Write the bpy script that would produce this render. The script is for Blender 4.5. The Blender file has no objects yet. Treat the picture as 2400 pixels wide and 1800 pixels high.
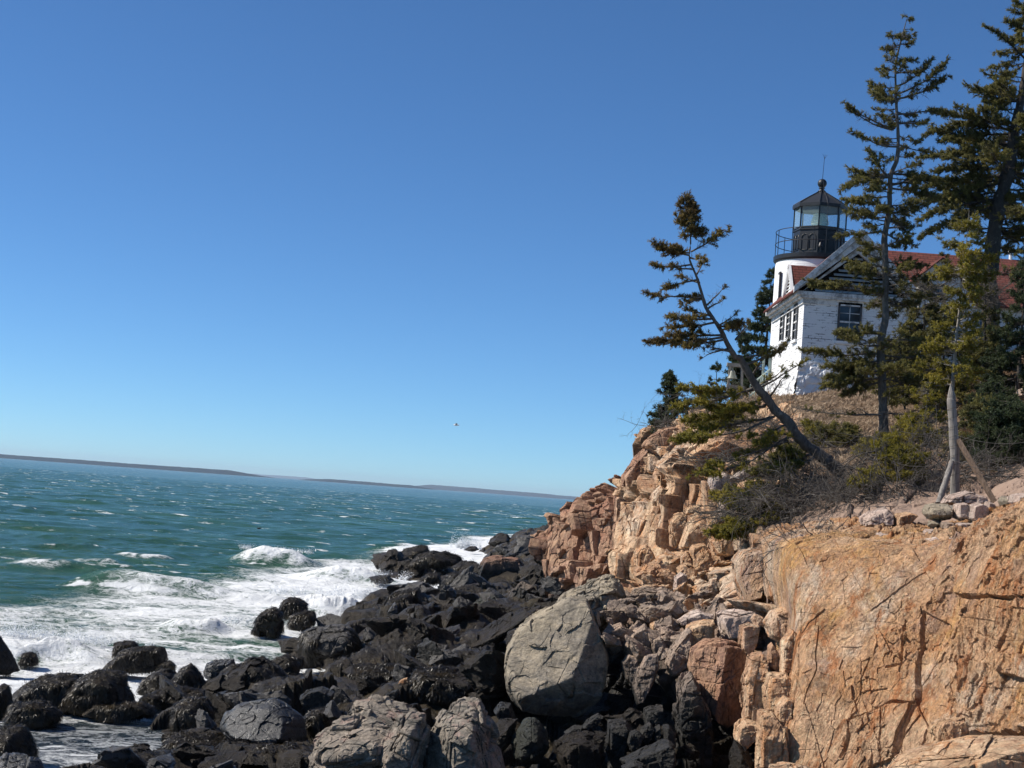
import bpy, math, random
import numpy as np
from mathutils import Vector
rad = math.radians
# ------------------------------------------------------------------ camera
F = 3600.0; ROLL = rad(4.2); PITCH = math.atan(258/3600); H = 5.6      # focal length in photo pixels, eye 5.6 m over the sea
R0 = np.array([1, 0, 0.]); FW = np.array([0, math.cos(PITCH), math.sin(PITCH)]); U0 = np.array([0, -math.sin(PITCH), math.cos(PITCH)])
RT = math.cos(ROLL)*R0 + math.sin(ROLL)*U0; UP = -math.sin(ROLL)*R0 + math.cos(ROLL)*U0
sc = bpy.context.scene
C = sc.collection
cd = bpy.data.cameras.new('camera'); cam = bpy.data.objects.new('camera', cd); C.objects.link(cam)
cd.sensor_width = 36; cd.lens = F/2400*36; cd.clip_end = 60000; cd.clip_start = 0.5
from mathutils import Matrix
m = Matrix.Identity(4)
for i in range(3):
    m[i][0] = RT[i]; m[i][1] = UP[i]; m[i][2] = -FW[i]
m[0][3] = 0; m[1][3] = 0; m[2][3] = H
cam.matrix_world = m
sc.camera = cam
# ------------------------------------------------------------------ sky, sun, exposure
SUN_EL = rad(43); SUN_AZ = rad(-85)          # azimuth clockwise from +Y (view direction): sun on the left, a little ahead
w = bpy.data.worlds.new('World'); sc.world = w; w.use_nodes = True
nt = w.node_tree; bg = nt.nodes['Background']
sky = nt.nodes.new('ShaderNodeTexSky'); sky.sky_type = 'NISHITA'; sky.sun_disc = False
sky.sun_elevation = SUN_EL; sky.sun_rotation = SUN_AZ; sky.altitude = 0; sky.air_density = 0.62; sky.dust_density = 0.0; sky.ozone_density = 8
tint = nt.nodes.new('ShaderNodeMix'); tint.data_type = 'RGBA'; tint.blend_type = 'MULTIPLY'; tint.inputs[0].default_value = 1; tint.inputs[7].default_value = (.84, 1.07, 1.14, 1)
nt.links.new(sky.outputs[0], tint.inputs[6]); nt.links.new(tint.outputs[2], bg.inputs[0]); bg.inputs[1].default_value = 0.092
sd = np.array([math.sin(SUN_AZ)*math.cos(SUN_EL), math.cos(SUN_AZ)*math.cos(SUN_EL), math.sin(SUN_EL)])
sl = bpy.data.lights.new('sun', 'SUN'); sl.energy = 5.0; sl.angle = rad(0.53); sl.color = (1, 0.93, 0.83)
so = bpy.data.objects.new('sun', sl); C.objects.link(so)
so.rotation_euler = Vector(-sd).to_track_quat('-Z', 'Y').to_euler()
sc.view_settings.view_transform = 'Standard'; sc.view_settings.look = 'None'; sc.view_settings.exposure = 0.3; sc.view_settings.gamma = 1
sc.cycles.max_bounces = 5; sc.cycles.diffuse_bounces = 2; sc.cycles.glossy_bounces = 3; sc.cycles.transparent_max_bounces = 12
# ------------------------------------------------------------------ pixel -> world
def dray(px, py):
    px = np.asarray(px, float)[..., None]; py = np.asarray(py, float)[..., None]
    return FW*F + RT*(px-1200) + UP*(900-py)
def at(px, py, Y):
    v = dray(px, py); return np.array([0, 0, H]) + v*(np.asarray(Y, float)[..., None]/v[..., 1:2])
def atz(px, py, z=0.0):
    v = dray(px, py); return np.array([0, 0, H]) + v*((z-H)/v[..., 2:3])
def atyz(px, Y, z):                       # the point at image column px, distance Y and height z
    px, Y, z = np.broadcast_arrays(np.asarray(px, float), np.asarray(Y, float), np.asarray(z, float))
    py = 1071+0.0735*px + (H-z)*F/Y
    for _ in range(5):
        P = at(px, py, Y); py = py + (P[..., 2]-z)*F/Y
    return P
# ------------------------------------------------------------------ noise
def _h(ix, iy, iz, s):
    u = np.uint32
    h = ix.astype(u)*u(374761393)+iy.astype(u)*u(668265263)+iz.astype(u)*u(2246822519)+u((s*1274126177) & 0xffffffff)
    h = (h ^ (h >> u(13)))*u(1274126177); h = (h ^ (h >> u(16)))*u(2246822519); h = h ^ (h >> u(15))
    return (h & u(0xffffff)).astype(np.float64)*(1/float(0x1000000))
def vnoise(P, s=0):
    i = np.floor(P); f = P-i; i = i.astype(np.int64).astype(np.uint32); f = f*f*f*(f*(f*6-15)+10)
    r = 0
    for a in (0, 1):
        for b in (0, 1):
            for c in (0, 1):
                w_ = (f[:, 0] if a else 1-f[:, 0])*(f[:, 1] if b else 1-f[:, 1])*(f[:, 2] if c else 1-f[:, 2])
                r = r + w_*_h(i[:, 0]+a, i[:, 1]+b, i[:, 2]+c, s)
    return r*2-1
def fbm(P, o=4, s=0, g=0.5):
    r = 0; a = 1.0; t = 0
    for k in range(o):
        r = r + a*vnoise(P*(2.03**k)+17.3*k, s+k*7); t += a; a *= g
    return r/t
def ridged(P, o=4, s=0, g=0.5):
    r = 0; a = 1.0; t = 0
    for k in range(o):
        r = r + a*(1-np.abs(vnoise(P*(2.03**k)+9.1*k, s+k*5))*2); t += a; a *= g
    return r/t
def fracture(P, scale, s=0, tilt=0.8, rot=None, warp=0.25):
    """blocky, jointed relief: every Voronoi cell is an offset, tilted plane. returns height, gap to the next cell, cell id"""
    Q = P if rot is None else P @ rot.T
    Q = Q/np.asarray(scale, float)
    if warp: Q = Q + warp*np.stack([vnoise(Q*0.9+3, s+91), vnoise(Q*0.9+31, s+92), vnoise(Q*0.9+57, s+93)], 1)
    i = np.floor(Q).astype(np.int64)
    n = len(Q); f1 = np.full(n, 9.); f2 = np.full(n, 9.); best = np.zeros(n, np.int8)
    offs = [(a, b, c) for a in (-1, 0, 1) for b in (-1, 0, 1) for c in (-1, 0, 1)]
    for q, (a, b, c) in enumerate(offs):
        x, y, z = i[:, 0]+a, i[:, 1]+b, i[:, 2]+c; hh = _h(x, y, z, s+1)
        fx = x+hh; fy = y+(hh*97.13) % 1.0; fz = z+(hh*5171.7) % 1.0
        d = np.sqrt((Q[:, 0]-fx)**2+(Q[:, 1]-fy)**2+(Q[:, 2]-fz)**2)
        new = d < f1; f2 = np.where(new, f1, np.minimum(f2, d)); f1 = np.where(new, d, f1); best[new] = q
    O = np.array(offs)[best]; x, y, z = (i+O).T; hh = _h(x, y, z, s+1)
    dx, dy, dz = Q[:, 0]-x-hh, Q[:, 1]-y-(hh*97.13) % 1.0, Q[:, 2]-z-(hh*5171.7) % 1.0
    hk = _h(x, y, z, s+4)
    h = (hk-0.5)+tilt*(dx*(_h(x, y, z, s+5)-.5)+dy*(_h(x, y, z, s+6)-.5)+dz*(_h(x, y, z, s+7)-.5))
    return h, f2-f1, hk
def joints(P, scale, s=0, tilt=0.8, rot=None, wob=.10, full=False):
    """relief of rock split by three sets of joints: staggered blocks of uneven size. returns height, distance to the block's edge (m), id"""
    sc3 = np.asarray(scale, float); Q = (P if rot is None else P @ rot.T)/sc3
    Q = Q+wob*np.stack([vnoise(Q*1.1+3, s+91), vnoise(Q*1.1+31, s+92), vnoise(Q*1.1+57, s+93)], 1)+.35*np.stack([vnoise(Q[:, [0, 0, 0]]*.8+s, s), vnoise(Q[:, [1, 1, 1]]*.8+s, s+1), vnoise(Q[:, [2, 2, 2]]*.8+s, s+2)], 1)*np.array([1, 1, 1.])
    o0 = np.zeros(len(Q), np.int64)
    i = np.floor(Q[:, 0]).astype(np.int64); a = Q[:, 0]-i-.5
    m2 = 1+(_h(i, o0, o0, s+11) > .55)*1.0; v = Q[:, 1]/m2+_h(i, o0, o0, s+12)*7; j = np.floor(v).astype(np.int64); b = v-j-.5
    m3 = 1+(_h(i, j, o0, s+13) > .6)*1.2; w_ = Q[:, 2]/m3+_h(i, j, o0, s+14)*7; k = np.floor(w_).astype(np.int64); c = w_-k-.5
    hk = _h(i, j, k, s+4)
    h = (hk-.5)+tilt*(a*(_h(i, j, k, s+5)-.5)+b*(_h(i, j, k, s+6)-.5)+c*(_h(i, j, k, s+7)-.5))*2
    e = np.minimum(np.minimum((.5-np.abs(a))*sc3[0], (.5-np.abs(b))*sc3[1]*m2), (.5-np.abs(c))*sc3[2]*m3)
    if full: return h, e, hk, c*sc3[2]*m3, (.5-np.abs(a))*sc3[0]
    return h, e, hk
def blocks(V, N, scale, seed, rot, amp, tilt=.5, wob=.04, face=.85, gap=(.05, .3), cap=.5):
    """turns a slope into stacked blocks: upright faces, level tops, open vertical joints"""
    h, e, hk, cz, ex = joints(V, scale, seed, tilt, rot, wob, True)
    D = N*np.array([1, 1, .12]); D = nrm(D); sl = np.clip(N[:, 2]/np.maximum(np.hypot(N[:, 0], N[:, 1]), .25), -1, 1.2)
    off = amp*h+np.clip(face*cz*sl, -cap, cap)-gap[1]*np.clip(1-ex/gap[0], 0, 1)*(hk > .35)-gap[1]*.4*np.clip(1-e/(gap[0]*.6), 0, 1)
    return V+D*off[:, None]
def rotm(ax=0, ay=0, az=0):
    cx, sx, cy, sy, cz, sz = math.cos(ax), math.sin(ax), math.cos(ay), math.sin(ay), math.cos(az), math.sin(az)
    return (np.array([[cz, -sz, 0], [sz, cz, 0], [0, 0, 1]]) @ np.array([[cy, 0, sy], [0, 1, 0], [-sy, 0, cy]]) @ np.array([[1, 0, 0], [0, cx, -sx], [0, sx, cx]]))
def smooth(x): x = np.clip(x, 0, 1); return x*x*(3-2*x)
def nrm(v): return v/np.maximum(np.linalg.norm(v, axis=-1, keepdims=True), 1e-9)
# ------------------------------------------------------------------ objects
ORG = {}
def tag(o, label=None, cat=None, group=None, kind=None):
    if label: o['label'] = label
    if cat: o['category'] = cat
    if group: o['group'] = group
    if kind: o['kind'] = kind
    return o
def empty(name, loc):
    o = bpy.data.objects.new(name, None); C.objects.link(o); o.location = tuple(float(v) for v in loc); o.empty_display_size = 0.2
    return o
def mk(name, V, faces, mat, parent=None, smoothing=False, origin=None, attrs=None, label=None, cat=None, group=None, kind=None):
    """one mesh object from world-space vertices; faces = (M,k) array or a list of such arrays"""
    V = np.asarray(V, float)
    if parent is not None: org = np.array(parent.location) if parent.type == 'EMPTY' else ORG[parent.name]
    elif origin is not None: org = np.asarray(origin, float)
    else: org = np.zeros(3)
    if isinstance(faces, np.ndarray): faces = [faces]
    faces = [np.asarray(f, np.int64) for f in faces if len(f)]
    me = bpy.data.meshes.new(name)
    nl = sum(f.size for f in faces); nf = sum(len(f) for f in faces)
    me.vertices.add(len(V)); me.vertices.foreach_set('co', (V-org).astype(np.float32).ravel())
    me.loops.add(nl); me.polygons.add(nf)
    me.loops.foreach_set('vertex_index', np.concatenate([f.ravel() for f in faces]).astype(np.int32))
    starts = []; tot = 0
    for f in faces:
        starts.append(tot+np.arange(len(f))*f.shape[1]); tot += f.size
    me.polygons.foreach_set('loop_start', np.concatenate(starts).astype(np.int32))
    me.update(calc_edges=True); me.validate()
    me.polygons.foreach_set('use_smooth', np.full(len(me.polygons), smoothing))
    if attrs:
        for k, v in attrs.items():
            a = me.attributes.new(k, 'FLOAT', 'POINT'); a.data.foreach_set('value', np.asarray(v, np.float32))
    me.materials.append(mat)
    o = bpy.data.objects.new(name, me); C.objects.link(o)
    if parent is not None:
        o.parent = parent
    else:
        o.location = org.tolist()
    ORG[o.name] = org
    return tag(o, label, cat, group, kind)
class MB:
    """collects simple shapes into ONE mesh"""
    def __init__(s): s.v = []; s.f3 = []; s.f4 = []; s.n = 0
    def add(s, V, F_):
        V = np.asarray(V, float); F_ = np.asarray(F_)
        (s.f3 if F_.shape[1] == 3 else s.f4).append(F_+s.n); s.v.append(V); s.n += len(V); return s
    def poly(s, pts):                     # a convex polygon as a fan
        n = len(pts); s.add(pts, [[0, i, i+1] for i in range(1, n-1)]); return s
    def box(s, a, b):
        a, b = np.minimum(a, b), np.maximum(a, b)
        V = np.array([[x, y, z] for x in (a[0], b[0]) for y in (a[1], b[1]) for z in (a[2], b[2])])
        return s.add(V, [[0, 1, 3, 2], [4, 6, 7, 5], [0, 4, 5, 1], [2, 3, 7, 6], [0, 2, 6, 4], [1, 5, 7, 3]])
    def hexa(s, B, T):                    # 4 bottom, 4 top points
        V = np.array(list(B)+list(T), float)
        return s.add(V, [[3, 2, 1, 0], [4, 5, 6, 7], [0, 1, 5, 4], [1, 2, 6, 5], [2, 3, 7, 6], [3, 0, 4, 7]])
    def bar(s, a, b, w_, h_, up=(0, 0, 1)):
        a = np.asarray(a, float); b = np.asarray(b, float); t = nrm(b-a); u = np.asarray(up, float)
        if abs(t @ u) > .98: u = np.array([1., 0, 0])
        x = nrm(np.cross(t, u)); y = np.cross(x, t)
        q = [(-1, -1), (1, -1), (1, 1), (-1, 1)]
        return s.hexa([a+x*w_/2*i+y*h_/2*j for i, j in q], [b+x*w_/2*i+y*h_/2*j for i, j in q])
    def tube(s, pts, r, n=8):
        V, F_ = tubes(np.asarray(pts, float)[None], np.broadcast_to(np.asarray(r, float), (len(pts),))[None], n)
        s.add(V, F_)
        s.f4 = s.f4; return s
    def lathe(s, prof, c, n=32, ph=0.0):  # prof: (r,z)
        a = np.arange(n)/n*2*math.pi+ph; k = len(prof)
        V = np.array([[c[0]+r*math.cos(t), c[1]+r*math.sin(t), c[2]+z] for r, z in prof for t in a])
        F_ = [[i*n+j, i*n+(j+1) % n, (i+1)*n+(j+1) % n, (i+1)*n+j] for i in range(k-1) for j in range(n)]
        return s.add(V, F_)
    def build(s, name, mat, parent=None, **k):
        fs = []
        if s.f3: fs.append(np.concatenate(s.f3))
        if s.f4: fs.append(np.concatenate(s.f4))
        return mk(name, np.concatenate(s.v), fs, mat, parent, **k)
def tubes(paths, radii, sides=5, cap=False):
    """paths (N,k,3), radii (N,k) -> verts, quads"""
    N, k, _ = paths.shape
    t = np.gradient(paths, axis=1); t = nrm(t)
    ref = np.where(np.abs(t[:, :1, 2:3]) > 0.9, np.array([1., 0, 0]), np.array([0, 0, 1.]))
    x = nrm(np.cross(t, np.broadcast_to(ref, t.shape))); y = np.cross(t, x)
    a = np.arange(sides)/sides*2*math.pi
    V = paths[:, :, None]+radii[:, :, None, None]*(x[:, :, None]*np.cos(a)[:, None]+y[:, :, None]*np.sin(a)[:, None])
    idx = np.arange(N*k*sides).reshape(N, k, sides)
    A = idx[:, :-1]; B = idx[:, 1:]
    Fq = np.stack([A, np.roll(A, -1, 2), np.roll(B, -1, 2), B], -1).reshape(-1, 4)
    return V.reshape(-1, 3), Fq
def gridf(nu, nv):
    i = np.arange(nu*nv).reshape(nu, nv)
    return np.stack([i[:-1, :-1], i[1:, :-1], i[1:, 1:], i[:-1, 1:]], -1).reshape(-1, 4)
def gnormals(G):
    n = nrm(np.cross(np.gradient(G, axis=1), np.gradient(G, axis=0)))
    return n
def catmull(ctrl, n):
    """ctrl (k,...) -> (n,...) smooth resample along axis 0"""
    k = len(ctrl); t = np.linspace(0, k-1-1e-6, n); i = t.astype(int); f = (t-i).reshape((-1,)+(1,)*(ctrl.ndim-1))
    g = lambda j: ctrl[np.clip(j, 0, k-1)]
    p0, p1, p2, p3 = g(i-1), g(i), g(i+1), g(i+2)
    cr = 0.5*((2*p1)+(-p0+p2)*f+(2*p0-5*p1+4*p2-p3)*f*f+(-p0+3*p1-3*p2+p3)*f**3)
    return 0.6*cr+0.4*(p1*(1-f)+p2*f)
_ico = {}
def ico(n):
    if n not in _ico:
        import bmesh
        bm = bmesh.new(); bmesh.ops.create_icosphere(bm, subdivisions=n, radius=1)
        _ico[n] = (nrm(np.array([v.co[:] for v in bm.verts])), np.array([[v.index for v in f.verts] for f in bm.faces])); bm.free()
    return _ico[n]
# ------------------------------------------------------------------ materials
class NT:
    def __init__(s, name):
        s.m = bpy.data.materials.new(name); s.m.use_nodes = True; s.t = s.m.node_tree; s.b = s.t.nodes['Principled BSDF']; s.co = s.t.nodes.new('ShaderNodeTexCoord')
        s.b.inputs['Specular IOR Level'].default_value = 0.3
    def lk(s, a, b): s.t.links.new(a, b)
    def n(s, t, **k):
        o = s.t.nodes.new(t)
        for a, b in k.items(): setattr(o, a, b)
        return o
    def pos(s, sx=1, sy=1, sz=1, rot=(0, 0, 0)):
        g = s.n('ShaderNodeNewGeometry'); mp = s.n('ShaderNodeMapping'); s.lk(g.outputs['Position'], mp.inputs[0]); mp.inputs['Scale'].default_value = (sx, sy, sz); mp.inputs['Rotation'].default_value = rot
        return mp.outputs[0]
    def noise(s, vec, sc_=1, det=4, rough=.55, dist=0):
        o = s.n('ShaderNodeTexNoise'); s.lk(vec, o.inputs['Vector']); o.inputs['Scale'].default_value = sc_; o.inputs['Detail'].default_value = det; o.inputs['Roughness'].default_value = rough; o.inputs['Distortion'].default_value = dist
        return o.outputs['Fac']
    def vor(s, vec, sc_=1, feat='F1', out='Distance', rnd=1):
        o = s.n('ShaderNodeTexVoronoi'); o.feature = feat; s.lk(vec, o.inputs['Vector']); o.inputs['Scale'].default_value = sc_; o.inputs['Randomness'].default_value = rnd
        return o.outputs[out]
    def ramp(s, fac, stops, interp='LINEAR'):
        o = s.n('ShaderNodeValToRGB'); s.lk(fac, o.inputs[0]); e = o.color_ramp.elements; o.color_ramp.interpolation = interp
        while len(e) < len(stops): e.new(0.5)
        for q, (p, c) in zip(e, stops):
            q.position = p; q.color = (c, c, c, 1) if isinstance(c, (int, float)) else (*c, 1)
        return o.outputs[0]
    def mix(s, f, a, b, mode='MIX'):
        o = s.n('ShaderNodeMix', data_type='RGBA', blend_type=mode)
        for v, i in ((f, 0), (a, 6), (b, 7)):
            if isinstance(v, bpy.types.NodeSocket): s.lk(v, o.inputs[i])
            elif i == 0: o.inputs[0].default_value = v
            else: o.inputs[i].default_value = (*v, 1) if not isinstance(v, (int, float)) else (v, v, v, 1)
        return o.outputs[2]
    def math(s, op, a, b=0.0, clamp=False):
        o = s.n('ShaderNodeMath', operation=op, use_clamp=clamp)
        for v, i in ((a, 0), (b, 1)):
            if isinstance(v, bpy.types.NodeSocket): s.lk(v, o.inputs[i])
            else: o.inputs[i].default_value = v
        return o.outputs[0]
    def attr(s, name):
        o = s.n('ShaderNodeAttribute', attribute_name=name); return o.outputs['Fac']
    def z(s):
        g = s.n('ShaderNodeNewGeometry'); x = s.n('ShaderNodeSeparateXYZ'); s.lk(g.outputs['Position'], x.inputs[0]); return x.outputs[2]
    def sepn(s):
        g = s.n('ShaderNodeNewGeometry'); x = s.n('ShaderNodeSeparateXYZ'); s.lk(g.outputs['Normal'], x.inputs[0]); return x.outputs
    def bump(s, h, strength=0.5, dist=0.05, prev=None):
        o = s.n('ShaderNodeBump'); o.inputs['Strength'].default_value = strength; o.inputs['Distance'].default_value = dist; s.lk(h, o.inputs['Height'])
        if prev is not None: s.lk(prev, o.inputs['Normal'])
        return o.outputs[0]
    def out(s, col=None, rough=None, normal=None, metal=None):
        for v, k in ((col, 'Base Color'), (rough, 'Roughness'), (normal, 'Normal'), (metal, 'Metallic')):
            if v is None: continue
            if isinstance(v, bpy.types.NodeSocket): s.lk(v, s.b.inputs[k])
            elif k == 'Base Color': s.b.inputs[k].default_value = (*v, 1)
            else: s.b.inputs[k].default_value = v
        return s.m
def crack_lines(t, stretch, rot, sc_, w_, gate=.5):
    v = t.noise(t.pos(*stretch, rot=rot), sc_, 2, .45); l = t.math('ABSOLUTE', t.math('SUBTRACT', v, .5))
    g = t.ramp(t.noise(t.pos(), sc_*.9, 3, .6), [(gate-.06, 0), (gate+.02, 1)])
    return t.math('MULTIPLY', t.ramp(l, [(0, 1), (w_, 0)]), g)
def rock_mat(name, c1, c2, c3, streak=(3, 3, 0.7), srot=(0, 0, 0), tide=None, rough=0.85, bump=1.0, stain=None, lichen=None, sc_=1.0, zones=None, cr=1.0):
    t = NT(name)
    a = t.noise(t.pos(), 0.55*sc_, 6, .62); b = t.noise(t.pos(*streak, rot=srot), 1.9*sc_, 8, .7); c = t.noise(t.pos(), 16*sc_, 6, .75); d = t.noise(t.pos(), 3.2*sc_, 8, .72)
    col = t.mix(t.ramp(a, [(.42, 0), (.58, 1)]), c1, c2)
    if zones:
        for k, (zc, th) in enumerate(zones): col = t.mix(t.ramp(t.noise(t.pos(.8, .8, .55), .38+.1*k, 7, .66, .3), [(th, 0), (th+.07, .8)]), col, zc)
    col = t.mix(t.ramp(b, [(.46, 0), (.62, .8)]), col, c3)
    if stain: 
        st = t.noise(t.pos(3.2, 3.2, .35, rot=srot), 0.9*sc_, 7, .7)
        col = t.mix(t.ramp(st, [(.54, 0), (.62, .85)]), col, stain)
    if lichen:
        li = t.noise(t.pos(), 2.3*sc_, 8, .78)
        col = t.mix(t.ramp(li, [(.56, 0), (.61, .85)]), col, lichen)
    pl = t.noise(t.pos(*[v*1.3 for v in streak], rot=srot), 2.3*sc_, 8, .72); col = t.mix(t.ramp(pl, [(.56, 0), (.66, .55)]), col, tuple(min(.85, v*1.35+.06) for v in c2))
    col = t.mix(.85, col, t.ramp(c, [(.28, .35), (.45, .85), (.55, 1.05), (.72, 1.5)]), 'MULTIPLY')
    col = t.mix(.7, col, t.ramp(d, [(.32, .45), (.5, 1), (.68, 1.35)]), 'MULTIPLY')
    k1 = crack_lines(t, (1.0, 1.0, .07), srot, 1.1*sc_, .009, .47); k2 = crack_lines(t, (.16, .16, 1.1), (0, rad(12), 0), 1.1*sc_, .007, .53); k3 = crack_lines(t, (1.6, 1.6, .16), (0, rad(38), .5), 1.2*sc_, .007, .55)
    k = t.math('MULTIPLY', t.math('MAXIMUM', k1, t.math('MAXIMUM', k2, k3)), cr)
    col = t.mix(t.math('MULTIPLY', k, .6), col, tuple(v*.16 for v in c3))          # darker along the crack lines
    r = rough
    if tide is not None:                     # black algae below the high-water mark
        zz = t.z(); n2 = t.noise(t.pos(), 0.8, 7, .7); q = t.math('ADD', zz, t.math('MULTIPLY', t.math('SUBTRACT', n2, .5), tide[2]))
        fac = t.ramp(t.math('MULTIPLY', t.math('SUBTRACT', tide[1], q), 1/(tide[1]-tide[0]), True), [(0, 0), (1, 1)])
        spk = t.ramp(t.noise(t.pos(), 9, 6, .75), [(.35, (.010, .0095, .008)), (.58, (.034, .031, .026)), (.72, (.10, .092, .078))])
        col = t.mix(fac, col, spk)
        r = t.ramp(fac, [(0, rough), (1, .5)])
    h1 = t.noise(t.pos(*[v*.8+.6 for v in streak], rot=srot), 3.2*sc_, 9, .72); h2 = t.noise(t.pos(), 24*sc_, 4, .72)
    n = t.bump(h1, .9*bump, .10); n = t.bump(h2, .6*bump, .022, n)
    n = t.bump(t.math('SUBTRACT', 1.0, k), .9, .05, n)
    return t.out(col, r, n)
M = {}
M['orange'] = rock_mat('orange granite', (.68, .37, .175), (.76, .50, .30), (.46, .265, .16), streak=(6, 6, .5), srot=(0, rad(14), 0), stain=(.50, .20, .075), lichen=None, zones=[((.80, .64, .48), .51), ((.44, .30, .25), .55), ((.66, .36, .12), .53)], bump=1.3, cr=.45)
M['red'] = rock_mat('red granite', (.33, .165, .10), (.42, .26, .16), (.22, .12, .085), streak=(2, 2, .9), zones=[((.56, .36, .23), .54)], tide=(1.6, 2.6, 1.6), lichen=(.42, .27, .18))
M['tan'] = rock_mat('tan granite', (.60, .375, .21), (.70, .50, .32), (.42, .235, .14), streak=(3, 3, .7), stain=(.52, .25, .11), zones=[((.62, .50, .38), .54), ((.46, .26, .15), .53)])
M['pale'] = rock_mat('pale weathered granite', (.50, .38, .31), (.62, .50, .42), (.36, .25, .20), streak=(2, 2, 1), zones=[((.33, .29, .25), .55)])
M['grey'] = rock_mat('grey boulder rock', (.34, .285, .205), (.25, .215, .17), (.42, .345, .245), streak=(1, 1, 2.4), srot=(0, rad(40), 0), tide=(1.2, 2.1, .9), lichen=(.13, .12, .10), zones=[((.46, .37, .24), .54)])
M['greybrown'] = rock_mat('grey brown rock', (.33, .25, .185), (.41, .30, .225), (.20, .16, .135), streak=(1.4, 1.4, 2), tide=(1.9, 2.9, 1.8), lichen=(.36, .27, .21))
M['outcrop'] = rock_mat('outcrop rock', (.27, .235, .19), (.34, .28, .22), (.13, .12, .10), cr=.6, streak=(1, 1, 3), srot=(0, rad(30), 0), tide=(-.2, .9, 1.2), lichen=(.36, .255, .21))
def dark_mat(name, c1, c2, rough=.45, tint=None, spec=.5, bs=1.0):
    t = NT(name); t.b.inputs['Specular IOR Level'].default_value = spec
    a = t.noise(t.pos(), 1.3, 6, .65); b = t.noise(t.pos(), 17, 5, .7)
    col = t.mix(t.ramp(a, [(.4, 0), (.6, 1)]), c1, c2)
    if tint: col = t.mix(t.ramp(t.noise(t.pos(), .6, 4), [(.5, 0), (.6, .8)]), col, tint)
    col = t.mix(.8, col, t.ramp(b, [(.3, .5), (.7, 1.5)]), 'MULTIPLY')
    h1 = t.noise(t.pos(), 4, 9, .76); h2 = t.noise(t.pos(), 34, 4, .75)
    n = t.bump(h1, 1.0*bs, .16); n = t.bump(h2, .9*bs, .035, n)
    return t.out(col, t.ramp(b, [(.35, rough-.18), (.65, rough+.3)]), n)
M['dark'] = dark_mat('wet black rock', (.016, .0115, .007), (.040, .030, .019), .42, spec=.30)
M['shore'] = dark_mat('weedy black shore rock', (.017, .0125, .0075), (.042, .031, .018), .42, spec=.30, tint=(.062, .045, .02))
M['slab'] = dark_mat('dark slab rock', (.045, .041, .036), (.075, .068, .06), .40, spec=.42, bs=.6)
M['shiny'] = dark_mat('wet shiny rock', (.02, .02, .02), (.034, .034, .034), .34, spec=.6, bs=.36)
M['greenrock'] = dark_mat('green tinged rock', (.03, .032, .022), (.042, .045, .03), .5)
def weed_mat():
    t = NT('seaweed'); t.b.inputs['Specular IOR Level'].default_value = .4
    a = t.noise(t.pos(), 3.1, 4, .6); i = t.n('ShaderNodeNewGeometry')
    col = t.ramp(a, [(.3, (.010, .0075, .004)), (.5, (.022, .016, .0075)), (.62, (.040, .028, .011)), (.75, (.07, .046, .015))])
    return t.out(col, .42)
M['weed'] = weed_mat()
# ------------------------------------------------------------------ rocky shore: a height field given as profiles across the view at growing distance
SH = [ # Y, [(px, z), ...]
 (150, [(900, -1.5), (1060, -1), (1135, -.2), (1170, .6), (1220, 1.6), (1300, 2.6), (1500, 4)]),
 (125, [(840, -1.5), (1040, -1), (1120, -.5), (1160, .2), (1190, .9), (1260, 2.2), (1350, 3), (1500, 4)]),
 (105, [(800, -1.5), (870, -.5), (900, .1), (960, .45), (1060, .4), (1110, .05), (1150, .3), (1230, 1.5), (1350, 2.6), (1500, 3.4)]),
 (96, [(800, -1.5), (860, -.5), (900, .15), (980, .3), (1100, .35), (1150, .6), (1230, 1.4), (1350, 2.4), (1500, 3)]),
 (88, [(800, -1.5), (880, -.8), (960, -.4), (1020, -.1), (1060, .3), (1120, .6), (1200, 1.1), (1300, 2), (1500, 3)]),
 (80, [(780, -1.5), (860, -.6), (900, .1), (960, .2), (1010, -.2), (1050, .15), (1120, .8), (1200, 1.2), (1300, 1.9), (1500, 3)]),
 (72, [(760, -1.5), (830, -.4), (860, .25), (950, .75), (1020, .6), (1100, .9), (1200, 1.2), (1300, 1.8), (1500, 3)]),
 (62, [(700, -1.5), (770, -.5), (810, .25), (880, .7), (1000, .9), (1100, 1.1), (1200, 1.35), (1300, 1.9), (1500, 3)]),
 (55, [(600, -1.5), (690, -.6), (735, .2), (800, .6), (950, 1.1), (1100, 1.2), (1200, 1.4), (1300, 1.9), (1500, 3)]),
 (49, [(560, -1.5), (670, -.6), (710, .2), (800, .55), (950, 1.1), (1100, 1.35), (1200, 1.5), (1300, 1.7), (1500, 2.5)]),
 (44, [(440, -1.5), (540, -.8), (620, -.3), (720, -.1), (790, .35), (900, .75), (1100, 1.2), (1300, 1.5), (1500, 2)]),
 (40, [(300, -1.5), (430, -.7), (480, .15), (640, .25), (760, .3), (900, .6), (1100, 1.0), (1300, 1.3), (1500, 1.6)]),
 (36, [(200, -1.5), (330, -.6), (410, .12), (550, .25), (700, .3), (850, .5), (1000, .75), (1150, 1.0), (1300, 1.0), (1500, 1.2)]),
 (33, [(100, -1.5), (280, -.6), (380, .12), (550, .25), (700, .35), (850, .55), (1000, .75), (1200, .8), (1500, 1.1)]),
 (30, [(-100, -1.5), (120, -.8), (230, -.1), (300, .2), (550, .3), (700, .45), (850, .6), (1000, .7), (1200, .6), (1500, 1)]),
 (27.5, [(-300, -.8), (-20, -.3), (60, .15), (300, .3), (550, .45), (700, .6), (1000, .7), (1200, .5), (1600, .8)]),
 (25, [(-500, -.3), (-100, .2), (300, .45), (600, .6), (1000, .7), (1500, .8), (1900, 1)]),
 (22, [(-700, .2), (300, .5), (1000, .8), (1900, 1)]),
 (16, [(-1200, .5), (300, .7), (1000, 1), (2200, 1)]),
]
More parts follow.
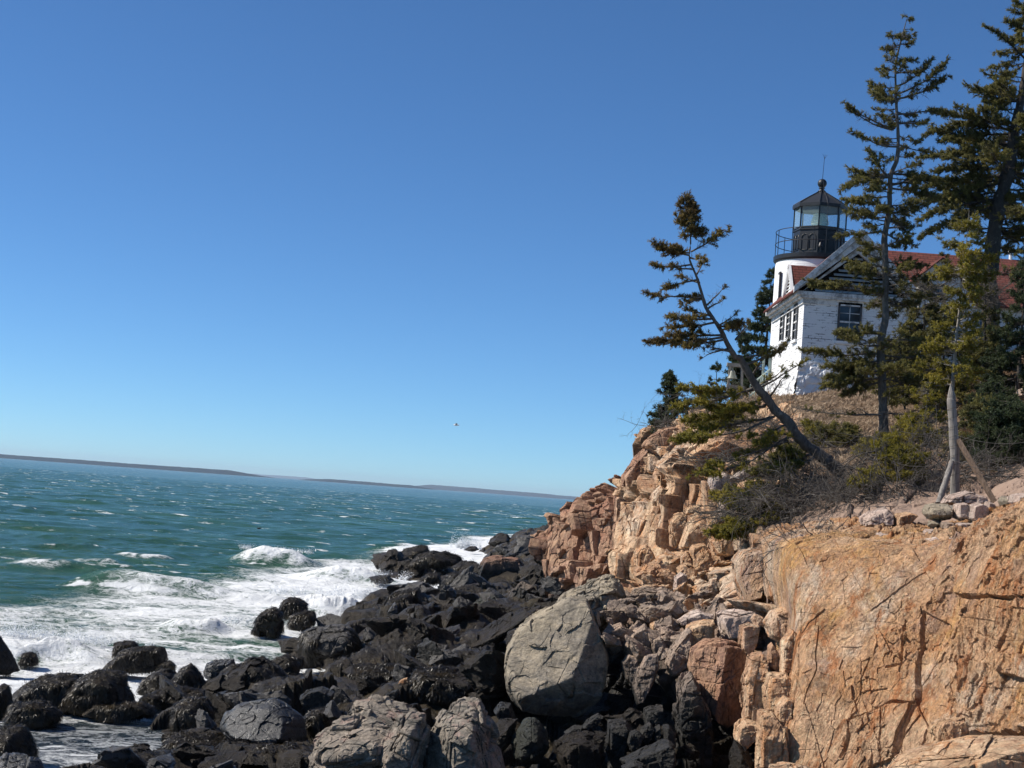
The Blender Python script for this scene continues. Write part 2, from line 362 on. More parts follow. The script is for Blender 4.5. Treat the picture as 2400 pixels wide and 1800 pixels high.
def shore_profiles():
    out = []
    for Y, pr in SH:
        pr = np.array(pr, float); P = atyz(pr[:, 0], Y, pr[:, 1]); out.append((Y, P[:, 0], pr[:, 1]))
    return out
_SP = shore_profiles(); _SY = np.array([p[0] for p in _SP])
def shore_z(X, Y):
    """coarse ground height of the rocky shore"""
    X = np.asarray(X, float); Y = np.asarray(Y, float)
    zz = np.stack([np.interp(X/Y, xs/yy, z) for yy, xs, z in _SP])          # (k,N) by bearing
    ly = np.log(_SY)[::-1]; q = np.interp(np.log(Y), ly, np.arange(len(ly))[::-1].astype(float))
    i = np.clip(np.floor(q).astype(int), 0, len(_SY)-2); f = q-i
    n = np.arange(X.size)
    return zz[i, n]*(1-f)+zz[i+1, n]*f
def shore_h(X, Y, detail=True):
    z = shore_z(X, Y)
    P = np.stack([X, Y, np.zeros_like(X)], 1)
    amp = smooth((z+.9)/1.0)
    h1, e1, _ = fracture(P, (1.5, 1.9, 1), 11, 1.5, rotm(0, 0, .5), .12); h2, e2, _ = joints(P, (.75, .95, 1), 12, .9, rotm(0, 0, -.4))
    far = smooth((120-Y)/60)
    z = z + amp*(h1*.62+np.clip(e1, 0, .5)*.25+h2*.15 + fbm(P*.9, 3, 5)*.10)-amp*.12
    z = z - amp*.07*np.clip(1-e2/.07, 0, 1)
    if detail:
        h3, e3, _ = fracture(P, (.26, .32, 1), 13, .9, rotm(0, 0, .9)); z = z + amp*(h3*.05*far+fbm(P*7, 3, 6)*.02*far)
    return z
def build_shore():
    nu, nv = 960, 900
    Y = np.geomspace(165, 14, nv); t = np.linspace(-.36, .34, nu)
    tt, YY = np.meshgrid(t, Y, indexing='ij'); X = (tt*YY).ravel(); Yf = YY.ravel()
    X = X + 0
    Z = shore_h(X, Yf).reshape(nu, nv)
    for _ in range(1): Z[1:-1, 1:-1] = (Z[1:-1, 1:-1]*2+Z[2:, 1:-1]+Z[:-2, 1:-1]+Z[1:-1, 2:]+Z[1:-1, :-2])/6
    Z = Z.ravel()
    V = np.stack([X, Yf, Z], 1)
    return mk('shore_ground', V, gridf(nu, nv), M['shore'], kind='structure')
build_shore()
# ------------------------------------------------------------------ surfaces lofted through points in space, then broken into blocks
def loft(name, rows, nu, nv, disp, mat, kind='structure', relax=True, **kw):
    A = np.array(rows, float)                       # (r,c,3) of px,py,Y
    P = at(A[..., 0], A[..., 1], A[..., 2])
    G = catmull(P, nv); G = catmull(G.transpose(1, 0, 2), nu)          # (nu,nv,3)
    N = gnormals(G); 
    c = np.array([0, 0, H]); s_ = np.sign(((c-G)*N).sum(-1, keepdims=True).mean()); N = N*s_
    for k in range(3):
        N = nrm(N+np.roll(N, 3, 0)+np.roll(N, -3, 0)+np.roll(N, 3, 1)+np.roll(N, -3, 1)) if k < 0 else N
    V = G.reshape(-1, 3).copy(); Nf = N.reshape(-1, 3)
    V = disp(V, Nf)
    f = gridf(nu, nv)
    if s_ > 0: f = f[:, ::-1]
    return mk(name, V, f, mat, kind=kind, **kw), V, Nf
def dsp(levels, noise=(), cracks=1.0):
    def g(V, N):
        out = V.copy()
        for (scale, amp, tilt, rot, seed) in levels:
            h, e, _ = fracture(V, scale, seed, tilt, rot)
            out = out + N*(h*amp - cracks*amp*.55*np.clip(1-e/.10, 0, 1))[:, None]
        for (fr, amp, seed) in noise:
            out = out + N*(fbm(V*np.asarray(fr), 4, seed)*amp)[:, None]
        return out
    return g
# the big sunlit orange face on the right
RA = rotm(0, rad(16), 0)
orange_rows = [
 [(1790, 1235, 34), (1860, 1230, 31), (1960, 1225, 30), (2080, 1225, 29.5), (2200, 1232, 29), (2300, 1212, 27.5), (2400, 1165, 26), (2560, 1095, 24)],
 [(1785, 1275, 30.5), (1850, 1272, 27.6), (1950, 1262, 27), (2080, 1268, 26.4), (2200, 1268, 25.8), (2290, 1248, 25), (2400, 1198, 24), (2560, 1135, 22)],
 [(1795, 1340, 30), (1845, 1340, 26.9), (1950, 1335, 26.2), (2080, 1330, 25.7), (2200, 1330, 25.2), (2300, 1318, 24.2), (2410, 1285, 22.8), (2570, 1220, 21)],
 [(1828, 1440, 29), (1868, 1442, 26.2), (1960, 1435, 25.6), (2080, 1430, 25.1), (2200, 1425, 24.5), (2300, 1410, 23.3), (2420, 1400, 22), (2580, 1380, 20)],
 [(1822, 1560, 28.5), (1862, 1560, 25.4), (1955, 1555, 25), (2080, 1550, 24.4), (2200, 1545, 23.7), (2300, 1540, 22.8), (2430, 1530, 21.4), (2590, 1520, 19.4)],
 [(1812, 1690, 28), (1850, 1690, 25), (1950, 1690, 24.5), (2080, 1690, 23.8), (2200, 1690, 23), (2310, 1690, 22), (2440, 1690, 20.6), (2600, 1690, 18.6)],
 [(1800, 1830, 27.5), (1840, 1830, 24.7), (1945, 1830, 24), (2080, 1830, 23.2), (2200, 1830, 22.2), (2320, 1830, 20.8), (2450, 1830, 19.4), (2620, 1830, 17.4)],
 [(1780, 1990, 27), (1820, 1990, 24.4), (1940, 1990, 23.6), (2080, 1990, 22.6), (2200, 1990, 21.4), (2330, 1990, 19.8), (2470, 1990, 18.4), (2650, 1990, 16.4)]]
def proj(P):
    v = P-np.array([0, 0, H]); a_ = v @ FW; return 1200+F*(v @ RT)/a_, 900-F*(v @ UP)/a_
def inside(x, y, poly):
    q = np.array(poly, float); r = np.zeros(len(x), bool); n = len(q)
    for i in range(n):
        (x1, y1), (x2, y2) = q[i], q[(i+1) % n]
        if y1 == y2: continue
        r ^= ((y1 > y) != (y2 > y)) & (x < (x2-x1)*(y-y1)/(y2-y1)+x1)
    return r
def seg_dist(x, y, pl):
    d = np.full(len(x), 1e9)
    for (x1, y1), (x2, y2) in zip(pl[:-1], pl[1:]):
        t = np.clip(((x-x1)*(x2-x1)+(y-y1)*(y2-y1))/((x2-x1)**2+(y2-y1)**2), 0, 1); d = np.minimum(d, np.hypot(x-x1-t*(x2-x1), y-y1-t*(y2-y1)))
    return d
OR_CR = [([(1110, 800), (1090, 1010), (1060, 1150), (1050, 1290), (1010, 1450), (960, 1600)], .035, .13), ([(700, 1390), (830, 1330), (930, 1290), (1030, 1290)], .03, .11), ([(1350, 740), (1700, 742)], .022, .14), ([(1250, 870), (1240, 1200), (1262, 1300)], .022, .10),
         ([(1340, 760), (1362, 900), (1350, 1200), (1340, 1500)], .016, .08), ([(690, 1390), (700, 1480), (655, 1610)], .022, .08), ([(990, 830), (975, 1090), (900, 1105)], .025, .09), ([(1660, 760), (1640, 900), (1680, 1010)], .03, .15),
         ([(1170, 1520), (1240, 1450), (1350, 1470), (1560, 1460)], .02, .1), ([(870, 1330), (880, 1500), (870, 1650)], .014, .06), ([(520, 870), (500, 1100), (430, 1300)], .012, .05), ([(420, 780), (400, 1000), (375, 1300), (350, 1650)], .018, .07), ([(800, 1050), (760, 1200), (700, 1380)], .012, .05)]
OR_ST = [([(1350, 745), (2300, 745), (2300, 1480), (1340, 1500)], .16), ([(1340, 420), (2300, 200), (2300, 735), (1350, 735), (1290, 600)], .22), ([(1110, 800), (1250, 860), (1240, 1290), (1160, 1480), (1050, 1290), (1090, 1010)], -.05),
         ([(340, 1400), (700, 1395), (830, 1335), (1030, 1295), (950, 1600), (600, 1760), (330, 1760)], .07), ([(1540, 1065), (2300, 1070), (2300, 1300), (1600, 1160)], .12)]
def orange_disp(V, N):
    Q = V @ RA.T
    px, py = proj(V); wx = fbm(V*1.7, 3, 90)*9; zx, zy = (px+wx-1700)*2.37, (py+wx*.6-1100)*2.37
    m_ = smooth((fbm(V*np.array([.5, .5, .35]), 3, 31)+.16)/.3)
    h5, e5, _ = joints(V, (.8, .8, 1.5), 25, .3, RA, .03)
    rib = ridged(Q*np.array([5.2, 5.2, .38]), 4, 37, .55); rib2 = ridged(Q*np.array([13, 13, 1.2]), 3, 38, .6); h3, e3, _ = fracture(V, (.15, .15, 1.9), 23, 1.0, RA, .10)
    out = h5*.05+(.2+.8*m_)*(rib*.068+h3*.065)+(.35+.65*m_)*rib2*.022+fbm(V*np.array([1, 1, .6])*.9, 3, 39)*.07
    for poly, a_ in OR_ST: out = out+a_*inside(zx, zy, poly)
    for pl, w_, dp in OR_CR: out = out-dp*np.clip(1-seg_dist(zx, zy, pl)/2.37/F*V[:, 1]/w_, 0, 1)
    g = smooth((fbm(V*.5, 2, 53)-.05)/.15); out = out-g*.04*np.clip(1-np.abs(vnoise(Q*np.array((.62, .62, .035))*1.3, 44))/.02, 0, 1)
    up = smooth((V[:, 2]-5.1)/.7)*smooth((8.0-V[:, 0])/1.2+.3); h4, e4, _ = joints(V, (.42, .42, .34), 24, .9, rotm(0, 0, .6), .12)
    out = out+up*(h4*.24-.08*np.clip(1-e4/.03, 0, 1))
    out = out+fbm(V*14, 3, 34)*.008
    return V+N*out[:, None]
loft('cliff', orange_rows, 1150, 900, orange_disp, M['orange'])
# terrace over it with the knoll behind, up to the house
terrace_rows = [
 [(1580, 1010, 70), (1640, 995, 68), (1740, 930, 66), (1880, 880, 66), (2080, 870, 66), (2200, 850, 66), (2320, 800, 66), (2480, 740, 66), (2700, 700, 66)],
 [(1580, 1015, 63), (1640, 1000, 61), (1750, 950, 57), (1880, 925, 56), (2080, 905, 56), (2200, 895, 56), (2330, 850, 56), (2480, 780, 56), (2700, 740, 56)],
 [(1580, 1030, 60), (1650, 1003, 58), (1760, 962, 54.5), (1880, 937, 52), (2080, 925, 52), (2200, 920, 52), (2330, 890, 50), (2480, 850, 48), (2700, 800, 48)],
 [(1600, 1080, 54), (1700, 1050, 50.5), (1800, 1020, 47), (1930, 1010, 44), (2080, 1018, 43), (2200, 1010, 42), (2330, 985, 41), (2480, 950, 40), (2700, 900, 39)],
 [(1620, 1160, 50), (2300, 1120, 46), (1830, 1095, 40), (1950, 1100, 36.5), (2080, 1090, 35), (2200, 1090, 34.5), (2330, 1080, 34), (2480, 1060, 33), (2700, 1000, 32)],
 [(1640, 1260, 47), (1740, 1210, 42.5), (1850, 1172, 35.5), (1970, 1165, 32.5), (2090, 1160, 31), (2200, 1165, 30), (2330, 1150, 29.5), (2480, 1110, 28.5), (2700, 1060, 27)],
 [(1660, 1340, 44), (1750, 1300, 40), (1860, 1240, 32), (1980, 1225, 29.7), (2100, 1225, 28.6), (2200, 1228, 28), (2330, 1200, 27), (2480, 1150, 25), (2700, 1090, 23)],
 [(1660, 1440, 42), (1755, 1380, 37), (1870, 1300, 28.6), (1990, 1290, 27.6), (2110, 1290, 27), (2210, 1290, 26.5), (2340, 1270, 25.6), (2480, 1200, 24), (2700, 1160, 22)]]
def terr_disp(V, N):
    V0 = V*np.array([1, 1, .0]); rock = smooth((37-V[:, 1])/5); h1, e1, _ = fracture(V0, (.9, 1.1, 1), 41, 1.0, None, .3); h2, e2, _ = joints(V0, (.4, .5, 1), 42, .8)
    o = rock*(h1*.20-.05*np.clip(1-e1/.1, 0, 1)+h2*.10-.12)+fbm(V*.7, 4, 43)*.16+fbm(V*3, 3, 44)*.05
    o = o*smooth((58-V[:, 1])/6+.15)
    return V+np.array([0, 0, 1.])*o[:, None]
def knoll_mat():
    t = NT('knoll turf and rock')
    n1 = t.noise(t.pos(), 1.1, 6, .7); n2 = t.noise(t.pos(3, 3, 3), 4, 5, .7)
    turf = t.ramp(n2, [(.3, (.085, .05, .03)), (.5, (.15, .10, .06)), (.7, (.23, .16, .10))])
    rk = t.mix(t.noise(t.pos(), 2.5, 6, .7), (.30, .20, .15), (.40, .29, .22))
    g = t.n('ShaderNodeNewGeometry'); x = t.n('ShaderNodeSeparateXYZ'); t.lk(g.outputs['Position'], x.inputs[0])
    f = t.ramp(t.math('ADD', t.math('MULTIPLY', t.math('SUBTRACT', x.outputs[1], 34), .05), t.math('SUBTRACT', n1, .5)), [(.0, 0), (.12, 1)])
    return t.out(t.mix(f, rk, turf), .95, t.bump(t.noise(t.pos(), 7, 8, .75), .8, .1))
M['knoll'] = knoll_mat()
_, TV, TN = loft('ground', terrace_rows, 620, 620, terr_disp, M['knoll'])
# ledges under the leaning spruce: sloping pale top, blocky sunlit face below
ledge_rows = [
 [(1500, 1020, 68), (1530, 1000, 64), (1560, 990, 60), (1640, 975, 58), (2300, 955, 57), (1800, 945, 56), (1880, 940, 55)],
 [(1500, 1100, 62), (1530, 1062, 58), (1560, 1040, 54), (1640, 1010, 52), (2300, 1005, 50), (1800, 1005, 47), (1880, 1010, 45)],
 [(1480, 1150, 58), (1515, 1115, 55), (1560, 1090, 51), (1630, 1075, 48.5), (1700, 1070, 46), (1780, 1080, 43), (1880, 1090, 40)],
 [(1470, 1180, 51), (1510, 1158, 50.5), (1560, 1145, 48.5), (1640, 1120, 45), (1700, 1130, 42.5), (1780, 1150, 39.5), (1880, 1160, 36)],
 [(1480, 1245, 49.5), (1520, 1220, 49), (1570, 1205, 47), (1640, 1190, 43.6), (1700, 1205, 41), (1780, 1225, 37), (1880, 1235, 33.5)],
 [(1470, 1300, 49), (1510, 1290, 48), (1570, 1280, 45.6), (1650, 1270, 42.4), (1700, 1280, 40), (1780, 1290, 35.5), (1880, 1300, 32)],
 [(1460, 1360, 48), (1500, 1350, 46.5), (1570, 1340, 44), (1660, 1345, 40.5), (1710, 1350, 38.6), (1780, 1350, 34.5), (1880, 1370, 31)],
 [(1440, 1410, 46), (1490, 1400, 44.5), (1570, 1400, 42), (1670, 1410, 38.5), (2300, 1415, 36.5), (1780, 1420, 33.5), (1880, 1450, 30)],
 [(1420, 1470, 43), (1480, 1460, 41), (1560, 1460, 39), (1660, 1470, 36.5), (1740, 1500, 34), (1800, 1520, 32), (1880, 1560, 29.5)],
 [(1400, 1560, 42), (1460, 1560, 40), (1560, 1560, 38), (1660, 1570, 35.5), (1740, 1620, 33), (1800, 1640, 31.5), (1880, 1690, 29.5)]]
def ledge_disp(V, N):
    hi = smooth((V[:, 2]-7.3-(V[:, 1]-50)*.06)/1.0); lo = 1-hi
    R = rotm(rad(3), rad(-5), rad(22)); R2 = rotm(rad(8), rad(30), 0)
    A = blocks(V, N, (1.35, 1.5, 1.7), 51, R, 1.0, .5, .05, .9, (.07, .45)); B = blocks(V, N, (.48, .6, .62), 52, rotm(rad(-5), rad(6), rad(28)), .22, .6, .05, .35, (.03, .07))
    h3, e3, _ = joints(V, (.2, .24, .3), 54, .8, R, .08); h4, e4, _ = fracture(V, (.26, .8, .26), 53, 1.3, R2, .3); h1, e1, _ = joints(V, (1.1, 1.3, .8), 57, .6, R2, .08)
    o = lo*h3*.03+hi*(h1*.35+h4*.22-.08*np.clip(1-e4/.08, 0, 1))+fbm(V*2.2, 4, 55)*.03+fbm(V*9, 3, 56)*.012
    return V+(A-V)*lo[:, None]+(B-V)*(.3+.7*lo)[:, None]+N*o[:, None]
def ledge_mat():
    return M['tan']
loft('cliff', ledge_rows, 900, 820, ledge_disp, M['tan'])
# the red headland
head_rows = [
 [(1275, 1260, 64), (1300, 1235, 63), (1330, 1210, 63), (1360, 1190, 63), (1400, 1160, 63), (1450, 1145, 63), (1500, 1140, 62), (1560, 1130, 61)],
 [(1276, 1275, 60), (1300, 1247, 59), (1330, 1222, 58.4), (1360, 1204, 58), (1400, 1176, 57.4), (1450, 1160, 57), (1500, 1155, 55), (1560, 1145, 54)],
 [(1274, 1300, 58.5), (1300, 1275, 57.6), (1330, 1255, 57), (1360, 1240, 56.6), (1400, 1215, 56), (1450, 1200, 55.4), (1500, 1195, 53.5), (1560, 1190, 52)],
 [(1272, 1340, 58), (1300, 1325, 56.8), (1330, 1310, 56.2), (1360, 1300, 55.8), (1400, 1285, 55), (1450, 1270, 54.2), (1500, 1265, 52), (1560, 1260, 50)],
 [(1268, 1380, 57.5), (1300, 1380, 56), (1330, 1370, 55.4), (1360, 1360, 55), (1400, 1350, 54), (1450, 1340, 53), (1500, 1330, 50.5), (1560, 1330, 48)],
 [(1262, 1440, 57), (1300, 1450, 55.2), (1330, 1450, 54.6), (1360, 1440, 54), (1400, 1430, 53), (1450, 1420, 52), (1500, 1410, 49), (1560, 1400, 46)]]
def head_disp(V, N):
    R = rotm(0, rad(6), rad(32)); A = blocks(V, N, (1.15, 1.3, 2.4), 61, R, .85, .35, .05, .6, (.06, .5), .25); B = blocks(V, N, (.5, .5, .9), 62, R, .2, .5, .05, .3, (.03, .08)); h3, e3, _ = fracture(V, (.3, .3, .5), 63, 1.0, R, .3)
    return V+(A-V)+(B-V)+N*(h3*.06+fbm(V*4, 4, 64)*.035)[:, None]
loft('cliff', head_rows, 560, 560, head_disp, M['red'])
# the slope of broken rock that backs the tumbled blocks
slope_rows = [
 [(1280, 1440, 45), (1360, 1410, 43), (1450, 1400, 41), (1550, 1400, 39.5), (1650, 1430, 37), (1740, 1450, 34), (1800, 1480, 31.5), (1880, 1500, 29.5)],
 [(1300, 1500, 40), (1380, 1480, 38), (1460, 1460, 36.5), (1550, 1460, 35.5), (1640, 1470, 34.5), (2300, 1480, 32.5), (1790, 1510, 30.5), (1880, 1530, 28.8)],
 [(1320, 1580, 36), (1400, 1560, 34.8), (1470, 1550, 34), (1550, 1545, 33), (1640, 1540, 32), (2300, 1540, 31), (1780, 1560, 29.8), (1880, 1590, 28.4)],
 [(1330, 1660, 34), (1410, 1650, 33.6), (1470, 1640, 33.2), (1540, 1620, 31.8), (1600, 1620, 30.6), (1680, 1620, 30), (1770, 1640, 29.2), (1880, 1660, 28)],
 [(1320, 1720, 31), (1400, 1720, 31.2), (1460, 1720, 31), (1540, 1720, 29.8), (1600, 1710, 29.2), (1680, 1720, 29.6), (1760, 1730, 29), (1880, 1740, 27.4)],
 [(1250, 1780, 28.4), (1400, 1790, 28.6), (1460, 1790, 28.5), (1540, 1790, 28.2), (1600, 1800, 28), (1680, 1800, 28.6), (1750, 1800, 28.4), (1880, 1800, 27)],
 [(1180, 1860, 27), (1400, 1870, 27), (1460, 1870, 27), (1540, 1870, 27), (1600, 1880, 27), (1680, 1880, 27.6), (1740, 1880, 27.4), (1880, 1880, 26.6)]]
def slope_disp(V, N):
    R = rotm(rad(10), rad(14), rad(30)); h1, e1, _ = joints(V, (.8, .8, 1.1), 71, .8, R, .12); h2, e2, _ = joints(V, (.33, .33, .42), 72, .9, rotm(.3, -.2, .4), .15); h3, e3, _ = fracture(V, (.14, .14, .2), 73, 1.1)
    A = blocks(V, N, (.8, .8, .8), 75, R, .6, .7, .08, .8, (.05, .25))
    return A+N*(h2*.22-.05*np.clip(1-e2/.03, 0, 1)+h3*.05+fbm(V*4, 4, 74)*.03)[:, None]
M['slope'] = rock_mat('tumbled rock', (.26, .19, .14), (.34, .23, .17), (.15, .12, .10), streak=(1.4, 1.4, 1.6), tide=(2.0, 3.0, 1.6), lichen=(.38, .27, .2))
loft('cliff', slope_rows, 520, 520, slope_disp, M['slope'])
# ------------------------------------------------------------------ single rocks
def hull_rock(name, poly, Y, thick, mat, label, cat='boulder', seed=0, res=6, front=(), p=26, rough=1.0, blk=None, taper=.45, lean=.25, nf=3, jb=1.0, group=None, yaw=0., depthslope=0.0):
    """poly: outline of the rock's largest section (px) standing at distance Y; thick: its depth in metres. Side, front and back planes make a closed, faceted body"""
    rng = np.random.RandomState(seed*13+5)
    q = np.array(poly, float); W = at(q[:, 0], q[:, 1], np.full(len(q), float(Y)))
    cx, cz = W[:, 0].mean(), W[:, 2].mean(); c0 = np.array([cx, Y, cz])
    size = max(np.ptp(W[:, 0]), np.ptp(W[:, 2]))
    x, z = W[:, 0]-cx, W[:, 2]-cz
    area = 0.5*np.sum(x*np.roll(z, -1)-np.roll(x, -1)*z); 
    if area < 0: x, z = x[::-1], z[::-1]
    PN, PD = [], []
    for i in range(len(x)):
        j = (i+1) % len(x); ex, ez = x[j]-x[i], z[j]-z[i]; L = math.hypot(ex, ez)
        if L < 1e-4: continue
        nx, nz = ez/L, -ex/L; d = nx*x[i]+nz*z[i]
        for sgn, tp in ((-1, taper), (1, taper)):
            k = tp*rng.uniform(.5, 1.3); n = np.array([nx, sgn*k*.8, nz]); n /= np.linalg.norm(n)
            PN.append(n); PD.append(max(d, .06*size)*math.sqrt(1-n[1]**2) + 0.0)
    T = thick/2
    for k in range(nf):
        a = rng.uniform(0, 2*math.pi); b = rng.uniform(.08, .40); n = np.array([math.cos(a)*b, -1, math.sin(a)*b+lean*.6]); n /= np.linalg.norm(n); PN.append(n); PD.append(T*rng.uniform(.82, 1.0))
    for f in front: 
        n = nrm(np.array(f[:3], float)); PN.append(n); PD.append(T*f[3])
    for k in range(4):
        a = rng.uniform(0, 2*math.pi); b = rng.uniform(.2, .7); n = np.array([math.cos(a)*b, 1, math.sin(a)*b]); n /= np.linalg.norm(n); PN.append(n); PD.append(T*rng.uniform(.8, 1.1))
    PN, PD = np.array(PN), np.array(PD)
    D, Fc = ico(res)
    E = nrm(D*np.array([max(np.ptp(x), .3*size), max(thick, .3*size), max(np.ptp(z), .3*size)]))
    s_ = np.zeros(len(E))
    for n, d in zip(PN, PD): s_ += np.maximum(E @ n, 1e-6)**p/d**p
    r = s_**(-1/p)
    Vv = E*r[:, None]
    if blk is None: blk = size*.32
    Pw = Vv+c0+seed*3.7
    h1, e1, _ = joints(Pw, (blk, blk, blk*.8), seed+100, .8, rotm(rng.uniform(-.4, .4), rng.uniform(-.5, .5), rng.uniform(-1, 1)), .04); h2, e2, _ = fracture(Pw, (blk*.45, blk*.45, blk*.38), seed+200, 1.2, rotm(.3, .5, .2)); h3, e3, _ = joints(Pw, (blk*.3, blk*.3, blk*.22), seed+300, .9, rotm(rng.uniform(-.5, .5), .4, .8), .08)
    o = rough*(jb*blk*.15*h1-jb*blk*.05*np.clip(1-e1/(.05*blk), 0, 1)+blk*(.05+.05*(1-jb))*h2+blk*.05*h3*jb+blk*.03*fbm(Pw/blk*2.3, 4, seed)+blk*.012*fbm(Pw/blk*11, 3, seed+1))
    Vv = Vv*(1+(o/np.maximum(r, .05)))[:, None]
    if yaw or depthslope:
        Vv[:, 1] += Vv[:, 0]*math.tan(yaw)+Vv[:, 2]*depthslope
    Vw = Vv+c0
    base = np.array([cx, Y, Vw[:, 2].min()])
    o_ = mk(name, Vw, Fc, mat, origin=base, smoothing=False, label=label, cat=cat, group=group)
    return o_, Vw, Fc
def scatter(V, Fc, n, rng):
    a, b, c = V[Fc[:, 0]], V[Fc[:, 1]], V[Fc[:, 2]]
    N = np.cross(b-a, c-a); ar = np.linalg.norm(N, axis=1); N = N/np.maximum(ar, 1e-9)[:, None]
    f = rng.choice(len(Fc), n, p=ar/ar.sum()); u = rng.rand(n, 2); s_ = u.sum(1) > 1; u[s_] = 1-u[s_]
    return a[f]+(b-a)[f]*u[:, :1]+(c-a)[f]*u[:, 1:], N[f]
def weed_strands(P, N, L, W, rng, lift=.03, seg=3):
    """fronds lying on the rock and hanging downhill from P"""
    n = len(P); down = np.array([0, 0, -1.]); t = down-N*(N @ down)[:, None]; t = t+rng.normal(0, .35, (n, 3)); t = nrm(t-N*(t*N).sum(1, keepdims=True)*.8)
    side = nrm(np.cross(t, N)); L = L*rng.uniform(.5, 1.4, n)
    pts = []
    for k in range(seg+1):
        f = k/seg; q = P+t*(L*f)[:, None]+N*(lift*np.sin(f*2.4)*rng.uniform(.6, 1.4, n))[:, None]-np.array([0, 0, 1.])*(L*f*f*.3)[:, None]*(1-np.abs(N[:, 2:3]))-N*(L*f*f*.22)[:, None]
        pts.append(q+side*(L*.10*f*rng.normal(0, 1, n))[:, None])
    pts = np.stack(pts, 1); wd = (W*np.array([.7, 1, .8, .25])[:seg+1])[None, :, None]*rng.uniform(.6, 1.4, (n, 1, 1)); tw = nrm(side+N*rng.normal(0, .22, (n, 1)))
    A = pts-tw[:, None]*wd; B = pts+tw[:, None]*wd
    V = np.stack([A, B], 2).reshape(-1, 3); i = np.arange(n*(seg+1)*2).reshape(n, seg+1, 2)
    Fq = np.stack([i[:, :-1, 0], i[:, :-1, 1], i[:, 1:, 1], i[:, 1:, 0]], -1).reshape(-1, 4)
    return V, Fq
def weed_on(obj, V, Fc, n, L, W, seed, cond=None):
    rng = np.random.RandomState(seed)
    P, N = scatter(V, Fc, n, rng); c = V.mean(0); s_ = ((P-c)*N).sum(1) < 0; N[s_] *= -1
    k = (P[:, 1] < c[1]+(V[:, 1].max()-c[1])*.6)
    cl = fbm(P*1.6, 3, seed)
    k &= cl > -.25
    if cond is not None: k &= cond(P, N)
    P, N = P[k], N[k]
    if len(P) == 0: return
    VV, FF = weed_strands(P, N, L, W, rng, lift=L*.12)
    mk('seaweed', VV, FF, M['weed'], parent=obj)
# ------------------------------------------------------------------ the sea
_bp = atz(np.array([-900, -300, 0, 250, 500, 760, 900, 1000, 1100, 1200, 1400, 2600]), np.array([1440, 1440, 1405, 1350, 1318, 1290, 1280, 1262, 1250, 1240, 1240, 1330]))
_bt = _bp[:, 0]/_bp[:, 1]
def waves(X, Y, dmin):
    rng = np.random.RandomState(4); z = np.zeros_like(X); 
    Xw = X+fbm(np.stack([X*.05, Y*.05, X*0], 1), 2, 71)*6; Yw = Y+fbm(np.stack([X*.05, Y*.05, X*0+5], 1), 2, 72)*6
    for k in range(26):
        L = 17*0.865**k; a = rng.normal(rad(-62), rad(27)); kx, ky = math.cos(a)*2*math.pi/L, math.sin(a)*2*math.pi/L
        ph = (Xw*kx+Yw*ky)+rng.uniform(0, 6.28); s_ = np.sin(ph); A = .0095*L**.78*rng.uniform(.6, 1.2)
        z += A*(1-2*np.abs(np.sin(ph/2))**1.3*1.0+.0)*smooth((L/np.maximum(dmin, 1e-3)-3)/3)
    return z
BR = [ # px, py, half width px, height, back depth, face depth, foam
 (640, 1318, 110, .95, 3.2, 1.5, .75), (330, 1388, 190, .80, 2.4, 1.3, .12), (100, 1535, 200, .50, 1.2, .5, 1.0), (760, 1440, 130, .70, 2.0, .8, 1.0), (455, 1476, 80, .42, 1.1, .6, .7),
 (800, 1358, 110, .65, 2.6, 1.0, .9), (930, 1292, 90, .9, 4, 2.0, .2), (1110, 1282, 60, 1.0, 4, 2, .9), (1215, 1255, 80, 1.0, 5, 2.5, .9), (330, 1302, 70, .32, 3, 1.2, .62), (90, 1322, 80, .22, 3, 1.3, .45), (220, 1313, 60, .2, 2, 1.2, .5),
 (560, 1405, 150, .35, 1.6, .9, .6), (250, 1445, 190, .28, 1.5, .8, .35), (60, 1632, 70, .14, .6, .4, .6), (260, 1602, 100, .12, .6, .4, .5), (1010, 1302, 30, .4, 2, 1, 1.), (720, 1502, 50, .2, .8, .5, .7), (600, 1520, 60, .15, .7, .4, .5), (880, 1400, 30, .4, 1.2, .7, 1.0)]
def breakers(X, Y):
    z = np.zeros_like(X); fo = np.zeros_like(X)
    for i, (px, py, hw, h, wb, wf, f) in enumerate(BR):
        P = atz(px, py); R_ = hw/F*P[1]; wob = vnoise(np.stack([X/(R_*.5), X*0+i*3.1, X*0], 1), 80+i)
        yc = P[1]+wob*R_*.16+((X-P[0])/R_)**2*R_*.18; lat = np.exp(-np.clip(((X-P[0])/(R_*.85)), -4, 4)**4)
        d = Y-yc; g = np.where(d > 0, np.exp(-(d/wb)**2), np.exp(-(d/wf)**2))
        z += h*lat*g*(1+.25*wob); br = .75+.5*vnoise(np.stack([X/(R_*.16), Y*.8, X*0+i], 1), 95+i); fo = np.maximum(fo, f*lat*br*np.where(d > 0, np.exp(-(d/(wb*.22))**2), np.exp(-(d/(wf*1.2))**2)))
    return z, fo
def foam_field(X, Y):
    t = X/Y; Yb = np.interp(t, _bt, _bp[:, 1]); px = 1200+F*t
    n = fbm(np.stack([X*.10, Y*.10, X*0], 1), 4, 85); n2 = fbm(np.stack([X*.3, Y*.45, X*0], 1), 4, 86)
    q = np.log(Yb/Y)                     # >0 inside the surf
    d = smooth((q+.02+n*.16)/.30)*(.57+.50*n+.42*n2)
    d = d+.12*smooth((t+.19)/.10)*smooth((q-.03)/.15)
    d = d*(1-.42*smooth((37.5-Y)/3))      # calm pool close in
    d = d*(1-.55*np.exp(-((px-190)/130)**2-((Y-55)/5)**2))
    return np.clip(d, 0, 1)
